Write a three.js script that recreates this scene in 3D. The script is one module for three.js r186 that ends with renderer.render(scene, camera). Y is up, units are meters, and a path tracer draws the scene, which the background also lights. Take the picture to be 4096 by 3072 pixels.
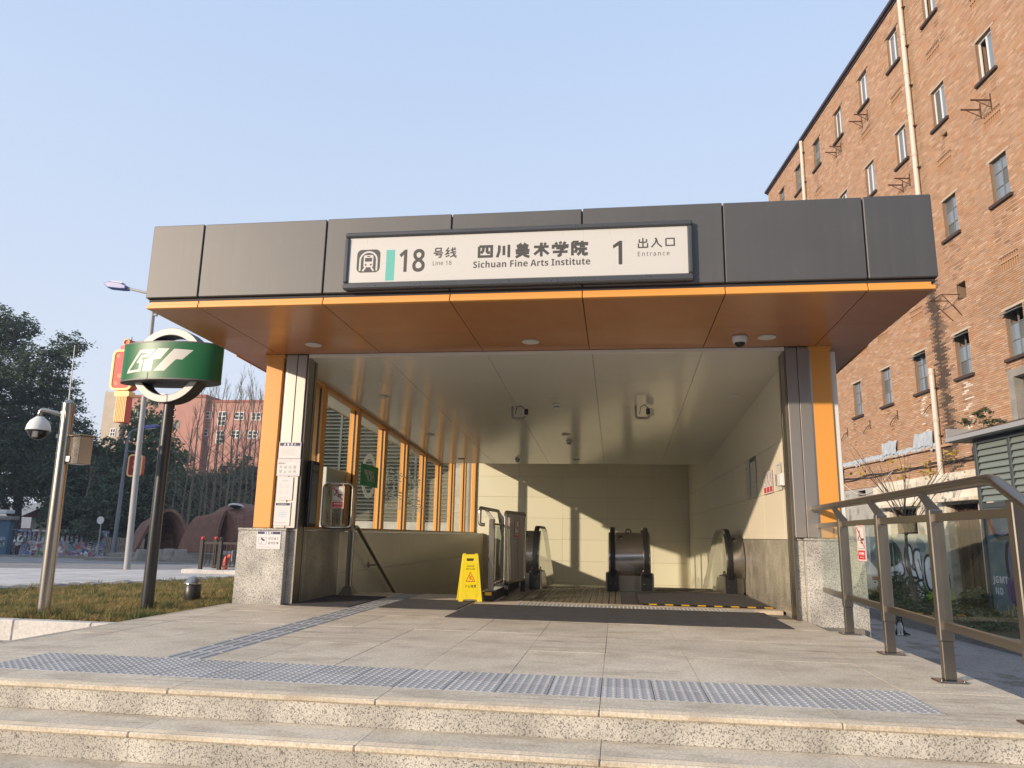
import * as THREE from 'three';
import { mergeGeometries } from 'three/addons/utils/BufferGeometryUtils.js';
import { MarchingCubes } from 'three/addons/objects/MarchingCubes.js';
import { createNoise2D } from 'simplex-noise';

// ---------------------------------------------------------------- camera, sky, sun, exposure
const scene = new THREE.Scene();
const camera = new THREE.PerspectiveCamera(54.8, 1024 / 768, 0.05, 900);
camera.position.set(0, 0.9, 0);
camera.rotation.order = 'YXZ';
camera.rotation.set(0.2008, 0.14166, 0.01909);
const renderer = new THREE.WebGLRenderer({ antialias: true });
renderer.setSize(1024, 768);
renderer.toneMapping = THREE.LinearToneMapping;
renderer.toneMappingExposure = 1.22;
renderer.shadowMap.enabled = true;
const SUN = new THREE.Vector3(-1.04, 0.37, 1).normalize();
{
  const W = 512, H = 256, d = new Float32Array(W * H * 4);
  const stops = [[-1, [0.62, 0.66, 0.72]], [-0.02, [0.74, 0.78, 0.86]], [0.0, [0.76, 0.80, 0.88]], [0.1, [0.70, 0.76, 0.86]], [0.3, [0.59, 0.69, 0.86]], [0.62, [0.47, 0.605, 0.84]], [1, [0.39, 0.54, 0.80]]];
  for (let y = 0; y < H; y++) for (let x = 0; x < W; x++) {
    const el = ((y + 0.5) / H - 0.5) * Math.PI, az = ((x + 0.5) / W - 0.5) * 2 * Math.PI, s = Math.sin(el);
    let k = 0; while (k < stops.length - 2 && s > stops[k + 1][0]) k++;
    const t = Math.min(1, Math.max(0, (s - stops[k][0]) / (stops[k + 1][0] - stops[k][0])));
    const dx = Math.cos(el) * Math.cos(az), dz = Math.cos(el) * Math.sin(az);
    const hz = 1 + 0.012 * Math.sin(az * 3 + 4 * s) * Math.cos(s * 9 + az) + 0.008 * Math.sin(az * 7 - s * 14), c = Math.max(0, dx * SUN.x + s * SUN.y + dz * SUN.z), halo = el > -0.05 ? 0.35 * Math.pow(c, 3) + 0.6 * Math.pow(c, 20) : 0;
    for (let i = 0; i < 3; i++) d[(y * W + x) * 4 + i] = 0.9 * hz * (stops[k][1][i] * (1 - t) + stops[k + 1][1][i] * t + halo * [1, 0.86, 0.66][i]);
    d[(y * W + x) * 4 + 3] = 1;
  }
  const sky = new THREE.DataTexture(d, W, H, THREE.RGBAFormat, THREE.FloatType);
  sky.mapping = THREE.EquirectangularReflectionMapping; sky.magFilter = THREE.LinearFilter; sky.needsUpdate = true;
  scene.background = sky; scene.environment = sky;
}
const sun = new THREE.DirectionalLight(new THREE.Color().setRGB(1, 0.81, 0.62), 4.5);
sun.position.copy(SUN).multiplyScalar(150).add(new THREE.Vector3(0, 0, -14));
sun.target.position.set(0, 0, -14);
sun.castShadow = true; sun.shadow.mapSize.set(4096, 4096); sun.shadow.radius = 1.6;
Object.assign(sun.shadow.camera, { left: -70, right: 70, top: 70, bottom: -70, near: 1, far: 400 });
scene.add(sun, sun.target);

// ---------------------------------------------------------------- helpers
let seed = 7;
const rnd = () => { seed = (seed + 0x6d2b79f5) | 0; let t = Math.imul(seed ^ (seed >>> 15), 1 | seed); t = (t + Math.imul(t ^ (t >>> 7), 61 | t)) ^ t; return ((t ^ (t >>> 14)) >>> 0) / 4294967296; };
const rr = (a, b) => a + (b - a) * rnd();
const noise = createNoise2D(rnd);
const V3 = (x, y, z) => new THREE.Vector3(x, y, z);
const used = new Map();
const numbered = (n) => { const k = used.get(n) ?? 0; used.set(n, k + 1); return k ? n + '_' + String(k).padStart(3, '0') : n; };
function uvm(g) {                                    // uv in metres from the dominant axis of each face
  if (g.index) g = g.toNonIndexed();
  g.computeVertexNormals === undefined;
  const p = g.attributes.position, n = p.count, uv = new Float32Array(n * 2), a = V3(), b = V3(), c = V3();
  for (let i = 0; i < n; i += 3) {
    a.fromBufferAttribute(p, i); b.fromBufferAttribute(p, i + 1); c.fromBufferAttribute(p, i + 2);
    const m = b.clone().sub(a).cross(c.clone().sub(a)), x = Math.abs(m.x), y = Math.abs(m.y), z = Math.abs(m.z);
    for (let k = 0; k < 3; k++) {
      const q = [a, b, c][k];
      const [u, v] = y >= x && y >= z ? [q.x, -q.z] : x >= z ? [-q.z, q.y] : [q.x, q.y];
      uv[(i + k) * 2] = u; uv[(i + k) * 2 + 1] = v;
    }
  }
  g.setAttribute('uv', new THREE.BufferAttribute(uv, 2));
  if (!g.attributes.normal) g.computeVertexNormals();
  return g;
}
const clean = (g) => { if (g.index) g = g.toNonIndexed(); for (const k of Object.keys(g.attributes)) if (!['position', 'normal', 'uv'].includes(k)) g.deleteAttribute(k); if (!g.attributes.uv) g = uvm(g); return g; };
const join = (gs) => { const l = gs.flat().map(clean); return l.length === 1 ? l[0] : mergeGeometries(l); };
function hexa(P) {                                   // P: 8 corners, bottom ring 0-3, top ring 4-7, flat shaded
  const f = [[0, 3, 2, 1], [4, 5, 6, 7], [0, 1, 5, 4], [1, 2, 6, 5], [2, 3, 7, 6], [3, 0, 4, 7]], pos = [];
  for (const [a, b, c, d] of f) for (const i of [a, b, c, a, c, d]) pos.push(...P[i]);
  const g = new THREE.BufferGeometry(); g.setAttribute('position', new THREE.Float32BufferAttribute(pos, 3)); g.computeVertexNormals();
  return uvm(g);
}
const bx = (x0, x1, y0, y1, z0, z1) => hexa([[x0, y0, z1], [x1, y0, z1], [x1, y0, z0], [x0, y0, z0], [x0, y1, z1], [x1, y1, z1], [x1, y1, z0], [x0, y1, z0]]);
function cb(x0, x1, y0, y1, z0, z1, c = 0.006) {      // box with chamfered edges
  const X = [x0, x1], Y = [y0, y1], Z = [z0, z1], S = [1, -1], q = {}, pos = [];
  for (const i of [0, 1]) for (const j of [0, 1]) for (const k of [0, 1]) for (const a of [0, 1, 2])
    q[`${i}${j}${k}${a}`] = [X[i] + (a === 0 ? 0 : c * S[i]), Y[j] + (a === 1 ? 0 : c * S[j]), Z[k] + (a === 2 ? 0 : c * S[k])];
  const m = V3((x0 + x1) / 2, (y0 + y1) / 2, (z0 + z1) / 2);
  const tri = (A, B, C) => { const a = V3(...A), b = V3(...B), d = V3(...C), n = b.clone().sub(a).cross(d.clone().sub(a)); const o = a.clone().add(b).add(d).divideScalar(3).sub(m).dot(n) > 0; pos.push(...A, ...(o ? B : C), ...(o ? C : B)); };
  const quad = (A, B, C, D) => { tri(A, B, C); tri(A, C, D); };
  for (const s of [0, 1]) {
    quad(q[`${s}000`], q[`${s}100`], q[`${s}110`], q[`${s}010`]);
    quad(q[`0${s}01`], q[`1${s}01`], q[`1${s}11`], q[`0${s}11`]);
    quad(q[`00${s}2`], q[`10${s}2`], q[`11${s}2`], q[`01${s}2`]);
    for (const t of [0, 1]) {
      quad(q[`0${s}${t}1`], q[`1${s}${t}1`], q[`1${s}${t}2`], q[`0${s}${t}2`]);
      quad(q[`${s}0${t}0`], q[`${s}1${t}0`], q[`${s}1${t}2`], q[`${s}0${t}2`]);
      quad(q[`${s}${t}00`], q[`${s}${t}10`], q[`${s}${t}11`], q[`${s}${t}01`]);
      for (const u of [0, 1]) tri(q[`${s}${t}${u}0`], q[`${s}${t}${u}1`], q[`${s}${t}${u}2`]);
    }
  }
  const g = new THREE.BufferGeometry(); g.setAttribute('position', new THREE.Float32BufferAttribute(pos, 3)); g.computeVertexNormals();
  return uvm(g);
}
const slabz = (x0, x1, z0, z1, yf, th) => hexa([[x0, yf(z1), z1], [x1, yf(z1), z1], [x1, yf(z0), z0], [x0, yf(z0), z0], [x0, yf(z1) + th, z1], [x1, yf(z1) + th, z1], [x1, yf(z0) + th, z0], [x0, yf(z0) + th, z0]]);
function cyl(a, b, r0, r1 = r0, seg = 12, open = false) {
  const A = V3(...a), B = V3(...b), d = B.clone().sub(A), L = d.length(), g = new THREE.CylinderGeometry(r1, r0, L, seg, 1, open);
  g.translate(0, L / 2, 0); g.applyQuaternion(new THREE.Quaternion().setFromUnitVectors(V3(0, 1, 0), d.normalize())); g.translate(...a);
  return g;
}
function tube(pts, r, seg = 8, n, closed = false, tension = 0) {
  const P = pts.map((p) => V3(...p));
  let c;
  if (tension === 0) { c = new THREE.CurvePath(); const Q = closed ? [...P, P[0]] : P; for (let i = 0; i < Q.length - 1; i++) c.add(new THREE.LineCurve3(Q[i], Q[i + 1])); }
  else c = new THREE.CatmullRomCurve3(P, closed, 'catmullrom', tension);
  return new THREE.TubeGeometry(c, n ?? pts.length * 6, r, seg, closed);
}
function fillet(pts, rad, closed = false, k = 5) {      // polyline with rounded corners
  const P = pts.map((p) => V3(...p)), out = [], N = P.length;
  for (let i = 0; i < N; i++) {
    if (!closed && (i === 0 || i === N - 1)) { out.push(P[i].toArray()); continue; }
    const a = P[(i + N - 1) % N], b = P[i], c = P[(i + 1) % N], u = a.clone().sub(b), v = c.clone().sub(b), d = Math.min(rad, u.length() / 2, v.length() / 2);
    u.normalize().multiplyScalar(d).add(b); v.normalize().multiplyScalar(d).add(b);
    for (let j = 0; j <= k; j++) { const t = j / k; out.push(u.clone().multiplyScalar((1 - t) * (1 - t)).add(b.clone().multiplyScalar(2 * t * (1 - t))).add(v.clone().multiplyScalar(t * t)).toArray()); }
  }
  return out;
}
function sweep(pts, r, seg = 10, closed = false) {       // round bar along a polyline, mitred at the joints
  const P = pts.map((p) => V3(...p)), n = P.length, pos = [], idx = [];
  let up = V3(0, 1, 0), prev = null;
  for (let i = 0; i < n; i++) {
    const a = P[closed ? (i + n - 1) % n : Math.max(0, i - 1)], b = P[closed ? (i + 1) % n : Math.min(n - 1, i + 1)], t = b.clone().sub(a).normalize();
    if (!prev) { prev = Math.abs(t.y) > 0.9 ? V3(1, 0, 0) : V3(0, 1, 0); }
    const s = prev.clone().cross(t).normalize(), q = t.clone().cross(s).normalize(); prev = q;
    for (let k = 0; k < seg; k++) { const g = k / seg * 2 * Math.PI, v = P[i].clone().addScaledVector(s, Math.cos(g) * r).addScaledVector(q, Math.sin(g) * r); pos.push(v.x, v.y, v.z); }
  }
  const m = closed ? n : n - 1;
  for (let i = 0; i < m; i++) for (let k = 0; k < seg; k++) { const A = i * seg + k, B = i * seg + (k + 1) % seg, C = ((i + 1) % n) * seg + k, D = ((i + 1) % n) * seg + (k + 1) % seg; idx.push(A, B, C, B, D, C); }
  if (!closed) for (const [o, f] of [[0, 1], [(n - 1) * seg, 0]]) for (let k = 1; k < seg - 1; k++) idx.push(o, o + (f ? k + 1 : k), o + (f ? k : k + 1));
  const g = new THREE.BufferGeometry(); g.setAttribute('position', new THREE.Float32BufferAttribute(pos, 3)); g.setIndex(idx); g.computeVertexNormals();
  return g;
}
function extr(pts, depth, bevel = 0, holes = []) {       // polygon in xy extruded along +z
  const s = new THREE.Shape(pts.map((p) => new THREE.Vector2(...p))); for (const h of holes) s.holes.push(new THREE.Path(h.map((p) => new THREE.Vector2(...p))));
  return new THREE.ExtrudeGeometry(s, { depth, bevelEnabled: bevel > 0, bevelThickness: bevel, bevelSize: bevel, bevelSegments: 2, curveSegments: 10 });
}
const sph = (x, y, z, r, sx = 1, sy = 1, sz = 1, w = 14, h = 10) => { const g = new THREE.SphereGeometry(r, w, h); g.scale(sx, sy, sz); g.translate(x, y, z); return g; };
const mv = (g, x, y, z, ry = 0, rx = 0, rz = 0) => { if (rz) g.rotateZ(rz); if (rx) g.rotateX(rx); if (ry) g.rotateY(ry); g.translate(x, y, z); return g; };
function lathe(prof, x, y, z, seg = 24) { const g = new THREE.LatheGeometry(prof.map((p) => new THREE.Vector2(...p)), seg); g.translate(x, y, z); return g; }

function tag(o, label, category, group, kind) { if (label) o.userData.label = label; if (category) o.userData.category = category; if (group) o.userData.group = group; if (kind) o.userData.kind = kind; return o; }
function thing(name, label, category, pos = [0, 0, 0], ry = 0, group) { const o = new THREE.Group(); o.name = numbered(name); o.position.set(...pos); o.rotation.y = ry; tag(o, label, category, group); scene.add(o); return o; }
function part(name, gs, mat, parent, label) {
  const g = join([gs]); if (parent.off) g.translate(-parent.off[0], -parent.off[1], -parent.off[2]);
  const m = new THREE.Mesh(g, mat); m.off = parent.off; m.name = name; m.castShadow = m.receiveShadow = true; if (label) m.userData.label = label; parent.add(m); return m;
}
function shared(name, g, mat, parent, x = 0, y = 0, z = 0) { const m = new THREE.Mesh(g, mat); m.name = name; m.castShadow = m.receiveShadow = true; m.position.set(x, y, z); parent.add(m); return m; }
function struct(name, gs, mat) { const m = part(numbered(name), gs, mat, scene); m.userData.kind = 'structure'; return m; }
function structGroup(name) { const o = new THREE.Group(); o.name = numbered(name); o.userData.kind = 'structure'; scene.add(o); return o; }
function dup(o, pos, ry = 0, label, scale) { const c = o.clone(); c.name = numbered(o.name.replace(/_\d{3}$/, '')); c.position.set(...pos); c.rotation.y = ry; if (scale) c.scale.set(...(Array.isArray(scale) ? scale : [scale, scale, scale])); c.userData = { ...o.userData }; if (label) c.userData.label = label; scene.add(c); return c; }
// a thing whose parts are given in world coordinates; the group stands at the thing's base
function at(name, label, category, pos, group) { const o = thing(name, label, category, pos, 0, group); o.off = pos; return o; }
const quad = (a, b, c, d) => { const g = new THREE.BufferGeometry(); g.setAttribute('position', new THREE.Float32BufferAttribute([...a, ...b, ...c, ...a, ...c, ...d], 3)); g.computeVertexNormals(); return uvm(g); };
// ---------------------------------------------------------------- textures and materials
const hash = (x, y, s) => { let h = Math.imul(x, 374761393) + Math.imul(y, 668265263) + Math.imul(s, 1442695041); h = Math.imul(h ^ (h >>> 13), 1274126177); return ((h ^ (h >>> 16)) >>> 0) / 4294967296; };
function vn(u, v, per, s) {                           // tileable value noise, per cells over the tile
  const x = u * per, y = v * per, xi = Math.floor(x), yi = Math.floor(y), fx = x - xi, fy = y - yi, sx = fx * fx * (3 - 2 * fx), sy = fy * fy * (3 - 2 * fy), m = (a) => ((a % per) + per) % per;
  const a = hash(m(xi), m(yi), s), b = hash(m(xi + 1), m(yi), s), c = hash(m(xi), m(yi + 1), s), d = hash(m(xi + 1), m(yi + 1), s);
  return a + (b - a) * sx + (c - a) * sy + (a - b - c + d) * sx * sy;
}
const fbm = (u, v, per, oct, s = 1) => { let t = 0, w = 0, k = 1; for (let i = 0; i < oct; i++) { t += vn(u, v, per, s + i) * k; w += k; k *= 0.5; per *= 2; } return t / w; };
const clamp = (x, a = 0, b = 1) => Math.min(b, Math.max(a, x));
const mix = (a, b, t) => a.map((x, i) => x + (b[i] - x) * t);
function dtex(n, fn, metres = 1, srgb = true, ny = n) {
  const d = new Uint8Array(n * ny * 4);
  for (let y = 0; y < ny; y++) for (let x = 0; x < n; x++) { const c = fn((x + 0.5) / n, (y + 0.5) / ny), o = (y * n + x) * 4; for (let i = 0; i < 3; i++) d[o + i] = clamp(Array.isArray(c) ? c[i] : c, 0, 255); d[o + 3] = 255; }
  const t = new THREE.DataTexture(d, n, ny, THREE.RGBAFormat); t.wrapS = t.wrapT = THREE.RepeatWrapping; t.magFilter = THREE.LinearFilter; t.minFilter = THREE.LinearMipmapLinearFilter; t.generateMipmaps = true;
  const r = Array.isArray(metres) ? metres : [metres, metres]; t.repeat.set(1 / r[0], 1 / r[1]); if (srgb) t.colorSpace = THREE.SRGBColorSpace; t.needsUpdate = true; return t;
}
function ctex(w, h, draw) {
  const c = document.createElement('canvas'); c.width = w; c.height = h; const x = c.getContext('2d'); draw(x, w, h);
  const t = new THREE.CanvasTexture(c); t.colorSpace = THREE.SRGBColorSpace; t.wrapS = t.wrapT = THREE.ClampToEdgeWrapping; t.magFilter = THREE.LinearFilter; return t;
}
const lin = (r, g, b) => new THREE.Color().setRGB(r, g, b);
const std = (o) => new THREE.MeshStandardMaterial({ side: THREE.DoubleSide, ...o });
const phy = (o) => new THREE.MeshPhysicalMaterial({ side: THREE.DoubleSide, ...o });
const speck = (dark, mid, lite, per, s) => (u, v) => {
  const a = vn(u, v, per, s), b = vn(u, v, per * 2, s + 3), c = fbm(u, v, 6, 3, s + 9), k = a * 0.65 + b * 0.35;
  let col = k < 0.36 ? mix(dark, mid, clamp((k - 0.2) / 0.16)) : k < 0.6 ? mix(mid, lite, clamp((k - 0.36) / 0.2)) : lite;
  return col.map((x) => x * (0.80 + 0.38 * c));
};
const T = {
  granite: dtex(1024, speck([88, 86, 82], [156, 152, 144], [184, 180, 170], 290, 11), 1.5),
  granitePale: dtex(1024, speck([62, 62, 60], [144, 142, 137], [184, 181, 173], 250, 21), 1.3),
  pave: dtex(1024, (u, v) => { const a = vn(u, v, 300, 5), b = fbm(u, v, 4, 5, 31), s = fbm(u, v * 1.0, 9, 4, 77), st = clamp((vn(u, v * 1, 3, 55) * 0.5 + fbm(u * 1, v * 6 % 1, 8, 3, 91) - 0.82) * 3); return mix(mix([212, 200, 180], [192, 180, 160], clamp(b * 2 - 0.5)), [152, 138, 120], clamp((s - 0.52) * 2) * 0.55 + st * 0.45).map((x) => x * (0.9 + 0.2 * a)); }, 2.2),
  plaster: dtex(1024, (u, v) => { const a = fbm(u, v, 5, 5, 3), b = fbm(u, v * 1, 30, 3, 8), d = clamp((fbm(u, v, 7, 5, 40) - 0.56) * 6); return mix(mix([214, 208, 196], [188, 180, 166], a), [120, 108, 92], d * 0.55 + clamp(b - 0.62)); }, 3),
  concrete: dtex(512, (u, v) => { const a = fbm(u, v, 6, 6, 13), b = vn(u, v, 128, 4); return mix([150, 147, 140], [116, 112, 105], a).map((x) => x * (0.92 + 0.16 * b)); }, 2),
  asphalt: dtex(1024, (u, v) => { const a = vn(u, v, 256, 4), b = fbm(u, v, 3, 6, 50), c = clamp((fbm(u, v, 8, 5, 71) - 0.58) * 8); return mix(mix([148, 145, 142], [126, 122, 118], b), [94, 87, 80], c * 0.6).map((x) => x * (0.82 + 0.36 * a)); }, 4),
  paleStone: dtex(1024, (u, v) => { const a = fbm(u, v, 6, 5, 17), b = vn(u, v, 200, 9), s = fbm(u * 1, v, 12, 4, 23); return mix([212, 208, 202], [182, 177, 170], clamp(a * 1.6 - 0.3)).map((x) => x * (0.93 + 0.1 * b) * (s > 0.62 ? 0.93 : 1)); }, 4),
  mat: dtex(256, (u, v) => { const a = vn(u, v, 128, 2), b = fbm(u, v, 4, 4, 6); return [66, 64, 64].map((x) => x * (0.55 + 0.75 * a) * (0.85 + 0.3 * b)); }, 0.5),
  soil: dtex(512, (u, v) => { const a = fbm(u, v, 10, 5, 15), b = vn(u, v, 128, 33); return mix([112, 100, 58], [74, 70, 38], a).map((x) => x * (0.75 + 0.5 * b)); }, 1.5),
  render: dtex(512, (u, v) => { const a = fbm(u, v, 8, 5, 61), b = vn(u, v, 160, 5); return [255, 255, 255].map((x) => x * (0.86 + 0.1 * a + 0.06 * b)); }, 6),
  bark: dtex(256, (u, v) => { const a = fbm(u, v, 8, 5, 19); return mix([128, 118, 104], [74, 66, 56], a); }, 0.6),
  brushV: dtex(512, (u, v) => { const a = vn(u, 0.5, 256, 3), b = fbm(u, v, 5, 4, 44); return [0, 90 + 60 * a + 60 * b, 0]; }, 0.6, false),
  smudge: dtex(512, (u, v) => { const a = fbm(u, v, 5, 5, 14), b = vn(u, v, 90, 2); return [0, 130 + 90 * a + 12 * b, 0]; }, 1.4, false),
  streak: dtex(512, (u, v) => { const a = fbm(u, 0.3, 64, 3, 12), b = fbm(u, v, 6, 4, 18), c = clamp((fbm(u, v * 1, 24, 3, 27) - 0.62) * 4) * a; return [238, 237, 233].map((x) => x * (0.86 + 0.1 * a * b * 2 + 0.14 * c)); }, 2.3),
  bump: dtex(512, (u, v) => { const a = fbm(u, v, 40, 4, 8); const g = 255 * a; return [g, g, g]; }, 0.7, false),
};
const panelTone = (r, g, b, n = 0.04) => [0, 1, 2].map((i) => { const k = 1 + (i - 1) * n; return [r * k, g * k, b * k]; });
const M = {
  granite: std({ map: T.granite, roughness: 0.7 }),
  granitePale: std({ map: T.granitePale, roughness: 0.55 }),
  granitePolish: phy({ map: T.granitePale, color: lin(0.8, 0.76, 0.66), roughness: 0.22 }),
  pave: [1, 0.95, 1.04].map((k) => std({ map: T.pave, color: lin(k, k, k * 0.99), roughness: 0.82, bumpMap: T.bump, bumpScale: 0.0012 })),
  tactile: [1, 0.93, 1.06].map((k) => std({ color: lin(0.375 * k, 0.37 * k, 0.36 * k), roughness: 0.9 })),
  joint: std({ color: lin(0.2, 0.18, 0.15), roughness: 0.95 }),
  concrete: std({ map: T.concrete, roughness: 0.9 }),
  asphalt: std({ map: T.asphalt, roughness: 0.9, bumpMap: T.bump, bumpScale: 0.003 }),
  paleStone: std({ map: T.paleStone, roughness: 0.8 }),
  fascia: panelTone(0.05, 0.0495, 0.05).map((c) => phy({ color: lin(...c), map: T.streak, roughness: 0.58, ior: 1.95 })),
  fasciaDark: std({ color: lin(0.025, 0.025, 0.027), roughness: 0.7 }),
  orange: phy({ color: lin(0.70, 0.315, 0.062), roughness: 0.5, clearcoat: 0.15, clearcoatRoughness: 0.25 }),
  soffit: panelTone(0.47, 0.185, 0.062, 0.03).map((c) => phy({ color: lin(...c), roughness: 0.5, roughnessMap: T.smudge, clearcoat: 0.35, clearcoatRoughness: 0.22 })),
  ceiling: panelTone(0.74, 0.72, 0.64, 0.012).map((c) => phy({ color: lin(...c), roughness: 0.55, clearcoat: 0.65, clearcoatRoughness: 0.14 })),
  wall: panelTone(0.72, 0.655, 0.51, 0.015).map((c) => phy({ color: lin(...c), roughness: 0.6, clearcoat: 0.35, clearcoatRoughness: 0.18 })),
  steel: phy({ color: lin(0.40, 0.375, 0.345), metalness: 1, roughness: 0.56 }),
  railSteel: phy({ color: lin(0.30, 0.27, 0.235), metalness: 0.95, roughness: 0.46, roughnessMap: T.smudge }),
  steelBright: std({ color: lin(0.44, 0.395, 0.34), metalness: 1, roughness: 0.26 }),
  steelDull: std({ color: lin(0.30, 0.27, 0.235), metalness: 1, roughness: 0.5, roughnessMap: T.smudge }),
  steelRust: std({ color: lin(0.10, 0.045, 0.024), metalness: 0.1, roughness: 0.8, roughnessMap: T.smudge }),
  black: std({ color: lin(0.012, 0.012, 0.013), roughness: 0.5 }),
  rubber: phy({ color: lin(0.01, 0.01, 0.011), roughness: 0.38 }),
  blackGloss: phy({ color: lin(0.012, 0.012, 0.014), roughness: 0.12 }),
  mat: std({ map: T.mat, roughness: 0.98, bumpMap: T.bump, bumpScale: 0.004 }),
  glass: phy({ color: lin(0.88, 0.95, 0.91), transmission: 1, thickness: 0, roughness: 0.02, ior: 1.5 }),
  glassDark: phy({ color: lin(0.62, 0.70, 0.64), transmission: 1, thickness: 0, roughness: 0.03, ior: 1.5 }),
  white: std({ color: lin(0.68, 0.68, 0.66), roughness: 0.45 }),
  lampWhite: std({ color: lin(0.68, 0.67, 0.62), roughness: 0.5 }),
  yellow: phy({ color: lin(0.88, 0.70, 0.02), roughness: 0.38 }),
  hazard: std({ color: lin(0.80, 0.48, 0.03), roughness: 0.6 }),
  red: std({ color: lin(0.50, 0.035, 0.025), roughness: 0.5 }),
  redBright: std({ color: lin(0.62, 0.07, 0.035), roughness: 0.5 }),
  gold: std({ color: lin(0.85, 0.52, 0.16), roughness: 0.45 }),
  green: phy({ color: lin(0.012, 0.10, 0.045), roughness: 0.28, clearcoat: 0.4, clearcoatRoughness: 0.1 }),
  signWhite: phy({ color: lin(0.50, 0.495, 0.465), roughness: 0.4 }),
  stickerGreen: phy({ color: lin(0.04, 0.30, 0.13), roughness: 0.9, transmission: 0.45, thickness: 0 }),
  stickerWhite: phy({ color: lin(0.75, 0.75, 0.7), roughness: 0.9, transmission: 0.45, thickness: 0 }),
  poleGrey: std({ color: lin(0.30, 0.305, 0.31), roughness: 0.5 }),
  poleDark: std({ color: lin(0.16, 0.18, 0.21), roughness: 0.5 }),
  blueLamp: std({ color: lin(0.09, 0.12, 0.32), roughness: 0.4 }),
  louvre: std({ color: lin(0.07, 0.082, 0.078), roughness: 0.55, metalness: 0.2 }),
  dark: std({ color: lin(0.02, 0.02, 0.02), roughness: 0.9 }),
  bark: std({ map: T.bark, roughness: 0.95 }),
  barkPale: std({ map: T.bark, color: lin(1.25, 1.3, 1.32), roughness: 0.95 }),
};

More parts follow.
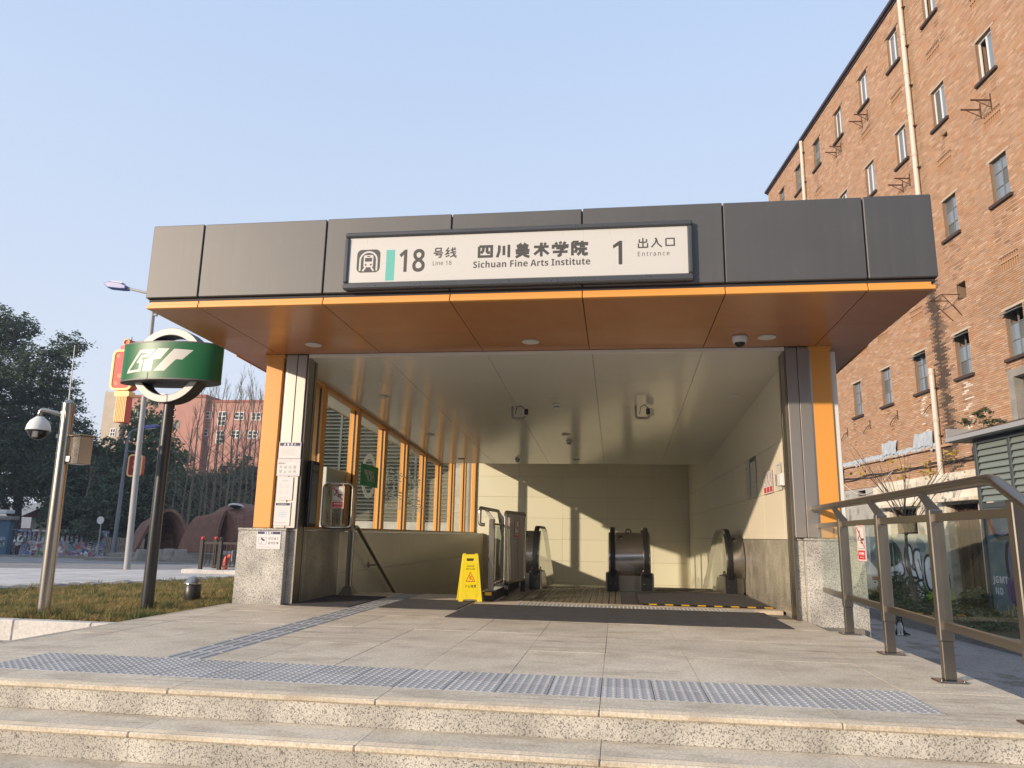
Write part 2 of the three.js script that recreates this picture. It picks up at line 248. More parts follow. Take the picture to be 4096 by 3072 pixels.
// ---------------------------------------------------------------- hand-drawn characters (strokes on a 100 x 100 square)
const GLYPH = {
  四: '12,18 88,18 88,90;12,18 12,90;12,82 88,82;38,18 36,45 24,62;60,18 60,52 66,58 78,58', 川: '22,14 22,50 10,90;50,18 50,78;80,12 80,92',
  美: '32,6 40,18;68,6 60,18;14,22 86,22;18,36 82,36;8,51 92,51;50,22 50,51;10,68 90,68;50,56 42,78 10,94;52,70 66,84 92,94', 术: '6,32 94,32;50,6 50,94;47,34 34,58 8,80;53,34 66,56 94,80;66,10 78,20',
  学: '22,8 30,22;48,4 54,18;80,6 70,22;8,48 8,30 92,30 90,46;26,44 74,44 52,60;52,58 52,86 46,92 34,90;6,68 94,68', 院: '10,10 36,10 22,38 36,52 30,70 20,68;10,10 10,94;66,4 68,16;42,34 42,20 94,20 94,34;52,36 84,36;42,54 96,54;58,54 56,74 40,92;74,54 74,86 82,90 92,88 94,76',
  出: '50,6 50,88;20,16 20,44 80,44;80,16 80,46;12,54 12,90 88,90;88,54 88,92', 入: '36,10 50,18 42,50 8,92;50,22 62,62 94,92', 口: '16,18 84,18 84,86;16,18 16,86;16,80 84,80',
  号: '26,10 74,10 74,36 26,36 26,10;8,52 92,52;38,52 32,68 78,68 72,90 52,90', 线: '30,6 10,34 32,36 8,64 38,58;6,88 38,76;46,30 92,22;44,54 94,44;62,6 66,50 78,80 92,92 94,78;90,58 70,80 44,92;78,8 86,16',
  温: '8,14 18,24;6,40 16,50;8,92 24,62;36,12 82,12 82,46 36,46 36,12;36,29 82,29;32,58 86,58 86,90;32,58 32,90;50,58 50,90;68,58 68,90;22,92 96,92', 馨: '8,12 46,12;27,4 27,24;12,24 44,24;14,34 42,34 42,46 14,46 14,34;60,6 56,24 88,24;58,32 86,34 60,50;62,36 90,50;6,56 94,56;50,48 50,64;48,58 20,72;52,58 82,72;28,74 74,74 74,96 28,96 28,74;28,85 74,85',
  提: '6,28 36,28;22,6 22,88 12,86;6,60 36,48;46,10 88,10 88,42 46,42 46,10;46,26 88,26;40,54 96,54;68,54 68,88;68,70 90,70;54,62 48,80 38,94;50,80 70,92 96,92', 示: '22,16 78,16;8,40 92,40;50,40 50,90 38,88;28,54 12,80;70,54 90,80',
  车: '12,18 88,18;42,4 22,46 84,46;6,68 94,68;54,30 54,96', 站: '20,6 26,18;4,26 44,26;14,38 18,66;36,36 30,66;2,76 46,68;70,4 70,52;70,28 96,28;52,52 90,52 90,92 52,92 52,52',
  范: '6,18 94,18;34,6 34,28;66,6 66,28;12,38 22,46;8,58 18,66;10,92 28,66;42,40 84,40 84,62 74,60;42,40 42,84 50,90 88,90 92,74', 围: '12,8 88,8 88,94 12,94 12,8;28,26 72,26;28,42 72,42;28,58 70,58 68,74 60,72;50,16 50,84',
  禁: '6,18 46,18;26,4 26,46;26,20 8,40;26,20 44,36;54,18 94,18;74,4 74,46;74,20 56,40;74,20 94,38;24,54 76,54;8,66 92,66;50,66 50,94 40,92;30,74 16,90;68,74 84,90', 止: '50,8 50,88;50,42 84,42;22,36 22,88;6,88 94,88',
  涂: '10,12 20,22;6,38 16,48;8,90 26,62;64,6 36,40;64,8 94,38;46,42 82,42;36,58 92,58;64,42 64,92 54,90;48,68 38,82;78,68 90,82', 鸦: '6,14 44,14;30,14 30,84 20,82;12,30 10,46 46,46;28,50 6,74;72,4 66,14;58,16 88,16 86,38 78,36;58,16 58,54 92,54 90,86 82,90;68,28 74,34;52,70 80,70',
  您: '26,4 8,34;18,24 18,58;44,6 34,26;40,18 90,18 84,30;62,20 62,54 54,52;46,32 38,46;74,30 88,46;12,70 8,88;32,64 34,88 44,92 68,90 70,78;48,62 56,74;78,64 92,82', 已: '14,12 80,12 80,46;14,46 80,46;18,30 18,82 28,90 84,90 88,70',
  进: '10,10 22,22;4,40 22,40 22,72;22,72 6,90;22,74 40,88 96,90;34,28 94,28;32,52 96,52;50,8 50,52 40,76;76,8 76,80', 监: '18,8 18,44;38,4 38,48;60,4 48,34;56,20 92,20;66,30 76,42;16,58 84,58 84,92;16,58 16,92;38,58 38,92;62,58 62,92;4,92 96,92',
  控: '6,28 36,28;22,6 22,88 12,86;6,60 38,48;66,4 68,14;44,30 44,18 94,18 94,30;60,28 48,44;76,28 92,42;50,54 90,54;70,54 70,90;42,90 96,90', 区: '90,12 12,12 12,90 92,90;32,26 76,74;74,24 30,76',
  域: '4,32 34,32;18,8 18,76;4,84 36,70;36,22 96,22;44,36 64,36 64,60 44,60 44,36;38,80 68,70;72,6 76,54 86,84 94,88 96,74;90,42 74,70 54,92;82,8 90,16', 小: '50,6 50,90 36,86;28,32 10,66;72,32 92,66', 心: '16,44 10,76;34,24 36,80 46,90 72,88 76,70;48,14 60,32;74,30 90,56',
  地: '4,34 36,34;20,8 20,76;4,84 38,70;40,44 90,28 88,64 76,62;66,6 66,72;50,22 50,82 58,90 92,88 94,72', 滑: '10,12 20,22;6,38 16,48;8,90 26,62;44,6 80,6 80,34;44,6 44,34;62,20 80,20;62,20 62,34;32,50 32,36 94,36 94,50;44,50 80,50 80,92 70,90;44,50 44,94;44,63 80,63;44,76 80,76',
  请: '12,8 22,20;4,38 22,38 22,82 36,70;40,14 94,14;44,28 90,28;36,42 98,42;68,4 68,42;48,54 86,54 86,92 76,90;48,54 48,96;48,67 86,67;48,80 86,80', 勿: '30,6 8,46;24,24 90,24 80,88 62,86;50,26 18,74;70,26 34,90',
  翻: '40,4 10,12;6,26 48,26;28,10 28,48;28,26 8,46;28,26 46,44;10,54 44,54 44,92 10,92 10,54;10,73 44,73;28,54 28,92;54,12 72,12 72,50;54,46 72,36;78,12 96,12 96,50;78,46 96,36;54,58 72,58 72,94;54,90 72,80;78,58 96,58 96,94', 越: '8,20 44,20;26,6 26,40;4,40 48,40;28,40 28,84;28,60 46,60;14,54 4,88;10,80 40,92 96,92;52,26 94,26;54,26 54,70 68,60;74,8 78,54 90,76 94,62;92,36 62,74;84,10 92,18',
  恭: '10,16 90,16;34,6 34,34;66,6 66,34;4,34 96,34;32,38 10,56;68,38 92,56;50,48 50,86 42,84;28,62 18,78;66,58 72,66;82,62 90,78', 新: '28,4 32,12;8,16 50,16;18,22 22,32;40,22 36,32;4,36 54,36;8,52 52,52;30,36 30,94;28,54 10,74;32,54 50,70;88,6 62,14;62,14 60,60 50,92;62,40 98,40;80,40 80,96', 中: '14,24 86,24 86,62 14,62 14,24;50,4 50,96',
};
function cn(x, text, px, py, size, w, gap = 0.08, vertical = false) {
  x.lineWidth = w; x.lineCap = 'butt'; x.lineJoin = 'miter';
  [...text].forEach((ch, i) => {
    const ox = px + (vertical ? 0 : i * size * (1 + gap)), oy = py + (vertical ? i * size * (1 + gap) : 0);
    for (const st of GLYPH[ch].split(';')) { x.beginPath(); st.split(' ').forEach((p, j) => { const [a, b] = p.split(',').map(Number); x[j ? 'lineTo' : 'moveTo'](ox + a * size / 100, oy + b * size / 100); }); x.stroke(); }
  });
}
// flat printed sheet: a thin plate whose front carries the print, the other faces plain
function sheet(name, w, h, th, draw, res, parent, mat = {}) {
  const t = ctex(Math.round(w * res), Math.round(h * res), draw), g = new THREE.PlaneGeometry(w, h); g.translate(0, 0, th / 2 + 0.0015);
  const back = part(name + '_backing', bx(-w / 2, w / 2, -h / 2, h / 2, -th / 2, th / 2), mat.edge ?? M.white, parent);
  const m = new THREE.Mesh(g, std({ map: t, roughness: mat.roughness ?? 0.5, side: THREE.FrontSide })); m.name = name; m.castShadow = m.receiveShadow = true; parent.add(m);
  return m;
}
// ---------------------------------------------------------------- ground, plaza, steps
const FALL = [[-400, -0.62], [3.2, -0.62], [4.3, -0.36], [10, -0.36], [12.5, -0.27], [24, -0.5], [42, -1.0], [54, -1.6], [100, -1.6], [160, 2], [400, 14]];
function gy(x, z) {
  const d = -z; let k = 0; while (k < FALL.length - 2 && d > FALL[k + 1][0]) k++;
  const [d0, y0] = FALL[k], [d1, y1] = FALL[k + 1]; let y = y0 + (y1 - y0) * clamp((d - d0) / (d1 - d0));
  if (x > 2.43) y = d > 60 ? y : -1.3;
  if (x > -4.73 && x < 2.43 && z < -3 && z > -9.4) y = -0.75;
  if (x > -4.73 && x < 2.43 && z <= -9.4 && z > -23.4) y = -6;
  return y;
}
{
  const xs = [-400, -260, -180, -130, -100, -80, -65, -55, -48, -42, -37, -32, -28, -24, -20, -17, -14.5, -12.5, -10.5, -8.8, -7, -5.6, -4.75, -4.71, -2, 0, 2.41, 2.45, 4, 6, 8, 11, 15, 20, 30, 50, 80, 120, 200, 400];
  const zs = [80, 30, 12, 5, 0, -2.98, -3.02, -4.3, -5.5, -7, -9.38, -9.42, -11, -13, -16, -19, -22, -23.38, -23.42, -26, -29, -32, -36, -40, -42, -45, -50, -54, -59.9, -60.1, -70, -85, -100, -130, -160, -240, -400];
  const pos = [], idx = [], uv = [];
  for (const z of zs) for (const x of xs) { pos.push(x, gy(x, z), z); uv.push(x, -z); }
  for (let j = 0; j < zs.length - 1; j++) for (let i = 0; i < xs.length - 1; i++) { const a = j * xs.length + i, b = a + 1, c = a + xs.length, d = c + 1; idx.push(a, b, c, b, d, c); }
  const g = new THREE.BufferGeometry(); g.setAttribute('position', new THREE.Float32BufferAttribute(pos, 3)); g.setAttribute('uv', new THREE.Float32BufferAttribute(uv, 2)); g.setIndex(idx); g.computeVertexNormals();
  struct('ground', g.toNonIndexed(), M.asphalt);
}
function patch(A, B, C, D, nu, nv, yf) {               // bilinear sheet between four xz corners
  const pos = [], uv = [], idx = [];
  for (let j = 0; j <= nv; j++) for (let i = 0; i <= nu; i++) { const u = i / nu, v = j / nv, x = (A[0] * (1 - u) + B[0] * u) * (1 - v) + (D[0] * (1 - u) + C[0] * u) * v, z = (A[1] * (1 - u) + B[1] * u) * (1 - v) + (D[1] * (1 - u) + C[1] * u) * v; pos.push(x, yf(x, z), z); uv.push(x, -z); }
  for (let j = 0; j < nv; j++) for (let i = 0; i < nu; i++) { const a = j * (nu + 1) + i; idx.push(a, a + 1, a + nu + 1, a + 1, a + nu + 2, a + nu + 1); }
  const g = new THREE.BufferGeometry(); g.setAttribute('position', new THREE.Float32BufferAttribute(pos, 3)); g.setAttribute('uv', new THREE.Float32BufferAttribute(uv, 2)); g.setIndex(idx); g.computeVertexNormals();
  return g.toNonIndexed();
}
{
  const plaza = structGroup('plaza');
  const G = 0.0013;                                    // half a joint
  part('bed', [bx(-4.70, 2.39, -1.45, -0.05, -9.0, -4.24), bx(-4.70, 2.7, -0.4, -0.05, -11.4, -9.0), bx(-1.95, 2.13, -0.35, -0.05, -13.85, -11.4)], M.joint, plaza);
  const cols = [[-4.72, -4.37], [-4.37, -3.76], [-3.76, -3.21], [-2.90, -2.54], [-2.54, -1.93], [-1.93, -1.32], [-1.32, -0.71], [-0.71, -0.1], [-0.1, 0.52], [0.52, 1.13], [1.13, 1.74], [1.74, 2.40]];
  const rows = [-5.13, -6.17, -7.21, -8.27, -9.30, -10.34, -11.38];
  let k = 0;
  const slab = (x0, x1, z0, z1, m) => part('paving_slab', cb(x0 + G, x1 - G, -0.1, rr(-0.0012, 0.0012), z1 + G, z0 - G, 0.0015), m ?? M.pave[(k++ * 7 + (k >> 2)) % 3], plaza);
  for (const [x0, x1] of cols) for (let r = 0; r < rows.length - 1; r++) {
    if (x0 > 1.7 && r > 3) continue;
    if (x0 > -1.95 && r === 5) continue;
    slab(x0, x1 > 2.3 && r >= 3 ? 2.13 : x1, rows[r], r === 3 && x0 < -4.0 ? -9.0 : rows[r + 1]);
  }
  slab(-4.72, -4.085, -4.52, -5.13); slab(1.74, 2.40, -4.52, -5.13);
  for (const [a, b] of [[-1.93, -0.71], [-0.71, 0.52], [0.52, 2.12]]) slab(a, b, -10.34, -10.595);
  slab(-1.93, -1.67, -10.6, -11.38);
  // tactile tiles: raised domes along the top step, bars in the guiding strip
  const frust = (x, z, r0, r1, h, seg) => { const g = new THREE.CylinderGeometry(r1, r0, h, seg); g.translate(x, h / 2, z); return g; };
  const tile = (w, d) => cb(-w / 2 + 0.002, w / 2 - 0.002, -0.08, 0.002, -d / 2 + 0.002, d / 2 - 0.002, 0.002);
  const dome = [tile(0.306, 0.305)]; for (let i = 0; i < 6; i++) for (let j = 0; j < 6; j++) dome.push(frust(-0.1275 + i * 0.051, -0.1275 + j * 0.051, 0.0165, 0.0095, 0.006, 8));
  const domeG = join(dome), bar = [tile(0.31, 0.305)];
  for (let i = 0; i < 4; i++) bar.push(cb(-0.118 + i * 0.079 - 0.017, -0.118 + i * 0.079 + 0.017, 0, 0.006, -0.138, 0.138, 0.003));
  const barG = join(bar);
  const tact = structGroup('tactile_paving');
  for (let i = 0; i < 19; i++) for (let j = 0; j < 2; j++) shared('warning_tile', domeG, M.tactile[(i * 5 + j * 2) % 3], tact, -4.085 + 0.153 + i * 0.3065, 0, -4.52 - 0.1525 - j * 0.305);
  for (let i = 0; i < 20; i++) shared('guiding_tile', barG, M.tactile[(i * 2) % 3], tact, -3.055, 0, -5.135 - 0.1525 - i * 0.305);
  for (let i = 0; i < 10; i++) shared('warning_tile', domeG, M.tactile[(i * 2 + 1) % 3], tact, -1.17 + i * 0.3065, 0.002, -10.13);
  // steps
  const steps = structGroup('steps');
  part('core', [0, 1, 2, 3].map((i) => bx(-4.70, 2.38, -1.4, -0.148 * i - 0.05, -4.6 + 0.34 * i, -4.225 + 0.34 * i)), M.concrete, steps);
  const xj = [-4.72, -3.77, -2.55, -1.32, -0.1, 1.12, 2.40];
  for (let i = 0; i < 4; i++) {
    const y = -0.148 * i, zn = -4.185 + 0.34 * i, zb = i ? zn - 0.355 : -4.52;
    for (let q = 0; q < xj.length - 1; q++) {
      const x0 = xj[q] + G + (i === 1 ? 0.01 : 0), x1 = xj[q + 1] - G + (i === 1 ? 0.01 : 0), e = rr(-0.0015, 0.0015);
      const g = [cb(x0, x1, y - 0.03, y + e, zb + G, zn - 0.075, 0.002)];
      for (let s = 0; s < 3; s++) g.push(cb(x0, x1, y - 0.03, y + e, zn - 0.072 + s * 0.013, zn - 0.062 + s * 0.013, 0.0015));
      g.push(cb(x0, x1, y - 0.03, y + e, zn - 0.0325, zn, 0.007), bx(x0, x1, y - 0.032, y - 0.006, zb + G, zn - 0.01));
      part('tread', g, M.pave[(q * 2 + i) % 3], steps);
      part('riser', cb(x0 - 0.002, x1 + 0.002, y - 0.150, y - 0.032, zn - 0.05, zn - 0.016, 0.002), M.granite, steps);
    }
  }
  // grooved drain edge along the plaza's open side
  const kerb = structGroup('plaza_edge');
  for (let i = 0; i < 5; i++) { const z0 = -4.52 - i * 0.9, z1 = Math.max(-9.0, z0 - 0.9); part('edge_stone', [cb(-4.80, -4.775, -0.16, 0.0, z1 + G, z0 - G, 0.003), cb(-4.77, -4.757, -0.16, 0.0, z1 + G, z0 - G, 0.002), cb(-4.752, -4.725, -0.16, 0, z1 + G, z0 - G, 0.003), bx(-4.795, -4.73, -0.17, -0.006, z1 + G, z0 - G)], M.pave[i % 3], kerb); }
}
const lawnY = (x, z) => -0.15 - 0.10 * clamp((-7 - x) / 3) - 0.09 * clamp((-z - 12) / 6);
const edgeX = (z) => -11.1 + (-z - 12.5) * 0.25;
{
  struct('lawn_soil', patch([-4.79, -7.98], [-12.3, -7.98], [edgeX(-20) , -20], [-4.79, -20], 12, 16, lawnY), std({ map: T.soil, roughness: 1 }));
  // grass
  const blade = (h, w, a, l) => { const c = Math.cos(a), s = Math.sin(a), p = [], q = (k, y, o) => [o * c * k + l * c * o * 0 + Math.sin(a) * l * (y / h) * (y / h), y, o * s * k * 1 + Math.cos(a) * l * (y / h) * (y / h)]; const A = q(w, 0, -1), B = q(w, 0, 1), C = q(w * 0.7, h * 0.55, 1), D = q(w * 0.7, h * 0.55, -1), E = q(0, h, 0); for (const t of [[A, B, C], [A, C, D], [D, C, E]]) for (const v of t) p.push(...v); const g = new THREE.BufferGeometry(); g.setAttribute('position', new THREE.Float32BufferAttribute(p, 3)); g.computeVertexNormals(); return g; };
  const tuft = join(Array.from({ length: 9 }, () => { const g = blade(rr(0.03, 0.075), rr(0.0022, 0.004), rr(0, 6.3), rr(0.005, 0.06)); g.translate(rr(-0.035, 0.035), 0, rr(-0.035, 0.035)); return g; }));
  const N = 26000, im = new THREE.InstancedMesh(tuft, phy({ color: 0xffffff, roughness: 0.9, transmission: 0.25, thickness: 0 }), N), m4 = new THREE.Matrix4(), q = new THREE.Quaternion(), col = new THREE.Color();
  for (let i = 0; i < N; i++) {
    let x, z; do { z = -8.02 - Math.pow(rnd(), 1.5) * 11; x = rr(edgeX(z), -4.83); } while (rnd() < 0.0);
    const n1 = noise(x * 0.9, z * 0.9), n2 = noise(x * 3 + 9, z * 3), big = n2 > 0.62 || (z > -8.2 && n2 > 0.1), h = (0.75 + 0.45 * rnd()) * (big ? 1.9 : 1);
    q.setFromAxisAngle(V3(0, 1, 0), rr(0, 6.3)); m4.compose(V3(x, lawnY(x, z) - 0.004, z), q, V3(1.2, h, 1.2)); im.setMatrixAt(i, m4);
    const g = clamp(0.22 + 0.45 * n1 + (big ? 0.5 : 0) + rr(-0.2, 0.2)); col.setRGB(0.36 * (1 - g) + 0.09 * g, 0.265 * (1 - g) + 0.115 * g, 0.085 * (1 - g) + 0.025 * g); im.setColorAt(i, col);
  }
  im.name = 'lawn_grass'; im.castShadow = im.receiveShadow = true; scene.add(tag(im, 'dry mown grass of the lawn beside the plaza', 'grass', null, 'stuff'));
  // kerbs
  const k1 = structGroup('lawn_kerb'); for (let i = 0; i < 7; i++) { const x1 = -4.81 - i * 0.95, x0 = x1 - 0.945; part('kerb_stone', cb(x0, x1, -0.5, -0.142 + rr(-0.003, 0.003), -7.98, -7.82, 0.012), M.paleStone, k1); }
  const k2 = structGroup('pavement_kerb');
  for (let i = 0; i < 14; i++) { const z1 = -5.5 - i * 1.02, z0 = z1 - 1.01, a = edgeX(z1), b = edgeX(z0), y = (z) => gy(-12, z) + 0.075; part('kerb_stone', hexa([[a - 0.16, -0.6, z1], [a, -0.6, z1], [b, -0.6, z0], [b - 0.16, -0.6, z0], [a - 0.16, y(z1), z1], [a - 0.01, y(z1), z1], [b - 0.01, y(z0), z0], [b - 0.16, y(z0), z0]]), M.concrete, k2); }
  const rocks = structGroup('rubble_edge');
  for (let i = 0; i < 26; i++) { const z = -10 - i * 0.38, x = edgeX(z) + rr(0.1, 0.25), g = new THREE.DodecahedronGeometry(rr(0.12, 0.24), 0); g.scale(1, 0.42, 1.5); g.rotateY(rr(0, 3)); g.translate(x, lawnY(x, z) + 0.02, z); part('stone', g, M.concrete, rocks); }
  struct('pavement', patch([edgeX(2) - 0.16, 2], [edgeX(-19.8) - 0.16, -19.8], [-8.0, -25.6], [-44, -8.3], 20, 26, (x, z) => gy(x, z) + 0.07), M.paleStone);
  struct('pavement', patch([-52, -45.5], [-29, -43.6], [-28.5, -44.6], [-53, -58], 14, 6, (x, z) => gy(x, z) + 0.14), M.concrete);
  const fk = structGroup('road_kerb'); for (let i = 0; i < 22; i++) { const t0 = i / 22, t1 = (i + 0.985) / 22, P = (t) => [-52 + 23 * t, -45.5 + 1.9 * t], a = P(t0), b = P(t1), y = gy(a[0], a[1]); part('kerb_stone', hexa([[a[0], y - 0.2, a[1] + 0.16], [b[0], y - 0.2, b[1] + 0.16], [b[0], y - 0.2, b[1]], [a[0], y - 0.2, a[1]], [a[0], y + 0.145, a[1] + 0.16], [b[0], y + 0.145, b[1] + 0.16], [b[0], y + 0.145, b[1]], [a[0], y + 0.145, a[1]]]), M.concrete, fk); }
  const paint = std({ color: lin(0.6, 0.59, 0.55), roughness: 0.8 });
  struct('road_marking', [patch([-40, -34], [-14, -27.5], [-14, -27.65], [-40, -34.18], 12, 1, (x, z) => gy(x, z) + 0.006), patch([-46, -38], [-16, -31], [-16, -31.15], [-46, -38.18], 12, 1, (x, z) => gy(x, z) + 0.006)], paint);
}
// ---------------------------------------------------------------- station entrance building
const eaveY = (z) => z >= -9.09 ? 3.2 + 0.0187 * (z + 9.09) : 3.2 + 0.04 * (z + 9.09);
const ceilY = (z) => z >= -18.1 ? 3.16 + 0.06 * (z + 9.09) : 2.62 + 0.14 * (-18.1 - z);
const XJ = [-5.06, -4.447, -3.04, -1.675, -0.32, 1.07, 2.386, 3.015], WX = -4.39, BZ = -22.9;
const CRT = [[[390, 742], [410, 680], [625, 383], [910, 375], [800, 498], [690, 500], [655, 540], [700, 540], [670, 722]], [[712, 720], [725, 545], [800, 530], [950, 370], [1142, 368], [1010, 535], [885, 540], [868, 718]], [[912, 720], [1215, 375], [1505, 388], [1355, 543], [1260, 540], [1090, 722]]];
const CRTHOLE = [[440, 695], [490, 640], [645, 435], [785, 430], [760, 460], [660, 470], [575, 585], [640, 590], [630, 690]];
{
  const e = at('metro_entrance', 'metro station entrance building with dark grey fascia and orange soffit and columns', 'station entrance', [-1, 0, -9.09]);
  // fascia
  part('fascia_frame', [bx(-5.03, 2.99, 3.31, 4.165, -7.2, -7.12), bx(-5.03, -4.95, 3.31, 4.165, -18.5, -7.2), bx(2.91, 2.99, 3.31, 4.165, -18.5, -7.2)], M.fasciaDark, e);
  for (let i = 0; i < 7; i++) part('fascia_panel', cb(XJ[i] + 0.006, XJ[i + 1] - 0.006, 3.347, 4.18 - 0.004 * ((i * 3) % 2), -7.12, -7.08, 0.008), M.fascia[(i * 2) % 3], e);
  for (let i = 0; i < 8; i++) for (const [a, b] of [[-5.06, -5.03], [2.99, 3.015]]) { const z1 = -7.121 - i * 1.42; part('fascia_panel', cb(a, b, 3.347, 4.18, Math.max(-18.5, z1 - 1.41), z1, 0.006), M.fascia[i % 3], e); }
  part('roof_slab', [slabz(-4.94, 2.9, -18.4, -7.21, (z) => 3.42, 0.72), bx(-4.6, 2.5, 3.42, 3.7, -23.3, -18.5)], M.concrete, e);
  // orange edge and soffit
  for (let i = 0; i < 7; i++) {
    const x0 = XJ[i] + (i ? 0.004 : 0.012), x1 = XJ[i + 1] - (i < 6 ? 0.004 : 0.03);
    part('soffit_edge', [cb(x0, x1, 3.234, 3.275, -7.16, -7.10, 0.004), cb(x0 + (i ? 0 : 0.03), x1 - (i < 6 ? 0 : 0.03), 3.272, 3.312, -7.18, -7.117, 0.004)], M.orange, e);
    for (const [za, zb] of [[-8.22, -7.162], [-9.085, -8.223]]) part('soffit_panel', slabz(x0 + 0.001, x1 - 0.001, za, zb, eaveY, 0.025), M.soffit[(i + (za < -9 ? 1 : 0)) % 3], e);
  }
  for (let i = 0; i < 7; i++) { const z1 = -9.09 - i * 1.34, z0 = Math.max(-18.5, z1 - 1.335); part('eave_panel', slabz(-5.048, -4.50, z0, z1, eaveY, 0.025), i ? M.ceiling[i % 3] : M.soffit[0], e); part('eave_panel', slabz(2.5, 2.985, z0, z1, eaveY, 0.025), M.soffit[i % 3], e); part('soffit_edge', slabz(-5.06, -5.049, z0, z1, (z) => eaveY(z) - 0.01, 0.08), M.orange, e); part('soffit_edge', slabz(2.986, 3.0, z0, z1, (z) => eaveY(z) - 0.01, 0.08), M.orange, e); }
  // columns on granite pedestals
  for (const s of [-1, 1]) {
    const c = s < 0 ? (x) => x : (x) => -2.0 - x + 0.0;      // mirror about the middle of the opening
    const q = (a, b) => [Math.min(c(a), c(b)), Math.max(c(a), c(b))];
    const f = (a, b, y0, y1, z0, z1, ch) => cb(...q(a, b), y0, y1, z0, z1, ch);
    const o = s > 0 ? 0.055 : 0; part('column', [f(-4.615 + o, -4.372 + o, 0.925, 3.205, -9.5, -9.10, 0.012), f(-4.63 + o, -4.36 + o, 3.16, 3.2, -9.5, -9.085, 0.004)], M.orange, e);
    const st = new THREE.CylinderGeometry(0.055, 0.055, 2.26, 12, 1, true, 0, Math.PI * 2); st.translate(c(-4.30), 0.93 + 1.13, -9.145);
    part('steel_panel', [st, f(-4.30, -4.178, 0.93, 3.19, -9.4, -9.09, 0.004), f(-4.355, -4.30, 0.93, 3.19, -9.4, -9.145, 0.002)], M.steel, e);
    part('steel_panel', f(-4.172, -4.045, 0.93, 3.19, -9.4, -9.092, 0.005), M.steel, e);
    part('shutter_channel', [f(-4.043, -4.018, 0, 3.19, -9.30, -9.12, 0.003), f(-4.043, -4.018, 0, 3.19, -9.40, -9.335, 0.003)], M.steelDull, e);
    part('shutter_slot', bx(...q(-4.07, -4.05), 0, 3.19, -9.335, -9.30), M.steelDull, e);
    const ped = part('pedestal', [f(-4.785, -4.14, s < 0 ? -0.02 : -1.4, 0.895, -9.5, -9.07, 0.006), f(-4.138, -4.046, 0, 0.895, -9.5, -9.16, 0.004)], M.granitePale, e);
    part('cap', [f(-4.79, -4.135, 0.898, 0.925, -9.5, -9.062, 0.004), f(-4.135, -4.045, 0.898, 0.923, -9.5, -9.15, 0.003)], M.granitePale, ped);
  }
  part('downpipe_cover', cb(2.562, 2.625, 0.93, 3.14, -9.3, -9.13, 0.006), M.lampWhite, e);
  part('lintel', bx(-4.02, 2.03, 3.15, 3.195, -9.12, -9.09), M.ceiling[1], e);
  // ceiling
  const cx = [WX, -2.99, -1.63, -0.285, 1.07, 2.13], cz = [-9.121, -10.48, -12.03, -13.6, -15.12, -16.58, -18.1, -20.4, BZ];
  for (let i = 0; i < 5; i++) for (let j = 0; j < cz.length - 1; j++) part('ceiling_panel', slabz(cx[i] + 0.003, cx[i + 1] - 0.003, cz[j + 1] + 0.003, cz[j] - 0.003, ceilY, 0.02), M.ceiling[(i * 2 + j) % 3], e);
  part('ceiling_frame', [slabz(-4.5, 2.5, -18.1, -9.3, (z) => ceilY(z) + 0.05, 0.03), slabz(-4.5, 2.5, BZ, -18.1, (z) => ceilY(z) + 0.05, 0.03)], M.concrete, e);
  const dl = join([(() => { const g = new THREE.CylinderGeometry(0.098, 0.104, 0.012, 28); return g; })(), mv(new THREE.CylinderGeometry(0.078, 0.078, 0.004, 24), 0, -0.007, 0)]);
  for (const [x, z] of [[-3.767, -8.62], [-1.015, -8.65], [1.742, -8.63]]) { const m = shared('downlight', dl, M.lampWhite, e, x + 1, eaveY(z) - 0.008, z + 9.09); m.rotation.x = -0.0187; }
  for (const [x, z] of [[-3.672, -11.25], [-0.962, -11.25], [1.756, -11.3], [-3.68, -14.37], [-0.965, -14.37], [-3.667, -17.41], [-0.935, -17.44]]) { const m = shared('downlight', dl, M.lampWhite, e, x + 1, ceilY(z) - 0.008, z + 9.09); m.rotation.x = -0.06; m.scale.set(0.82, 1, 0.82); }
  // right wall
  part('wall_core', [bx(2.16, 2.52, -5, 3.4, -23.2, -9.5), bx(-4.7, 2.5, -5, 3.7, -23.3, BZ - 0.04), bx(-4.72, -4.10, -5, 0.88, -23.2, -9.5), bx(-4.7, 2.5, -5.2, -5, -23.2, -9.6)], M.concrete, e);
  const rz = [-9.41, -10.05, -11.35, -12.62, -13.9, -15.4, -16.9, -18.4, -19.9, -21.4, BZ], ry = [0.905, 1.535, 2.16, 3.3];
  for (let i = 0; i < rz.length - 1; i++) {
    for (let j = 0; j < 3; j++) part('wall_panel', cb(2.128, 2.158, ry[j] + 0.002, ry[j + 1] - 0.002, rz[i + 1] + 0.002, rz[i] - 0.002, 0.003), M.wall[(i + 2 * j) % 3], e);
    if (i < 4) part('wainscot_slab', cb(2.118, 2.158, 0.0, 0.9, rz[i + 1] + 0.0015, rz[i] - 0.0015, 0.003), M.granitePolish, e);
    else for (let j = 0; j < 3; j++) part('wall_panel', cb(2.128, 2.158, -2.2 + j * 1.035, -1.17 + j * 1.035, rz[i + 1] + 0.002, rz[i] - 0.002, 0.003), M.wall[(i + j) % 3], e);
  }
  // back wall
  for (let i = 0; i < 5; i++) for (let j = 0; j < 9; j++) part('wall_panel', cb(cx[i] + (i ? 0.0015 : -0.1), cx[i + 1] - 0.0015, -2.36 + j * 0.63 + 0.002, -1.73 + j * 0.63 - 0.002, BZ - 0.035, BZ, 0.002), M.wall[(i * 2 + j) % 3], e);
  // low wall with ledge under the windows
  part('ledge', [bx(-4.72, -4.055, 0.905, 0.93, -10.74, -9.5), bx(-4.72, -4.055, 0.905, 0.93, BZ, -10.745)], M.granitePolish, e);
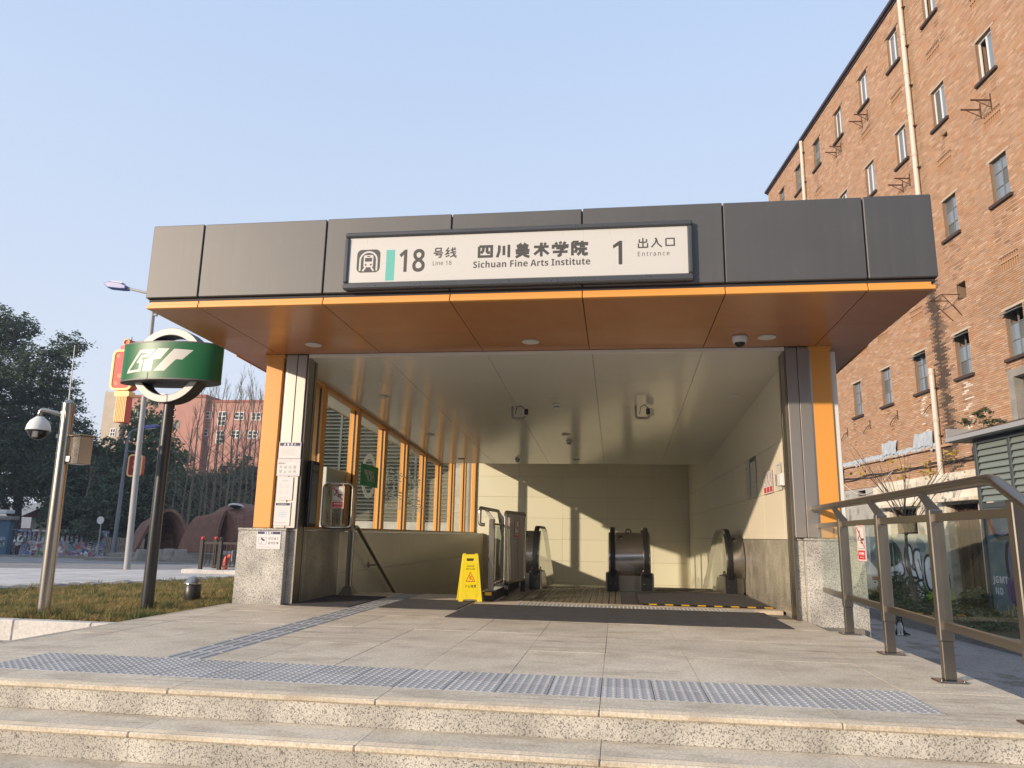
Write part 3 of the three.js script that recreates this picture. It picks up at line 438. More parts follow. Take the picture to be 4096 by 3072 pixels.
  part('low_wall_slab', cb(-4.1, -4.062, 0, 0.903, -10.74, -9.41, 0.004), phy({ map: T.granitePale, color: lin(0.55, 0.5, 0.42), roughness: 0.3 }), e);
  const ly = [-2.0, -0.95, -0.32, 0.3, 0.903];
  for (let i = 0; i < 9; i++) for (let j = 0; j < 4; j++) { const z1 = -10.745 - i * 1.352; part('wall_panel', cb(-4.1, -4.062, ly[j] + 0.002, ly[j + 1] - 0.002, Math.max(BZ, z1 - 1.35), z1, 0.003), M.wall[(i + j) % 3], e); }
  // glazing
  const mz = [-9.45]; for (let k = 0; k < 8; k++) mz.push(-10.56 - 1.55 * k); mz.push(BZ + 0.05);
  const head = (z) => ceilY(z) - 0.055;
  for (let k = 0; k < mz.length; k++) {
    const z = mz[k], end = k === 0 || k === mz.length - 1, y1 = Math.min(head(z - 0.06), head(z + 0.06)) + 0.03;
    if (!end) part('mullion', [cb(WX, WX + 0.035, 0.931, y1, z - 0.085, z + 0.085, 0.004), cb(WX - 0.13, WX - 0.045, 0.931, y1, z - 0.045, z + 0.045, 0.004)], M.orange, e), part('gasket', bx(WX - 0.045, WX, 0.931, y1, z - 0.05, z + 0.05), M.rubber, e);
    else part('mullion', cb(WX - 0.07, WX + 0.05, 0.931, y1, z - 0.03, z + 0.03, 0.005), M.orange, e);
  }
  for (let k = 0; k < mz.length - 1; k++) {
    const z1 = mz[k] - 0.05, z0 = mz[k + 1] + 0.05, zs = z1 > -18.1 && z0 < -18.1 ? [z1, -18.1, z0] : [z1, z0];
    for (let i = 0; i < zs.length - 1; i++) part('transom', slabz(WX - 0.06, WX + 0.05, zs[i + 1], zs[i], head, 0.05), M.orange, e);
    part('bottom_rail', bx(WX - 0.05, WX + 0.03, 0.931, 0.962, z0, z1), M.orange, e);
    const pane = part('window_pane', zs.slice(1).map((z, i) => quad([WX - 0.025, 0.962, zs[i]], [WX - 0.025, 0.962, z], [WX - 0.025, head(z), z], [WX - 0.025, head(zs[i]), zs[i]])), M.glass, e);
    const onPane = (g, d) => mv(g, WX - 0.018 + d, 0, 0);
    if (k === 2) {                                       // metro roundel seen from behind, so mirrored
      const zc = -12.93, yc = 1.89, ring = extr(Array.from({ length: 40 }, (_, i) => { const a = i / 40 * 6.2832; return [Math.cos(a) * 0.40, Math.sin(a) * 0.40]; }), 0.001, 0, [Array.from({ length: 40 }, (_, i) => { const a = -i / 40 * 6.2832; return [Math.cos(a) * 0.31, Math.sin(a) * 0.31]; })]);
      ring.rotateY(-Math.PI / 2); part('window_sticker', onPane(mv(ring, 0, yc, zc), 0), M.stickerWhite, pane);
      part('window_sticker', bx(WX - 0.0165, WX - 0.0155, yc - 0.19, yc + 0.19, zc - 0.49, zc + 0.49), M.stickerGreen, pane);
      const L = CRT.map((p, i) => extr(p.map(([x, y]) => [(x - 950) / 1115 * 0.62, -(y - 550) / 1115 * 0.62]), 0.001, 0, i ? [] : [CRTHOLE.map(([x, y]) => [(x - 950) / 1115 * 0.62, -(y - 550) / 1115 * 0.62])]));
      part('window_lettering', L.map((g) => { g.rotateY(-Math.PI / 2); return mv(g, WX - 0.0135, yc, zc); }), M.stickerWhite, pane);
    }
    if (k === 3 || k === 4) {                            // reversed lettering stuck on the glass
      const g = []; for (let r = 0; r < 2; r++) for (let c = 0; c < 3; c++) for (let q = 0; q < 9; q++) {
        const zc = z1 - 0.28 - c * 0.42, yc = 2.02 - r * 0.42 - (k - 3) * 0.03, v = rnd() < 0.45, a = rr(-0.15, 0.15), b = rr(-0.15, 0.15), l = rr(0.08, 0.17);
        g.push(v ? bx(WX - 0.0165, WX - 0.0155, yc + a - l, yc + a + l, zc + b - 0.009, zc + b + 0.009) : bx(WX - 0.0167, WX - 0.0157, yc + a - 0.009, yc + a + 0.009, zc + b - l, zc + b + l));
      }
      for (let q = 0; q < 16; q++) { const zc = z1 - 0.15 - q * 0.075; g.push(bx(WX - 0.0165, WX - 0.0155, 1.36, 1.36 + rr(0.04, 0.08), zc - 0.03, zc - 0.012)); }
      part('window_lettering', g, M.stickerWhite, pane);
    }
  }
  // stairs going down beside the escalators
  const st = structGroup('stairs'); for (let i = 0; i < 16; i++) part('stair_tread', cb(-4.06, -1.97, -0.15 * (i + 1) - 0.3, -0.15 * (i + 1), -11.7 - 0.3 * i, -11.4 - 0.3 * i + 0.02, 0.004), M.granitePale, st);
}
// ---------------------------------------------------------------- sign on the fascia
{
  const s = at('entrance_sign', 'long white station name sign in a dark frame on the grey fascia', 'sign', [-1.02, 3.36, -7.08]);
  const x0 = -2.802, x1 = 0.766, y0 = 3.362, y1 = 3.985;
  part('frame', [[x0, x1, y1 - 0.055, y1], [x0, x1, y0, y0 + 0.07], [x0, x0 + 0.05, y0 + 0.0705, y1 - 0.0555], [x1 - 0.05, x1, y0 + 0.0705, y1 - 0.0555]].map((a) => cb(...a, -7.08, -7.01, 0.014)), std({ color: lin(0.085, 0.088, 0.095), roughness: 0.4, metalness: 0.4, roughnessMap: T.smudge }), s);
  const w = 3.47, h = 0.5, g = new THREE.PlaneGeometry(w, h); g.translate((x0 + x1) / 2, (y0 + 0.07 + y1 - 0.055) / 2, -7.037); g.translate(1.02, -3.36, 7.08);
  part('backing', bx(x0 + 0.03, x1 - 0.03, y0 + 0.03, y1 - 0.03, -7.08, -7.04), M.black, s);
  const tx = ctex(2048, 296, (x, W, H) => {
    x.fillStyle = '#c6c4bf'; x.fillRect(0, 0, W, H);
    for (let i = 0; i < 34; i++) { x.fillStyle = `rgba(70,66,58,${rr(0.06, 0.26)})`; const px = rr(0, W); x.fillRect(px, 0, rr(0.6, 1.8), rr(8, i % 6 ? 50 : 150)); }
    for (let i = 0; i < 300; i++) { x.fillStyle = `rgba(120,112,98,${rr(0.01, 0.06)})`; x.fillRect(rr(0, W), rr(0, H), rr(2, 30), rr(1, 8)); }
    const D = '#484643', s = W / 2000; x.save(); x.scale(s, s); const HH = H / s;
    // train pictogram
    const rb = (a, b, c, d, r) => { x.beginPath(); x.roundRect(a, b, c, d, r); };
    x.fillStyle = D; rb(50, 78, 145, 145, 30); x.fill();
    x.strokeStyle = '#c6c4bf'; x.lineWidth = 11; x.beginPath(); x.moveTo(70, 212); x.lineTo(70, 145); x.arc(122, 145, 52, Math.PI, 0); x.lineTo(174, 212); x.stroke();
    x.fillStyle = '#c6c4bf'; rb(92, 112, 60, 78, 10); x.fill(); x.fillStyle = D; rb(100, 130, 44, 24, 3); x.fill(); rb(112, 118, 20, 6, 2); x.fill(); for (const c of [106, 138]) { x.beginPath(); x.arc(c, 174, 6, 0, 7); x.fill(); }
    x.strokeStyle = '#c6c4bf'; x.lineWidth = 11; for (const d of [-1, 1]) { x.beginPath(); x.moveTo(122 + d * 18, 190); x.lineTo(122 + d * 34, 214); x.stroke(); }
    x.fillStyle = '#5fb0a6'; x.fillRect(232, 84, 54, 194);
    x.fillStyle = D; x.strokeStyle = D; x.textBaseline = 'alphabetic';
    x.save(); x.translate(304, 222); x.scale(0.84, 1); x.font = '186px sans-serif'; x.fillText('18', 0, 0); x.lineWidth = 8; x.strokeText('18', 0, 0); x.restore();
    cn(x, '号线', 516, 78, 70, 8.4, 0.1); x.font = '37px sans-serif'; x.fillText('Line 18', 516, 192);
    cn(x, '四川美术学院', 786, 66, 98, 16.5, 0.125); x.font = 'bold 56px sans-serif'; x.save(); x.translate(762, 216); x.scale((1452 - 762) / x.measureText('Sichuan Fine Arts Institute').width, 1); x.fillText('Sichuan Fine Arts Institute', 0, 0); x.restore();
    x.beginPath(); x.moveTo(1632, 78); x.lineTo(1632, 222); x.lineTo(1611, 222); x.lineTo(1611, 106); x.lineTo(1580, 124); x.lineTo(1580, 104); x.lineTo(1616, 78); x.fill();
    cn(x, '出入口', 1716, 62, 68, 8, 0.12); x.font = '37px sans-serif'; x.save(); x.translate(1716, 176); for (const ch of 'Entrance') { x.fillText(ch, 0, 0); x.translate(x.measureText(ch).width + 5.2, 0); } x.restore();
    x.restore();
  });
  const m = new THREE.Mesh(g, std({ map: tx, roughness: 0.38 })); m.name = 'sign_face'; m.castShadow = m.receiveShadow = true; s.add(m);
}
// ---------------------------------------------------------------- mats
function flatMat(label, x0, x1, z0, z1, y, extra) {
  const o = at('floor_mat', label, 'mat', [(x0 + x1) / 2, y, (z0 + z1) / 2], 'dark entrance mats');
  part('pile', hexa([[x0, y, z1], [x1, y, z1], [x1 + (extra ?? 0), y, z0], [x0, y, z0], [x0 + 0.004, y + 0.008, z1 - 0.004], [x1 - 0.004, y + 0.008, z1 - 0.004], [x1 + (extra ?? 0) - 0.004, y + 0.008, z0 + 0.004], [x0 + 0.004, y + 0.008, z0 + 0.004]]), M.mat, o);
  return o;
}
flatMat('wide dark grey mat lying across the entrance in front of the escalators', -1.88, 1.8, -9.9, -8.28, 0.003);
flatMat('dark grey mat on the stair side next to the granite low wall', -4.02, -3.23, -10.55, -8.95, 0.003);
flatMat('dark grey mat between the guiding strip and the yellow wet floor sign', -2.88, -1.92, -10.3, -9.05, 0.003);
{
  const o = flatMat('ribbed dark mat with yellow and black edge before the right escalator', 0.31, 2.03, -13.0, -10.58, 0.012, -0.03);
  for (let i = 0; i < 16; i++) part('edge_stripe', hexa([[0.31 + i * 0.1075, 0.012, -10.53], [0.31 + (i + 1) * 0.1075, 0.012, -10.53], [0.31 + (i + 1) * 0.1075, 0.012, -10.58], [0.31 + i * 0.1075, 0.012, -10.58], [0.31 + i * 0.1075, 0.014, -10.53], [0.31 + (i + 1) * 0.1075, 0.014, -10.53], [0.31 + (i + 1) * 0.1075, 0.022, -10.58], [0.31 + i * 0.1075, 0.022, -10.58]]), i % 2 ? M.hazard : M.black, o);
}
// ---------------------------------------------------------------- escalators
{
  const cz = -13.52, cy = 0.5, R = 0.55;
  const path = (r, x, from = -0.52) => { const p = []; for (let i = 0; i <= 16; i++) { const a = from + (Math.PI / 2 - from) * i / 16; p.push([x, cy + Math.sin(a) * r, cz + Math.cos(a) * r]); } p.push([x, cy + r, cz - 0.75]); for (let i = 1; i <= 4; i++) { const t = i / 4; p.push([x, cy + r - 0.02 * t - 0.22 * t * t, cz - 0.75 - 0.85 * t]); } p.push([x, cy + r - 0.24 - 2.9, cz - 1.6 - 5.0]); return p; };
  function band(r0, r1, xa, xb, stop) {                  // shell between two radii of the newel profile, from xa to xb
    const A = path(r1, xa).slice(0, stop), B = path(r1, xb).slice(0, stop), C = path(r0, xa).slice(0, stop), D = path(r0, xb).slice(0, stop), pos = [];
    const q = (a, b, c, d) => pos.push(...a, ...b, ...c, ...a, ...c, ...d);
    for (let i = 0; i < A.length - 1; i++) { q(A[i], B[i], B[i + 1], A[i + 1]); q(C[i], C[i + 1], D[i + 1], D[i]); q(A[i], A[i + 1], C[i + 1], C[i]); q(B[i], D[i], D[i + 1], B[i + 1]); }
    const n = A.length - 1; q(A[0], C[0], D[0], B[0]); q(A[n], B[n], D[n], C[n]);
    const g = new THREE.BufferGeometry(); g.setAttribute('position', new THREE.Float32BufferAttribute(pos, 3)); g.computeVertexNormals(); return uvm(g);
  }
  const smooth = (g) => { const p = g.attributes.position, n = g.attributes.normal, map = new Map(); for (let i = 0; i < p.count; i++) { const k = [p.getX(i), p.getY(i), p.getZ(i)].map((v) => v.toFixed(4)).join(); (map.get(k) ?? map.set(k, []).get(k)).push(i); } const out = n.clone(); for (const l of map.values()) for (const i of l) { const a = V3().fromBufferAttribute(n, i), s = V3(); for (const j of l) { const b = V3().fromBufferAttribute(n, j); if (a.dot(b) > 0.8) s.add(b); } s.normalize(); out.setXYZ(i, s.x, s.y, s.z); } g.setAttribute('normal', out); return g; };
  function glassSide(x) { const P = path(R - 0.03, x), pos = []; for (let i = 0; i < P.length - 1; i++) { const a = P[i], b = P[i + 1], f = (p, d) => [p[0] + d, p[1], p[2]]; const low = (p) => [p[0], Math.max(0.22, p[1] - 0.9) - (p[2] < cz - 1.6 ? 3.2 : p[2] < cz - 1.0 ? 0.2 : 0), Math.min(p[2], cz + 0.2)]; const c = low(b), d = low(a); for (const s of [0]) pos.push(...f(a, s), ...f(b, s), ...f(c, s), ...f(a, s), ...f(c, s), ...f(d, s)); } const g = new THREE.BufferGeometry(); g.setAttribute('position', new THREE.Float32BufferAttribute(pos, 3)); g.computeVertexNormals(); return uvm(g); }
  const metal = phy({ color: lin(0.50, 0.47, 0.44), metalness: 1, roughness: 0.3, roughnessMap: T.smudge });
  const plate = std({ color: lin(0.26, 0.22, 0.165), metalness: 0.7, roughness: 0.75, roughnessMap: T.smudge });
  function escalator(label, xl, xr, claddings) {
    const o = at('escalator', label, 'escalator', [(xl + xr) / 2, 0, -13.3], 'escalators going down from the entrance');
    for (const [x, s] of [[xl, 1], [xr, -1]]) {
      part('handrail', smooth(band(R - 0.02, R + 0.018, x - 0.04, x + 0.04)), M.rubber, o);
      part('balustrade', glassSide(x + s * 0.045), M.glassDark, o);
      part('newel_panel', smooth(band(R - 0.16, R - 0.035, x + (s > 0 ? 0.02 : -0.07), x + (s > 0 ? 0.07 : -0.02), 14)), metal, o);
      const box = part('handrail_inlet', [cb(x - 0.095, x + 0.095, 0.0, 0.3, -13.55, -13.02, 0.012), cb(x - 0.07, x + 0.07, 0.24, 0.36, -13.5, -13.04, 0.02)], M.rubber, o);
      part('screw', [-0.045, 0.045].map((d) => mv(new THREE.SphereGeometry(0.008, 8, 6), x + d, 0.13, -13.015)), M.steelBright, box);
      part('skirt', [cb(x + s * 0.1 - 0.02, x + s * 0.1 + 0.02, 0, 0.29, -13.6, -13.03, 0.004), hexa([[x + s * 0.1 - 0.015, -3.4, -20], [x + s * 0.1 + 0.015, -3.4, -20], [x + s * 0.1 + 0.015, -0.4, -13.6], [x + s * 0.1 - 0.015, -0.4, -13.6], [x + s * 0.1 - 0.015, -3.0, -20], [x + s * 0.1 + 0.015, -3.0, -20], [x + s * 0.1 + 0.015, 0.25, -13.6], [x + s * 0.1 - 0.015, 0.25, -13.6]])], M.steelDull, o);
    }
    const ribs = []; for (let x = xl < 0 ? -1.64 : 0.32; x < (xl < 0 ? 0.05 : 2.0); x += 0.09) ribs.push(cb(x, x + 0.074, -0.04, 0.003, x > xl - 0.05 && x < xr ? -13.75 : -13.0, -10.62, 0.003));
    part('floor_plate', ribs, plate, o);
    part('floor_plate_frame', bx(xl < 0 ? -1.66 : 0.29, xl < 0 ? 0.285 : 2.1, -0.05, -0.004, -13.8, -10.6), M.steelDull, o);
    part('comb', Array.from({ length: 24 }, (_, i) => bx(xl + 0.14 + i * (xr - xl - 0.28) / 24, xl + 0.14 + (i + 0.55) * (xr - xl - 0.28) / 24, -0.02, 0.006, -13.92, -13.76)), M.steelDull, o);
    for (let i = 0; i < 14; i++) part('escalator_step', cb(xl + 0.12, xr - 0.12, -0.2 * Math.max(0, i - 1) - 0.25, -0.2 * Math.max(0, i - 1) - 0.02, -14.33 - i * 0.4, -13.94 - i * 0.4, 0.006), M.steelDull, o);
    for (const [a, b] of claddings) {
      const c = part('newel_cladding', smooth(band(0.18, R - 0.07, a, b, 17)), metal, o);
      part('lower_cladding', bx(a + 0.03, b - 0.03, 0, 0.3, -13.6, -13.12), M.steelDull, o);
      part('deck', bx(a, b, 0.86, 0.9, -14.3, -13.5), metal, o);
      part('seam', smooth(band(R - 0.075, R - 0.066, a + (b - a) * 0.004, b - (b - a) * 0.004, 2)), metal, c);
      const s = mv(new THREE.TorusGeometry(0.04, 0.008, 8, 20), (a * 0.85 + b * 0.15) + 0.02, cy + (R - 0.068) * Math.sin(0.95), cz + (R - 0.068) * Math.cos(0.95), 0, -0.95); part('sensor_ring', s, M.steelBright, c);
      part('sensor', sph((a * 0.85 + b * 0.15) + 0.02, cy + (R - 0.072) * Math.sin(0.95), cz + (R - 0.072) * Math.cos(0.95), 0.034, 1, 1, 0.5), M.blackGloss, c);
    }
    return o;
  }
  const e1 = escalator('escalator between the folding barred barrier and the shared middle newel', -1.40, -0.075, [[-1.63, -1.45], [-0.03, 0.445]]);
  part('dome_knob', sph(0.2, 0.99, -13.62, 0.06), M.steelBright, e1);
  escalator('escalator along the granite wainscot behind the yellow edged mat', 0.49, 1.865, [[1.915, 2.1]]);
  struct('pit_floor', [bx(-4.0, 2.1, -4.2, -4.0, -22.85, -17.5), bx(-1.95, -1.85, -4, -0.06, -22, -11.4)], M.concrete);
}
// ---------------------------------------------------------------- wet floor sign
{
  const o = thing('wet_floor_sign', 'yellow plastic folding wet floor sign with printed warning', 'wet floor sign', [-1.99, 0.012, -10.24], 0.32);
  const fr = part('front_leaf', (() => { const g = extr([[-0.155, 0], [-0.105, 0], [-0.09, 0.03], [0.09, 0.03], [0.105, 0], [0.155, 0], [0.105, 0.62], [-0.105, 0.62]], 0.008, 0.003, [[[-0.055, 0.57], [-0.05, 0.53], [0.05, 0.53], [0.055, 0.57]]]); g.rotateX(-0.2); g.translate(0, 0.003, 0.12); return g; })(), M.yellow, o);
  part('back_leaf', (() => { const g = extr([[-0.155, 0], [-0.105, 0], [-0.09, 0.03], [0.09, 0.03], [0.105, 0], [0.155, 0], [0.105, 0.62], [-0.105, 0.62]], 0.008, 0.003, [[[-0.055, 0.57], [-0.05, 0.53], [0.05, 0.53], [0.055, 0.57]]]); g.translate(0, 0, -0.008); g.rotateX(0.2); g.translate(0, 0.003, -0.12); return g; })(), M.yellow, o);
  part('hinge', [cyl([-0.1, 0.615, 0], [-0.06, 0.615, 0], 0.012), cyl([0.06, 0.615, 0], [0.1, 0.615, 0], 0.012)], M.yellow, o);
  part('rib', [-1, 1].flatMap((s) => [0, 1, 2, 3].map((i) => { const g = new THREE.BoxGeometry(0.05, 0.006, 0.004); g.rotateZ(s * 0.6); g.translate(s * 0.07, 0.06 + i * 0.016, 0.012); g.rotateX(-0.2); g.translate(0, 0.003, 0.12); return g; })), M.yellow, o);
  const t = ctex(512, 740, (x, W, H) => {
    x.fillStyle = '#f2da08'; x.fillRect(0, 0, W, H); x.strokeStyle = '#c9b404'; x.lineWidth = 5; x.strokeRect(12, 12, W - 24, H - 24);
    x.fillStyle = '#2b2a20'; x.textAlign = 'center'; x.font = 'bold 62px sans-serif'; x.fillText('CAUTION', W / 2, 100); x.font = 'bold 58px sans-serif'; x.fillText('WET FLOOR', W / 2, 172);
    x.strokeStyle = '#d2382a'; x.lineWidth = 22; x.lineJoin = 'round'; x.beginPath(); x.moveTo(W / 2, 232); x.lineTo(W / 2 + 150, 478); x.lineTo(W / 2 - 150, 478); x.closePath(); x.stroke();
    x.fillStyle = '#d2382a'; x.beginPath(); x.arc(232, 330, 19, 0, 7); x.fill(); x.lineWidth = 21; x.lineCap = 'round'; for (const p of [[240, 355, 268, 405], [268, 405, 232, 440], [268, 405, 318, 420], [318, 420, 330, 450], [244, 362, 300, 352], [240, 362, 208, 392]]) { x.beginPath(); x.moveTo(p[0], p[1]); x.lineTo(p[2], p[3]); x.stroke(); }
    x.strokeStyle = '#2b2a20'; cn(x, '小心地滑', 60, 560, 88, 11, 0.14);
  });
  const g = new THREE.PlaneGeometry(0.2, 0.37); g.translate(0, 0.315, 0.0125); g.rotateX(-0.2); g.translate(0, 0.003, 0.12);
  const m = new THREE.Mesh(g, std({ map: t, roughness: 0.4 })); m.name = 'warning_print'; o.add(m);
}
// ---------------------------------------------------------------- steel barrier between stairs and escalator
{
  const o = at('glass_barrier', 'steel and glass barrier with looped handrail on a black base', 'barrier', [-1.74, 0, -11.2]);
  part('base', cb(-1.84, -1.69, 0.0, 0.13, -13.2, -10.38, 0.006), M.black, o);
  part('base_top', bx(-1.83, -1.70, 0.131, 0.136, -13.2, -10.4), M.white, o);
  part('hazard_tape', bx(-1.80, -1.71, 0.08, 0.125, -10.379, -10.374), M.hazard, o);
  for (const z of [-10.43, -11.55]) { const p = part('post', cb(-1.768, -1.692, 0.136, 1.11, z - 0.03, z + 0.03, 0.005), M.railSteel, o); part('foot_plate', cb(-1.81, -1.66, 0.136, 0.15, z - 0.06, z + 0.06, 0.003), M.steelDull, o); part('rail_arm', hexa([[-1.765, 1.11, z + 0.02], [-1.70, 1.11, z + 0.02], [-1.70, 1.11, z - 0.02], [-1.765, 1.11, z - 0.02], [-1.845, 1.245, z + 0.02], [-1.80, 1.245, z + 0.02], [-1.80, 1.245, z - 0.02], [-1.845, 1.245, z - 0.02]]), M.steel, p); }
  part('handrail', sweep(fillet([[-1.80, 1.03, -10.22], [-1.87, 1.03, -10.22], [-1.87, 1.26, -10.22], [-1.83, 1.26, -11.62], [-1.78, 0.9, -11.75]], 0.07), 0.024, 12), M.steelBright, o);
  part('rail', [cb(-1.75, -1.71, 1.03, 1.06, -11.52, -10.46, 0.004), cb(-1.75, -1.71, 0.2, 0.23, -11.52, -10.46, 0.004)], M.steelDull, o);
  part('glass', quad([-1.73, 0.24, -10.47], [-1.73, 0.24, -11.51], [-1.73, 1.02, -11.51], [-1.73, 1.02, -10.47]), M.glassDark, o);
  const f = at('folding_barrier', 'folded steel barrier panel of close vertical bars with hanging notice', 'barrier', [-1.57, 0.15, -11.7]);
  const P = (t, y) => [-1.655 + 0.18 * t, y, -11.2 - 0.92 * t];
  part('frame', sweep(fillet([P(0, 0.2), P(0, 1.235), P(1, 1.235), P(1, 0.2)], 0.06, true), 0.026, 10, true), M.steelBright, f);
  for (let i = 1; i < 14; i++) part('bar', cyl(P(i / 14, 0.21), P(i / 14, 1.22), 0.012, 0.012, 8), M.steelDull, f);
  part('wheel_bracket', [cb(-1.67, -1.60, 0.02, 0.2, -11.3, -11.24, 0.005), cb(-1.52, -1.45, 0.02, 0.2, -12.1, -12.03, 0.005)], M.black, f);
  const n = thing('barrier_notice', 'small red and white notice hung on the folding barrier', 'notice', [-1.545, 0.98, -11.66], Math.PI / 2 - 0.19);
  sheet('notice', 0.17, 0.27, 0.004, (x, W, H) => { noClimb(x, W, H); }, 900, n);
}
function noClimb(x, W, H) {                             // "do not climb" pictogram over a red strip
  x.fillStyle = '#cfcdc7'; x.fillRect(0, 0, W, H); x.strokeStyle = '#b52a32'; x.lineWidth = W * 0.045; x.strokeRect(0, 0, W, H);
  const s = W / 100; x.save(); x.scale(s, s); const h = H / s; x.strokeStyle = '#3c3a36'; x.lineWidth = 1.6; x.beginPath(); x.roundRect(9, 8, 82, h * 0.6, 6); x.stroke();
  const y = h * 0.3; x.fillStyle = '#26241f'; x.strokeStyle = '#26241f'; x.beginPath(); x.arc(38, y - 18, 6, 0, 7); x.fill(); x.lineCap = 'round'; x.lineWidth = 7; for (const p of [[40, y - 10, 52, y + 14], [52, y + 14, 84, y + 14], [40, y - 4, 20, y + 14], [52, y + 16, 50, y + 28], [50, y + 28, 66, y + 32]]) { x.beginPath(); x.moveTo(p[0], p[1]); x.lineTo(p[2], p[3]); x.stroke(); }
  x.lineWidth = 2; x.beginPath(); x.moveTo(9, y + 19); x.lineTo(91, y + 19); x.stroke();
  x.strokeStyle = '#c8262c'; x.lineWidth = 8; x.lineCap = 'butt'; x.beginPath(); x.moveTo(12, 11); x.lineTo(90, h * 0.63); x.stroke();
  x.fillStyle = '#c02a34'; x.fillRect(8, h * 0.7, 84, h * 0.25); x.strokeStyle = '#f2eee8'; cn(x, '请勿翻越', 19, h * 0.74, 14, 1.7, 0.12); x.fillStyle = '#f2eee8'; x.font = '9px sans-serif'; x.textAlign = 'center'; x.fillText('No Crossing', 50, h * 0.91); x.restore();
}
// ---------------------------------------------------------------- guard hoop and stair handrail
{
  const o = at('guard_hoop', 'rounded stainless steel guard hoop on the ledge beside the stairs', 'guard rail', [-4.14, 0.93, -10.75]);
  part('hoop', sweep(fillet([[-4.36, 0.955, -10.75], [-4.36, 1.60, -10.75], [-3.9, 1.60, -10.75], [-3.9, 0.955, -10.75]], 0.075, true, 6), 0.024, 12, true), M.steelBright, o);
  part('bar', [-4.22, -4.06].map((x) => cyl([x, 0.96, -10.75], [x, 1.58, -10.75], 0.013)), M.steelBright, o);
  const n = thing('hoop_notice', 'white and red climbing ban notice hung on the steel hoop', 'notice', [-4.12, 1.40, -10.715]);
  sheet('notice', 0.2, 0.33, 0.004, (x, W, H) => noClimb(x, W, H), 1000, n);
  part('cable_tie', [-0.075, 0.075].map((d) => mv(new THREE.TorusGeometry(0.028, 0.004, 6, 14), d, 0.185, -0.035, Math.PI / 2)), M.white, n);
  const s = at('stair_handrail', 'steel post and handrail running down the staircase', 'handrail', [-3.88, 0, -10.78]);
  part('post', cyl([-3.885, 0.04, -10.8], [-3.885, 0.95, -10.8], 0.03, 0.03, 16), M.steelBright, s);
  part('post', bx(-3.955, -3.92, 0.12, 0.93, -10.83, -10.79), M.steel, s);
  part('post_foot', hexa([[-4.02, 0, -10.7], [-3.80, 0, -10.7], [-3.80, 0, -10.92], [-4.02, 0, -10.92], [-3.96, 0.12, -10.76], [-3.86, 0.12, -10.76], [-3.86, 0.12, -10.86], [-3.96, 0.12, -10.86]]), M.steelDull, s);
  part('rail', sweep(fillet([[-3.885, 0.86, -10.8], [-3.885, 0.965, -10.8], [-3.93, 0.97, -11.1], [-3.93, -1.6, -16.0]], 0.06), 0.03, 12), M.steelDull, s);
  part('bracket', [[-3.93, 0.44, -12.1], [-3.93, -0.35, -13.6]].flatMap(([x, y, z]) => [sweep([[x, y, z], [x, y - 0.07, z], [-4.06, y - 0.07, z]], 0.011, 8), cyl([-4.06, y - 0.07, z], [-4.04, y - 0.07, z], 0.04)]), M.steelDull, s);
}
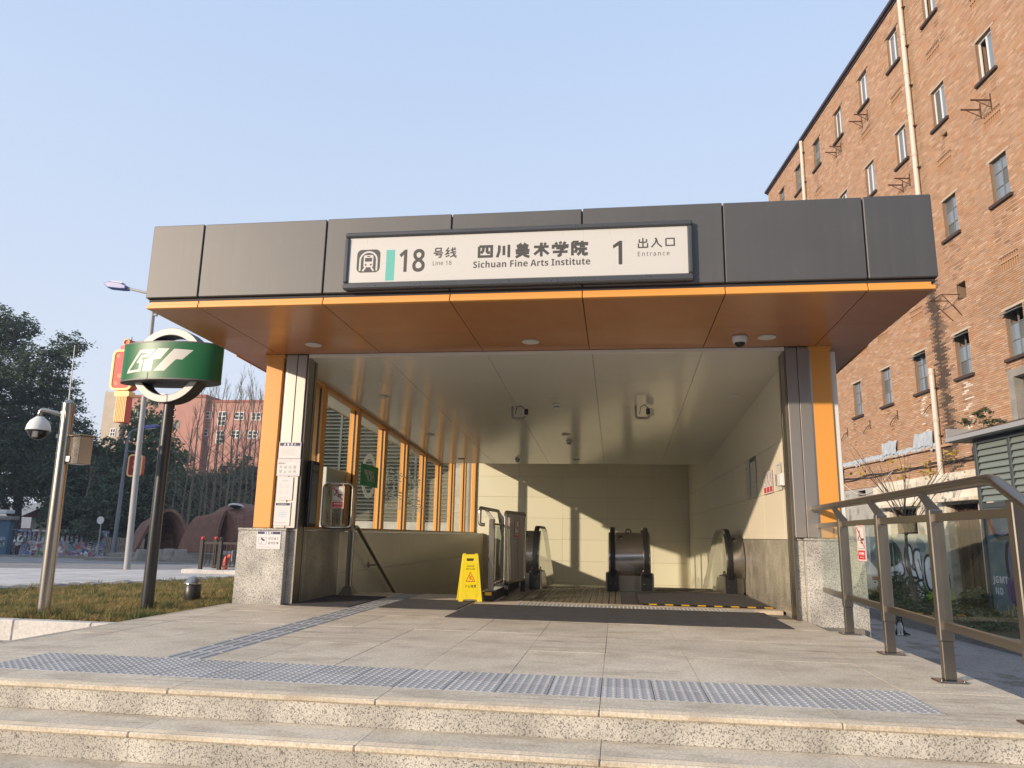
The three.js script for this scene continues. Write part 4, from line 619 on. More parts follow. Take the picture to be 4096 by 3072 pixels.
// ---------------------------------------------------------------- printed notices
const lines = (x, x0, x1, y0, y1, n, c = '#8d8a86', w = 1.4) => { x.fillStyle = c; for (let i = 0; i < n; i++) { const y = y0 + (y1 - y0) * i / n; let p = x0 + (i % 3 === 0 ? 8 : 0); const e = x1 - rr(0, (x1 - x0) * 0.35); while (p < e) { const l = rr(3, 9); x.fillRect(p, y, l, w * 2); p += l + rr(1, 3); } } };
{
  const note = (label, x, y, z, w, h, draw, ry = 0) => { const o = thing('paper_notice', label, 'notice', [x, y, z], ry, 'paper notices on the entrance'); sheet('notice', w, h, 0.003, (c, W, H) => { c.fillStyle = '#cfcdce'; c.fillRect(0, 0, W, H); draw(c, W, H); }, 1000, o); return o; };
  note('landscape paper notice with navy title bar, topmost on the steel jamb', -4.183, 1.918, -9.082, 0.30, 0.212, (c, W, H) => { c.fillStyle = '#26305c'; c.fillRect(10, 8, W - 20, 40); c.strokeStyle = '#f0eef0'; cn(c, '温馨提示', 62, 13, 30, 3.4, 0.55); c.fillStyle = '#c05048'; c.fillRect(W * 0.7, 56, W * 0.27, 2); lines(c, 40, W - 24, 90, 180, 6); });
  note('landscape paper notice with two rows of large grey characters on the steel jamb', -4.183, 1.697, -9.083, 0.31, 0.218, (c, W, H) => { c.strokeStyle = '#6c6c6c'; cn(c, '温馨提示', 14, 44, 24, 2.6, 0.05); c.strokeStyle = '#77736c'; cn(c, '车站范围', 30, 84, 42, 3.6, 0.5); cn(c, '禁止涂鸦', 30, 142, 42, 3.6, 0.5); lines(c, 30, W - 90, 12, 20, 1); c.fillStyle = '#4a66a0'; c.fillRect(10, 28, W - 20, 2); c.fillRect(10, 204, W - 20, 3); });
  note('portrait paper timetable notice taped under the graffiti ban on the steel jamb', -4.212, 1.428, -9.084, 0.215, 0.295, (c, W, H) => { lines(c, 20, W - 30, 14, 20, 1); lines(c, 60, W - 50, 44, 70, 2, '#555'); lines(c, 26, 84, 90, 150, 5); lines(c, 120, 176, 100, 150, 4); lines(c, 26, 84, 176, 230, 4); lines(c, 120, 176, 180, 230, 3); lines(c, 40, W - 20, 255, 280, 2); });
  note('portrait paper notice with navy bar and pale blue emblem on the steel jamb', -4.22, 1.107, -9.085, 0.215, 0.295, (c, W, H) => { c.fillStyle = '#2c3052'; c.fillRect(12, 10, W - 24, 32); lines(c, 24, W - 24, 22, 34, 1, '#dfe0e8', 3); c.strokeStyle = '#9fc0dc'; c.lineWidth = 4; for (let i = 0; i < 6; i++) { const a = i * 1.047; c.beginPath(); c.arc(W / 2 + Math.cos(a) * 22, 150 + Math.sin(a) * 24, 24, 0, 7); c.stroke(); } lines(c, 30, W - 30, 84, 200, 5, '#999'); c.fillStyle = '#b04a44'; c.fillRect(10, 255, W * 0.7, 3); lines(c, 50, W - 20, 270, 282, 1); });
  note('surveillance notice with camera pictogram fixed on the granite pedestal', -4.365, 0.778, -9.066, 0.32, 0.222, (c, W, H) => {
    c.fillStyle = '#262b55'; c.fillRect(8, 6, W - 16, 32); c.strokeStyle = '#f0f0f0'; cn(c, '温馨提示', 98, 9, 26, 3.2, 0.15); c.strokeStyle = '#4a4a58'; c.lineWidth = 3; c.beginPath(); c.roundRect(26, 78, 110, 86, 6); c.stroke();
    c.fillStyle = '#262b45'; c.save(); c.translate(84, 108); c.rotate(0.5); c.fillRect(-32, -12, 58, 22); c.restore(); c.lineWidth = 4; c.beginPath(); c.moveTo(42, 152); c.lineTo(72, 152); c.lineTo(72, 128); c.stroke(); c.strokeStyle = '#34363c'; cn(c, '您已进入', 156, 76, 33, 3, 0.08); cn(c, '监控区域', 156, 130, 33, 3, 0.08); c.fillStyle = '#b6564e'; c.fillRect(4, 192, W * 0.55, 2.5); lines(c, 130, W - 16, 204, 214, 1);
  });
  const rw = (label, z, y, w, h, draw) => note(label, 2.116, y, z, w, h, draw, -Math.PI / 2);
  rw('tall narrow grey text notice on the beige wall, furthest from the white box', -12.5, 1.845, 0.32, 0.60, (c, W, H) => { c.fillStyle = '#b9b7ae'; c.fillRect(0, 0, W, H); c.fillStyle = '#4a4a48'; c.fillRect(20, 90, 60, 50); lines(c, 30, W - 20, 180, 560, 26, '#777'); });
  rw('tall notice with dark heading and rows of small pictures on the beige wall', -12.02, 1.86, 0.46, 0.62, (c, W, H) => { c.fillStyle = '#c4c2b8'; c.fillRect(0, 0, W, H); c.fillStyle = '#34332f'; c.fillRect(10, 10, W - 20, 70); for (let r = 0; r < 6; r++) for (let k = 0; k < 3; k++) { c.fillStyle = r > 3 ? '#2a2a2a' : '#8a6f6a'; c.beginPath(); c.ellipse(W * (0.25 + k * 0.24), 130 + r * 68, 10, 24, 0.2, 0, 7); c.fill(); } lines(c, 20, W - 20, 545, 610, 4, '#555'); });
  rw('three joined red and white prohibition pictograms on the beige wall', -10.905, 1.69, 0.62, 0.315, (c, W, H) => { c.strokeStyle = '#b23a34'; c.lineWidth = 10; c.strokeRect(0, 0, W, H); for (let k = 0; k < 3; k++) { const o = k * W / 3; c.strokeRect(o, 0, W / 3, H); c.strokeStyle = '#333'; c.lineWidth = 3; c.strokeRect(o + 26, 26, W / 3 - 52, H * 0.55); c.fillStyle = '#2a2826'; c.fillRect(o + 86 + k * 10, 60, 24, 100); c.beginPath(); c.arc(o + 98 + k * 8, 50, 14, 0, 7); c.fill(); c.strokeStyle = '#c02a2e'; c.lineWidth = 12; c.beginPath(); c.moveTo(o + 28, 28); c.lineTo(o + W / 3 - 30, 26 + H * 0.55); c.stroke(); c.strokeStyle = '#b23a34'; c.lineWidth = 8; c.fillStyle = '#bf3438'; c.fillRect(o + 24, H * 0.7, W / 3 - 48, H * 0.24); } });
  rw('grey paper in a clear pocket beside the white box on the beige wall', -10.16, 1.715, 0.24, 0.36, (c, W, H) => { c.fillStyle = '#c6c4c2'; c.fillRect(0, 0, W, H); c.fillStyle = '#6a6a72'; c.fillRect(20, 26, W - 60, 8); c.fillRect(50, 50, 50, 4); });
  rw('narrow vertical blue label stuck on the beige wall', -10.36, 1.685, 0.04, 0.155, (c, W, H) => { c.fillStyle = '#3c4a78'; c.fillRect(0, 0, W, H); lines(c, 8, W - 8, 14, H - 10, 8, '#c8cede'); });
  const b = thing('control_box', 'white control box with buttons mounted on the beige right wall', 'control box', [2.115, 1.56, -9.68], -Math.PI / 2);
  part('case', cb(-0.13, 0.10, 0, 0.155, 0.0, 0.09, 0.008), M.white, b); part('lid', cb(-0.125, 0.06, 0.004, 0.151, 0.09, 0.1, 0.004), M.white, b); part('button', [cyl([0.13, 0.1, 0], [0.13, 0.1, 0.03], 0.018), cyl([0.14, 0.05, 0], [0.14, 0.05, 0.03], 0.015)], M.red, b); part('socket', cb(-0.06, 0.0, -0.03, -0.002, 0.01, 0.06, 0.004), M.concrete, b);
  // poster case inside the left jamb and notice board behind the glazing
  const pc = thing('poster_case', 'black framed route map case beside the left jamb', 'display case', [-3.985, 0.95, -9.42], Math.PI / 2);
  part('frame', [cb(-0.13, 0.13, 0, 0.86, -0.03, 0.03, 0.01)], M.blackGloss, pc);
  const pm = new THREE.Mesh(new THREE.PlaneGeometry(0.21, 0.76).translate(0, 0.43, 0.032), std({ map: ctex(210, 760, (x, W, H) => { x.fillStyle = '#56585c'; x.fillRect(0, 0, W, H); x.fillStyle = '#2c2d30'; x.fillRect(0, 70, W, 40); x.strokeStyle = '#9aa0a6'; x.lineWidth = 3; x.beginPath(); x.moveTo(20, 260); x.lineTo(90, 210); x.lineTo(120, 240); x.lineTo(180, 150); x.stroke(); lines(x, 20, 190, 470, 700, 12, '#8b8e92'); }), roughness: 0.3 })); pm.name = 'map_print'; pc.add(pm);
  const nb = thing('notice_board', 'grey and dark red prohibition board standing behind the window glass', 'notice board', [-4.56, -0.16, -11.7], Math.PI / 2);
  part('panel', cb(-0.47, 0.47, 0.3, 2.06, -0.03, 0.03, 0.008), M.lampWhite, nb); part('post', [cb(-0.42, -0.36, 0, 0.3, -0.02, 0.02, 0.003), cb(0.36, 0.42, 0, 0.3, -0.02, 0.02, 0.003)], M.steelDull, nb);
  const nm = new THREE.Mesh(new THREE.PlaneGeometry(0.9, 1.72).translate(0, 1.18, 0.0325), std({ map: ctex(460, 880, (x, W, H) => { x.fillStyle = '#a9a49a'; x.fillRect(0, 0, W, H); x.fillStyle = '#6e1d26'; x.fillRect(0, 570, W, 250); for (let r = 0; r < 2; r++) for (let k = 0; k < 4; k++) { const a = 24 + k * 108, b = 120 + r * 210; x.strokeStyle = '#5a564e'; x.lineWidth = 3; x.strokeRect(a, b, 90, 150); x.fillStyle = '#1f1c1a'; x.beginPath(); x.arc(a + 45, b + 34, 12, 0, 7); x.fill(); x.fillRect(a + 34, b + 50, 22, 50); x.fillRect(a + 22, b + 56 + 8 * k, 46, 12); x.strokeStyle = '#8e2a2a'; x.lineWidth = 7; x.beginPath(); x.moveTo(a, b); x.lineTo(a + 90, b + 150); x.stroke(); } lines(x, 120, 400, 640, 760, 4, '#a2737a', 5); }), roughness: 0.5 })); nm.name = 'board_print'; nb.add(nm);
}
// ---------------------------------------------------------------- cameras and detectors under the ceilings
{
  const dc = thing('dome_camera', 'white dome camera under the orange soffit next to a downlight', 'security camera', [1.432, eaveY(-8.6), -8.6]);
  part('housing', lathe([[0.001, 0], [0.085, 0], [0.088, -0.02], [0.078, -0.075], [0.06, -0.08], [0.001, -0.08]], 0, 0, 0), M.white, dc); part('dome', (() => { const g = new THREE.SphereGeometry(0.062, 18, 10, 0, 6.3, Math.PI / 2, Math.PI / 2); g.translate(0, -0.07, 0); return g; })(), M.blackGloss, dc);
  const cam = (x, z, turn, label) => {
    const o = thing('ceiling_camera', label, 'security camera', [x, ceilY(z), z], 0, 'cameras on bent tubes under the ceiling');
    part('bracket', sweep(fillet([[-0.08, 0.02, 0], [-0.08, -0.20, 0], [0.13, -0.20, 0], [0.13, -0.12, 0]], 0.06), 0.02, 10), M.steel, o);
    part('body', mv(cb(-0.035, 0.035, -0.06, 0.06, -0.1, 0.05, 0.012), 0.14, -0.10, 0, turn), M.lampWhite, o);
    part('lens', mv(cb(-0.033, 0.033, -0.05, 0.05, 0.04, 0.066, 0.01), 0.14, -0.10, 0, turn), M.blackGloss, o);
    part('cable', sweep([[-0.02, -0.14, 0.03], [0.0, -0.02, 0.05], [0.07, 0.0, 0.05], [0.12, -0.04, 0.02]], 0.006, 6), M.rubber, o);
  };
  cam(-1.62, -12.0, 0.4, 'camera on a bent steel tube with a looped black cable, on the stair side'); cam(0.4, -12.0, -0.5, 'camera on a bent steel tube hanging above the right escalator mat');
  const sd = thing('smoke_detector', 'round white smoke detector on the ceiling between the two tube cameras', 'smoke detector', [-0.95, ceilY(-11.85), -11.85]);
  part('base', lathe([[0.001, 0], [0.06, 0], [0.062, -0.02], [0.05, -0.035], [0.001, -0.035]], 0, 0, 0), M.white, sd); part('head', lathe([[0.001, -0.035], [0.04, -0.035], [0.042, -0.06], [0.025, -0.075], [0.001, -0.076]], 0, 0, 0), M.white, sd); part('vent', lathe([[0.0435, -0.042], [0.044, -0.05], [0.0435, -0.054]], 0, 0, 0), M.dark, sd);
  dup(sd, [-0.95, ceilY(-15.1), -15.1], 0, 'round white smoke detector on the ceiling in line with the middle newel');
  dup(sd, [-2.32, ceilY(-17.45), -17.45], 0, 'round white smoke detector near the far end of the ceiling');
}
// ---------------------------------------------------------------- glass railing along the plaza
{
  const o = at('glass_railing', 'steel railing with glass panes and tubular handrail along the plaza edge', 'railing', [2.24, 0, -7.2]);
  const P = [[2.331, -9.43], [2.272, -8.057], [2.215, -6.759], [2.175, -5.553], [2.13, -4.36]];
  P.forEach(([x, z], i) => {
    const p = part('post', [cb(x - 0.045, x + 0.045, 0.26, 1.125, z - 0.035, z + 0.035, 0.006)], M.railSteel, o); part('sleeve', cb(x - 0.038, x + 0.038, 0.012, 0.26, z - 0.028, z + 0.028, 0.004), M.steelDull, p); part('foot_plate', cb(x - 0.09, x + 0.09, 0, 0.012, z - 0.075, z + 0.075, 0.003), M.steelDull, p); part('foot_bolt', [[-0.07, 0.055], [0.07, 0.055]].map(([a, b]) => cyl([x + a, 0.012, z + b], [x + a, 0.024, z + b], 0.009, 0.009, 6)), M.steelBright, p);
    if (i < 4) part('rail_arm', hexa([[x - 0.04, 1.125, z + 0.012], [x + 0.04, 1.125, z + 0.012], [x + 0.04, 1.125, z - 0.012], [x - 0.04, 1.125, z - 0.012], [x - 0.10, 1.235, z + 0.012], [x - 0.05, 1.235, z + 0.012], [x - 0.05, 1.235, z - 0.012], [x - 0.10, 1.235, z - 0.012]]), M.railSteel, p);
    if (i) {
      const [a, b] = P[i - 1];
      const bar = (y0, y1, hw, nm, m) => part(nm, hexa([[a - hw, y0, b + 0.036], [a + hw, y0, b + 0.036], [x + hw, y0, z - 0.036], [x - hw, y0, z - 0.036], [a - hw, y1, b + 0.036], [a + hw, y1, b + 0.036], [x + hw, y1, z - 0.036], [x - hw, y1, z - 0.036]]), m, o);
      bar(1.045, 1.095, 0.02, 'rail', M.steelDull); bar(0.335, 0.385, 0.02, 'rail', M.steelDull); part('glass_pane', quad([a, 0.38, b + 0.036], [x, 0.38, z - 0.036], [x, 1.05, z - 0.036], [a, 1.05, b + 0.036]), M.glass, o);
    }
  });
  part('handrail', sweep(fillet([[2.275, 1.255, -9.62], [2.262, 1.258, -9.2], [2.095, 1.258, -4.52], [2.08, 0.72, -3.4]], 0.08), 0.034, 16), M.steelDull, o);
  const n = thing('railing_notice', 'white and red climbing ban notice tied to the railing glass', 'notice', [2.215, 0.885, -7.31], -Math.PI / 2 + 0.045);
  sheet('notice', 0.205, 0.325, 0.004, (x, W, H) => noClimb(x, W, H), 1000, n);
}
// ---------------------------------------------------------------- pixel of the 4096 x 3072 photograph -> point at depth z
camera.updateMatrixWorld();
function PX(u, v, z) { const d = V3((u - 2048) / 2963.1, -(v - 1536) / 2963.1, -1).applyQuaternion(camera.quaternion), t = z / d.z; return [d.x * t, 0.9 + d.y * t, z]; }
// ---------------------------------------------------------------- metro post
{
  const o = at('metro_post', 'black post with green oval drum and white ring carrying a white emblem', 'station post', [-5.12, -0.03, -7.83]);
  part('pole', [cyl([-5.12, -0.05, -7.83], [-5.12, 2.32, -7.83], 0.066, 0.06, 24)], phy({ color: lin(0.022, 0.022, 0.024), roughness: 0.35, clearcoat: 0.3 }), o);
  part('base_flange', cyl([-5.12, -0.05, -7.83], [-5.12, -0.015, -7.83], 0.12, 0.12, 20), M.black, o);
  part('bolt', [2.14, 2.22].map((y) => cyl([-5.06, y, -7.83], [-5.035, y, -7.83], 0.012, 0.012, 8)), M.steelBright, o);
  const cx = -5.135, cy = 2.752, cz = -7.83, arc = (r, n, s = 1) => Array.from({ length: n }, (_, i) => [Math.cos(s * i / n * 6.28318) * r, Math.sin(s * i / n * 6.28318) * r]);
  part('ring', mv(extr(arc(0.442, 64), 0.2, 0, [arc(0.355, 64, -1)]), cx, cy - 0.02, cz - 0.1), M.black, o);
  part('ring_face', mv(extr(arc(0.436, 64), 0.006, 0.001, [arc(0.362, 64, -1)]), cx, cy - 0.02, cz + 0.1005), M.signWhite, o);
  // drum: elliptic cylinder
  const a = 0.61, b = 0.27, h = 0.415, N = 72, pos = [], uv = [];
  const P = (i) => { const t = i / N * 6.28318; return [Math.sin(t) * a, Math.cos(t) * b]; };
  for (let i = 0; i < N; i++) { const p = P(i), q = P(i + 1), U = (k) => 0.5 + ((k > N / 2 ? k - N : k) / N) * 2.0; const u0 = U(i === 0 ? 0 : i), u1 = U(i + 1 > N / 2 && i < N / 2 ? N / 2 : i + 1 === N ? N : i + 1); const v = [[p, -h / 2, u0, 0], [q, -h / 2, u1, 0], [q, h / 2, u1, 1], [p, h / 2, u0, 1]]; for (const k of [0, 1, 2, 0, 2, 3]) { const [w, y, uu, vv] = v[k]; pos.push(w[0], y, w[1]); uv.push(uu, vv); } }
  const g = new THREE.BufferGeometry(); g.setAttribute('position', new THREE.Float32BufferAttribute(pos, 3)); g.setAttribute('uv', new THREE.Float32BufferAttribute(uv, 2));
  const nr = []; for (let i = 0; i < pos.length; i += 3) { const n = V3(pos[i] / (a * a), 0, pos[i + 2] / (b * b)).normalize(); nr.push(n.x, 0, n.z); } g.setAttribute('normal', new THREE.Float32BufferAttribute(nr, 3)); g.translate(cx, cy, cz);
  const tx = ctex(2048, 512, (x, W, H) => { x.fillStyle = '#146239'; x.fillRect(0, 0, W, H); for (let i = 0; i < 500; i++) { x.fillStyle = `rgba(10,50,30,${rr(0.01, 0.05)})`; x.fillRect(rr(0, W), rr(0, H), rr(2, 20), rr(1, 30)); } const m = ([u, v]) => { const xx = (u - 985) / 840 * a, t = Math.asin(clamp(xx / a, -0.98, 0.98)); return [W / 2 + t / Math.PI * W, H * (0.5 + (v - 550) / 560)]; }; x.fillStyle = '#c9c6be'; CRT.forEach((p, i) => { x.beginPath(); p.forEach((q, k) => { const n = p[(k + 1) % p.length]; for (let s = 0; s < 6; s++) { const [X, Y] = m([q[0] + (n[0] - q[0]) * s / 6, q[1] + (n[1] - q[1]) * s / 6]); x[k || s ? 'lineTo' : 'moveTo'](X, Y); } }); x.fill(); }); x.fillStyle = '#146239'; x.beginPath(); CRTHOLE.forEach((q, k) => { const [X, Y] = m(q); x[k ? 'lineTo' : 'moveTo'](X, Y); }); x.fill(); x.strokeStyle = 'rgba(60,58,50,.35)'; x.lineWidth = 2; for (const u of [680, 740, 975]) { const [X] = m([u, 0]); x.beginPath(); x.moveTo(X, 140); x.lineTo(X + rr(-4, 4), 200); x.lineTo(X + rr(-10, 4), 330); x.stroke(); } });
  part('drum', g, phy({ map: tx, roughness: 0.42 }), o);
  const rim = (y, t, e) => { const s = Array.from({ length: N }, (_, i) => { const p = P(i); return [p[0] * (1 + e), p[1] * (1 + e * 2)]; }); const q = extr(s, t, 0); q.rotateX(-Math.PI / 2); q.translate(cx, y, cz); return q; };
  o.position.set(-5.975, -0.16, -9.135); o.scale.setScalar(1.167);
  part('drum_rim', [rim(cy - h / 2 - 0.016, 0.016, 0.004), rim(cy + h / 2, 0.016, 0.004)], M.fascia[0], o);
}
// ---------------------------------------------------------------- camera pole
{
  const o = at('camera_pole', 'polished steel pole with dome camera, steel cabinet and thin antenna', 'camera pole', [-5.74, -0.03, -7.05]);
  part('pole', cyl([-5.735, -0.05, -7.05], [-5.775, 2.16, -7.05], 0.062, 0.06, 28), M.steelBright, o);
  part('pole_cap', [lathe([[0.001, 0.03], [0.03, 0.03], [0.045, 0.02], [0.045, 0], [0.062, 0], [0.062, -0.01]], -5.775, 2.165, -7.05)], M.steelBright, o);
  part('antenna', [cyl([-5.78, 2.18, -7.05], [-5.80, 2.8, -7.05], 0.007, 0.004, 8)], M.white, o);
  const arm = part('arm', sweep(fillet([[-5.76, 2.015, -7.03], [-5.90, 2.06, -6.98], [-6.01, 2.085, -6.95], [-6.015, 1.985, -6.95]], 0.05), 0.022, 12), M.steelBright, o);
  part('arm_flange', hexa([[-5.80, 1.95, -7.0], [-5.74, 1.95, -7.0], [-5.74, 1.95, -7.04], [-5.80, 1.95, -7.04], [-5.81, 2.07, -6.99], [-5.75, 2.07, -6.99], [-5.75, 2.07, -7.04], [-5.81, 2.07, -7.04]]), M.steelBright, arm);
  const cam = part('dome_camera', lathe([[0.001, 0.135], [0.035, 0.135], [0.045, 0.125], [0.05, 0.12], [0.085, 0.09], [0.108, 0.045], [0.116, 0.0], [0.118, -0.012], [0.11, -0.012], [0.001, -0.012]], -6.005, 1.868, -6.95, 32), M.white, o);
  part('dome', (() => { const g = new THREE.SphereGeometry(0.1, 24, 14, 0, 6.3, Math.PI / 2, Math.PI / 2); g.translate(-6.005, 1.86, -6.95); return g; })(), M.blackGloss, cam);
  part('lens_window', mv(cb(-0.03, 0.03, -0.06, 0.02, 0.075, 0.096, 0.01), -5.99, 1.83, -6.95, 0.3), M.steelDull, cam);
  const box = part('cabinet', [mv(cb(-0.085, 0.085, 0, 0.29, -0.07, 0.07, 0.004), -5.585, 1.515, -7.08, -0.35), mv(cb(-0.10, 0.105, 0.29, 0.308, -0.085, 0.095, 0.004), -5.585, 1.515, -7.08, -0.35)], M.steelBright, o);
  part('cabinet_vent', [0, 1, 2, 3].map((i) => mv(cb(0.0, 0.05, 0.08 + i * 0.022, 0.09 + i * 0.022, 0.07, 0.076, 0.002), -5.585, 1.515, -7.08, -0.35)), M.steelDull, box);
  part('clamp', cb(-5.70, -5.655, 1.54, 1.6, -7.1, -7.02, 0.004), M.steelBright, box);
  o.position.set(-6.69, -0.16, -8.225); o.scale.setScalar(1.167);
  part('junction', cb(-5.85, -5.825, 1.79, 1.83, -7.06, -7.02, 0.003), M.white, o);
}
// ---------------------------------------------------------------- bollard lamp
{
  const o = thing('bollard_light', 'short black bollard with slanted steel cap in the grass', 'bollard', [-6.17, -0.16, -10.5]); o.scale.setScalar(1.167);
  part('body', lathe([[0.001, 0], [0.1, 0], [0.1, 0.225], [0.001, 0.225]], 0, 0, 0, 28), std({ color: lin(0.03, 0.028, 0.027), roughness: 0.6, roughnessMap: T.smudge }), o);
  part('cap', (() => { const g = new THREE.LatheGeometry([[0.108, 0], [0.11, 0.012], [0.104, 0.02], [0.1, 0.03], [0.052, 0.085], [0.03, 0.097], [0.001, 0.1]].map((p) => new THREE.Vector2(...p)), 28); const p = g.attributes.position; for (let i = 0; i < p.count; i++) p.setX(i, p.getX(i) - Math.max(0, p.getY(i) - 0.012) * 0.0); g.computeVertexNormals(); g.translate(0, 0.225, 0); return g; })(), M.steelBright, o);
}
// ---------------------------------------------------------------- hydrant guard and red pipe
{
  const y0 = gy(-11.5, -20.9) + 0.07;
  struct('hydrant_plinth', cb(-12.5, -9.6, y0 - 0.1, y0 + 0.12, -21.6, -20.55, 0.02), M.paleStone);
  const f = at('guard_fence', 'dark brown iron guard fence with ball finials around the red pipe', 'fence', [-11.4, y0 + 0.12, -20.9]);
  const iron = std({ color: lin(0.035, 0.028, 0.024), roughness: 0.7 });
  for (const [x, z] of [[-12.0, -20.7], [-11.42, -20.7], [-10.6, -20.7], [-12.0, -21.45]]) { const p = part('fence_post', cb(x - 0.05, x + 0.05, y0 + 0.12, y0 + 0.95, z - 0.05, z + 0.05, 0.008), iron, f); part('finial', sph(x, y0 + 1.0, z, 0.055), x < -11.5 ? M.red : iron, p); }
  part('fence_rail', [bx(-11.95, -10.65, y0 + 0.84, y0 + 0.9, -20.72, -20.68), bx(-11.95, -10.65, y0 + 0.2, y0 + 0.24, -20.72, -20.68)], iron, f);
  for (let i = 1; i < 11; i++) part('fence_bar', cyl([-12 + i * 0.13, y0 + 0.24, -20.7], [-12 + i * 0.13, y0 + 0.84, -20.7], 0.016, 0.016, 8), iron, f);
  const h = at('fire_pipe', 'bent red water pipe with valve behind the iron guard fence', 'pipe', [-11.2, y0 + 0.12, -21.1]);
  part('pipe', sweep(fillet([[-11.45, y0 + 0.1, -21.1], [-11.45, y0 + 0.5, -21.1], [-11.1, y0 + 0.5, -21.1], [-10.5, y0 + 0.5, -21.1]], 0.18), 0.07, 14), M.redBright, h); part('valve', [cyl([-11.2, y0 + 0.34, -21.1], [-11.2, y0 + 0.66, -21.1], 0.1), cyl([-11.08, y0 + 0.5, -21.1], [-11.02, y0 + 0.5, -21.1], 0.1)], M.poleDark, h);
  const n = at('fence_notice', 'red and white notice board on the iron guard fence', 'notice', [-10.72, y0 + 0.4, -20.66]); part('board', [bx(-10.85, -10.6, y0 + 0.58, y0 + 0.92, -20.665, -20.655)], M.white, n); part('red_band', [bx(-10.83, -10.62, y0 + 0.42, y0 + 0.56, -20.665, -20.655)], M.red, n);
}
// ---------------------------------------------------------------- street lamps and festival lanterns
function lampHead(o, tip, root) { const d = V3(...tip).sub(V3(...root)), L = d.length(), g = extr([[0, -0.03], [L * 0.3, -0.1], [L * 0.8, -0.1], [L, -0.02], [L * 0.8, 0.07], [L * 0.25, 0.06], [0, 0.04]], 0.24, 0.03); g.translate(0, 0, -0.12); g.applyQuaternion(new THREE.Quaternion().setFromUnitVectors(V3(1, 0, 0), d.normalize())); g.translate(...root); const h = part('lamp_head', g, M.blueLamp, o); const q = new THREE.BoxGeometry(L * 0.55, 0.03, 0.2); q.translate(L * 0.5, -0.14, 0); q.applyQuaternion(new THREE.Quaternion().setFromUnitVectors(V3(1, 0, 0), d)); q.translate(...root); part('lamp_lens', q, M.lampWhite, h); }
{
  const o = at('street_lamp', 'light grey street lamp with blue head and a tall red lantern banner', 'street lamp', [-15.2, -0.33, -22]);
  part('pole', [cyl([-15.2, -0.5, -22], [-15.27, 2.6, -22], 0.1, 0.092, 20), cyl([-15.27, 2.6, -22], [-15.36, 8.25, -22], 0.09, 0.065, 20), cyl([-15.265, 2.55, -22], [-15.268, 2.63, -22], 0.098, 0.098, 20), cyl([-15.24, 1.2, -22], [-15.243, 1.23, -22], 0.102, 0.102, 20)], M.poleGrey, o);
  part('arm', sweep(fillet([[-15.36, 8.2, -22], [-15.4, 8.62, -22], [-16.44, 8.88, -22]], 0.4), 0.045, 10), M.poleGrey, o); lampHead(o, [-17.2, 9.0, -22], [-16.42, 8.88, -22]);
  part('banner_bracket', [cyl([-15.31, 6.98, -22], [-16.05, 6.98, -22], 0.03), cyl([-16.02, 6.95, -22], [-16.02, 7.15, -22], 0.02), cyl([-15.32, 7.9, -22], [-15.2, 7.9, -22], 0.05)], M.poleGrey, o);
  const l = at('lantern_banner', 'tall orange red lantern banner with gold rim and striped tassel on the lamp', 'lantern', [-16.05, 4.2, -22]);
  const rb = (x0, x1, y0, y1, r) => { const p = []; for (const [cx, cy, a] of [[x1 - r, y0 + r, -1.571], [x1 - r, y1 - r, 0], [x0 + r, y1 - r, 1.571], [x0 + r, y0 + r, 3.1416]]) for (let i = 0; i <= 5; i++) p.push([cx + Math.cos(a + i * 0.314) * r, cy + Math.sin(a + i * 0.314) * r]); return p; };
  part('body', mv(extr(rb(-16.44, -15.72, 5.33, 6.64, 0.16), 0.34, 0.01), 0, 0, -22.17), M.redBright, l);
  part('rim', mv(extr(rb(-16.47, -15.69, 5.30, 6.67, 0.18), 0.03, 0.005, [rb(-16.40, -15.76, 5.37, 6.60, 0.13).reverse()]), 0, 0, -21.83), M.gold, l);
  part('top', [mv(extr(rb(-16.27, -15.85, 6.67, 6.82, 0.04), 0.3, 0.005), 0, 0, -22.15), mv(new THREE.CylinderGeometry(0.13, 0.13, 0.3, 20), -16.06, 6.92, -22, 0, Math.PI / 2)], M.redBright, l);
  part('top_scroll', mv(new THREE.TorusGeometry(0.1, 0.02, 8, 24), -16.06, 6.92, -21.83), M.gold, l);
  const lt = new THREE.Mesh(new THREE.PlaneGeometry(0.62, 1.2).translate(-16.08 + 16.05, 5.985 - 4.2, 0.186), std({ map: ctex(310, 600, (x, W, H) => { x.fillStyle = '#c9524a'; x.fillRect(0, 0, W, H); x.strokeStyle = '#e9b76a'; x.lineWidth = 5; for (const [a, b] of [[60, 60], [230, 60], [70, 520], [240, 520]]) { for (let r = 10; r < 40; r += 10) { x.beginPath(); x.arc(a, b, r, 0.4, 5.2); x.stroke(); } } x.fillStyle = '#e9b76a'; for (let i = 0; i < 60; i++) x.fillRect(rr(0, W), rr(60, 560), 3, 3); x.beginPath(); x.arc(W - 60, 240, 40, 0, 7); x.fill(); cn(x, '中', 74, 360, 84, 9); }), roughness: 0.6 })); lt.name = 'banner_print'; l.add(lt);
  part('tassel_cap', mv(extr(rb(-16.28, -15.76, 5.1, 5.28, 0.05), 0.32, 0.005), 0, 0, -22.16), M.gold, l);
  part('tassel', bx(-16.2, -15.82, 4.26, 5.1, -22.14, -21.86), M.redBright, l); part('tassel_stripe', Array.from({ length: 7 }, (_, i) => bx(-16.19 + i * 0.055, -16.16 + i * 0.055, 4.26, 5.1, -21.858, -21.84)), M.gold, l);
  const o2 = at('street_lamp', 'slender dark grey street lamp on the far pavement with small lantern', 'street lamp', [-30.03, -1, -42]);
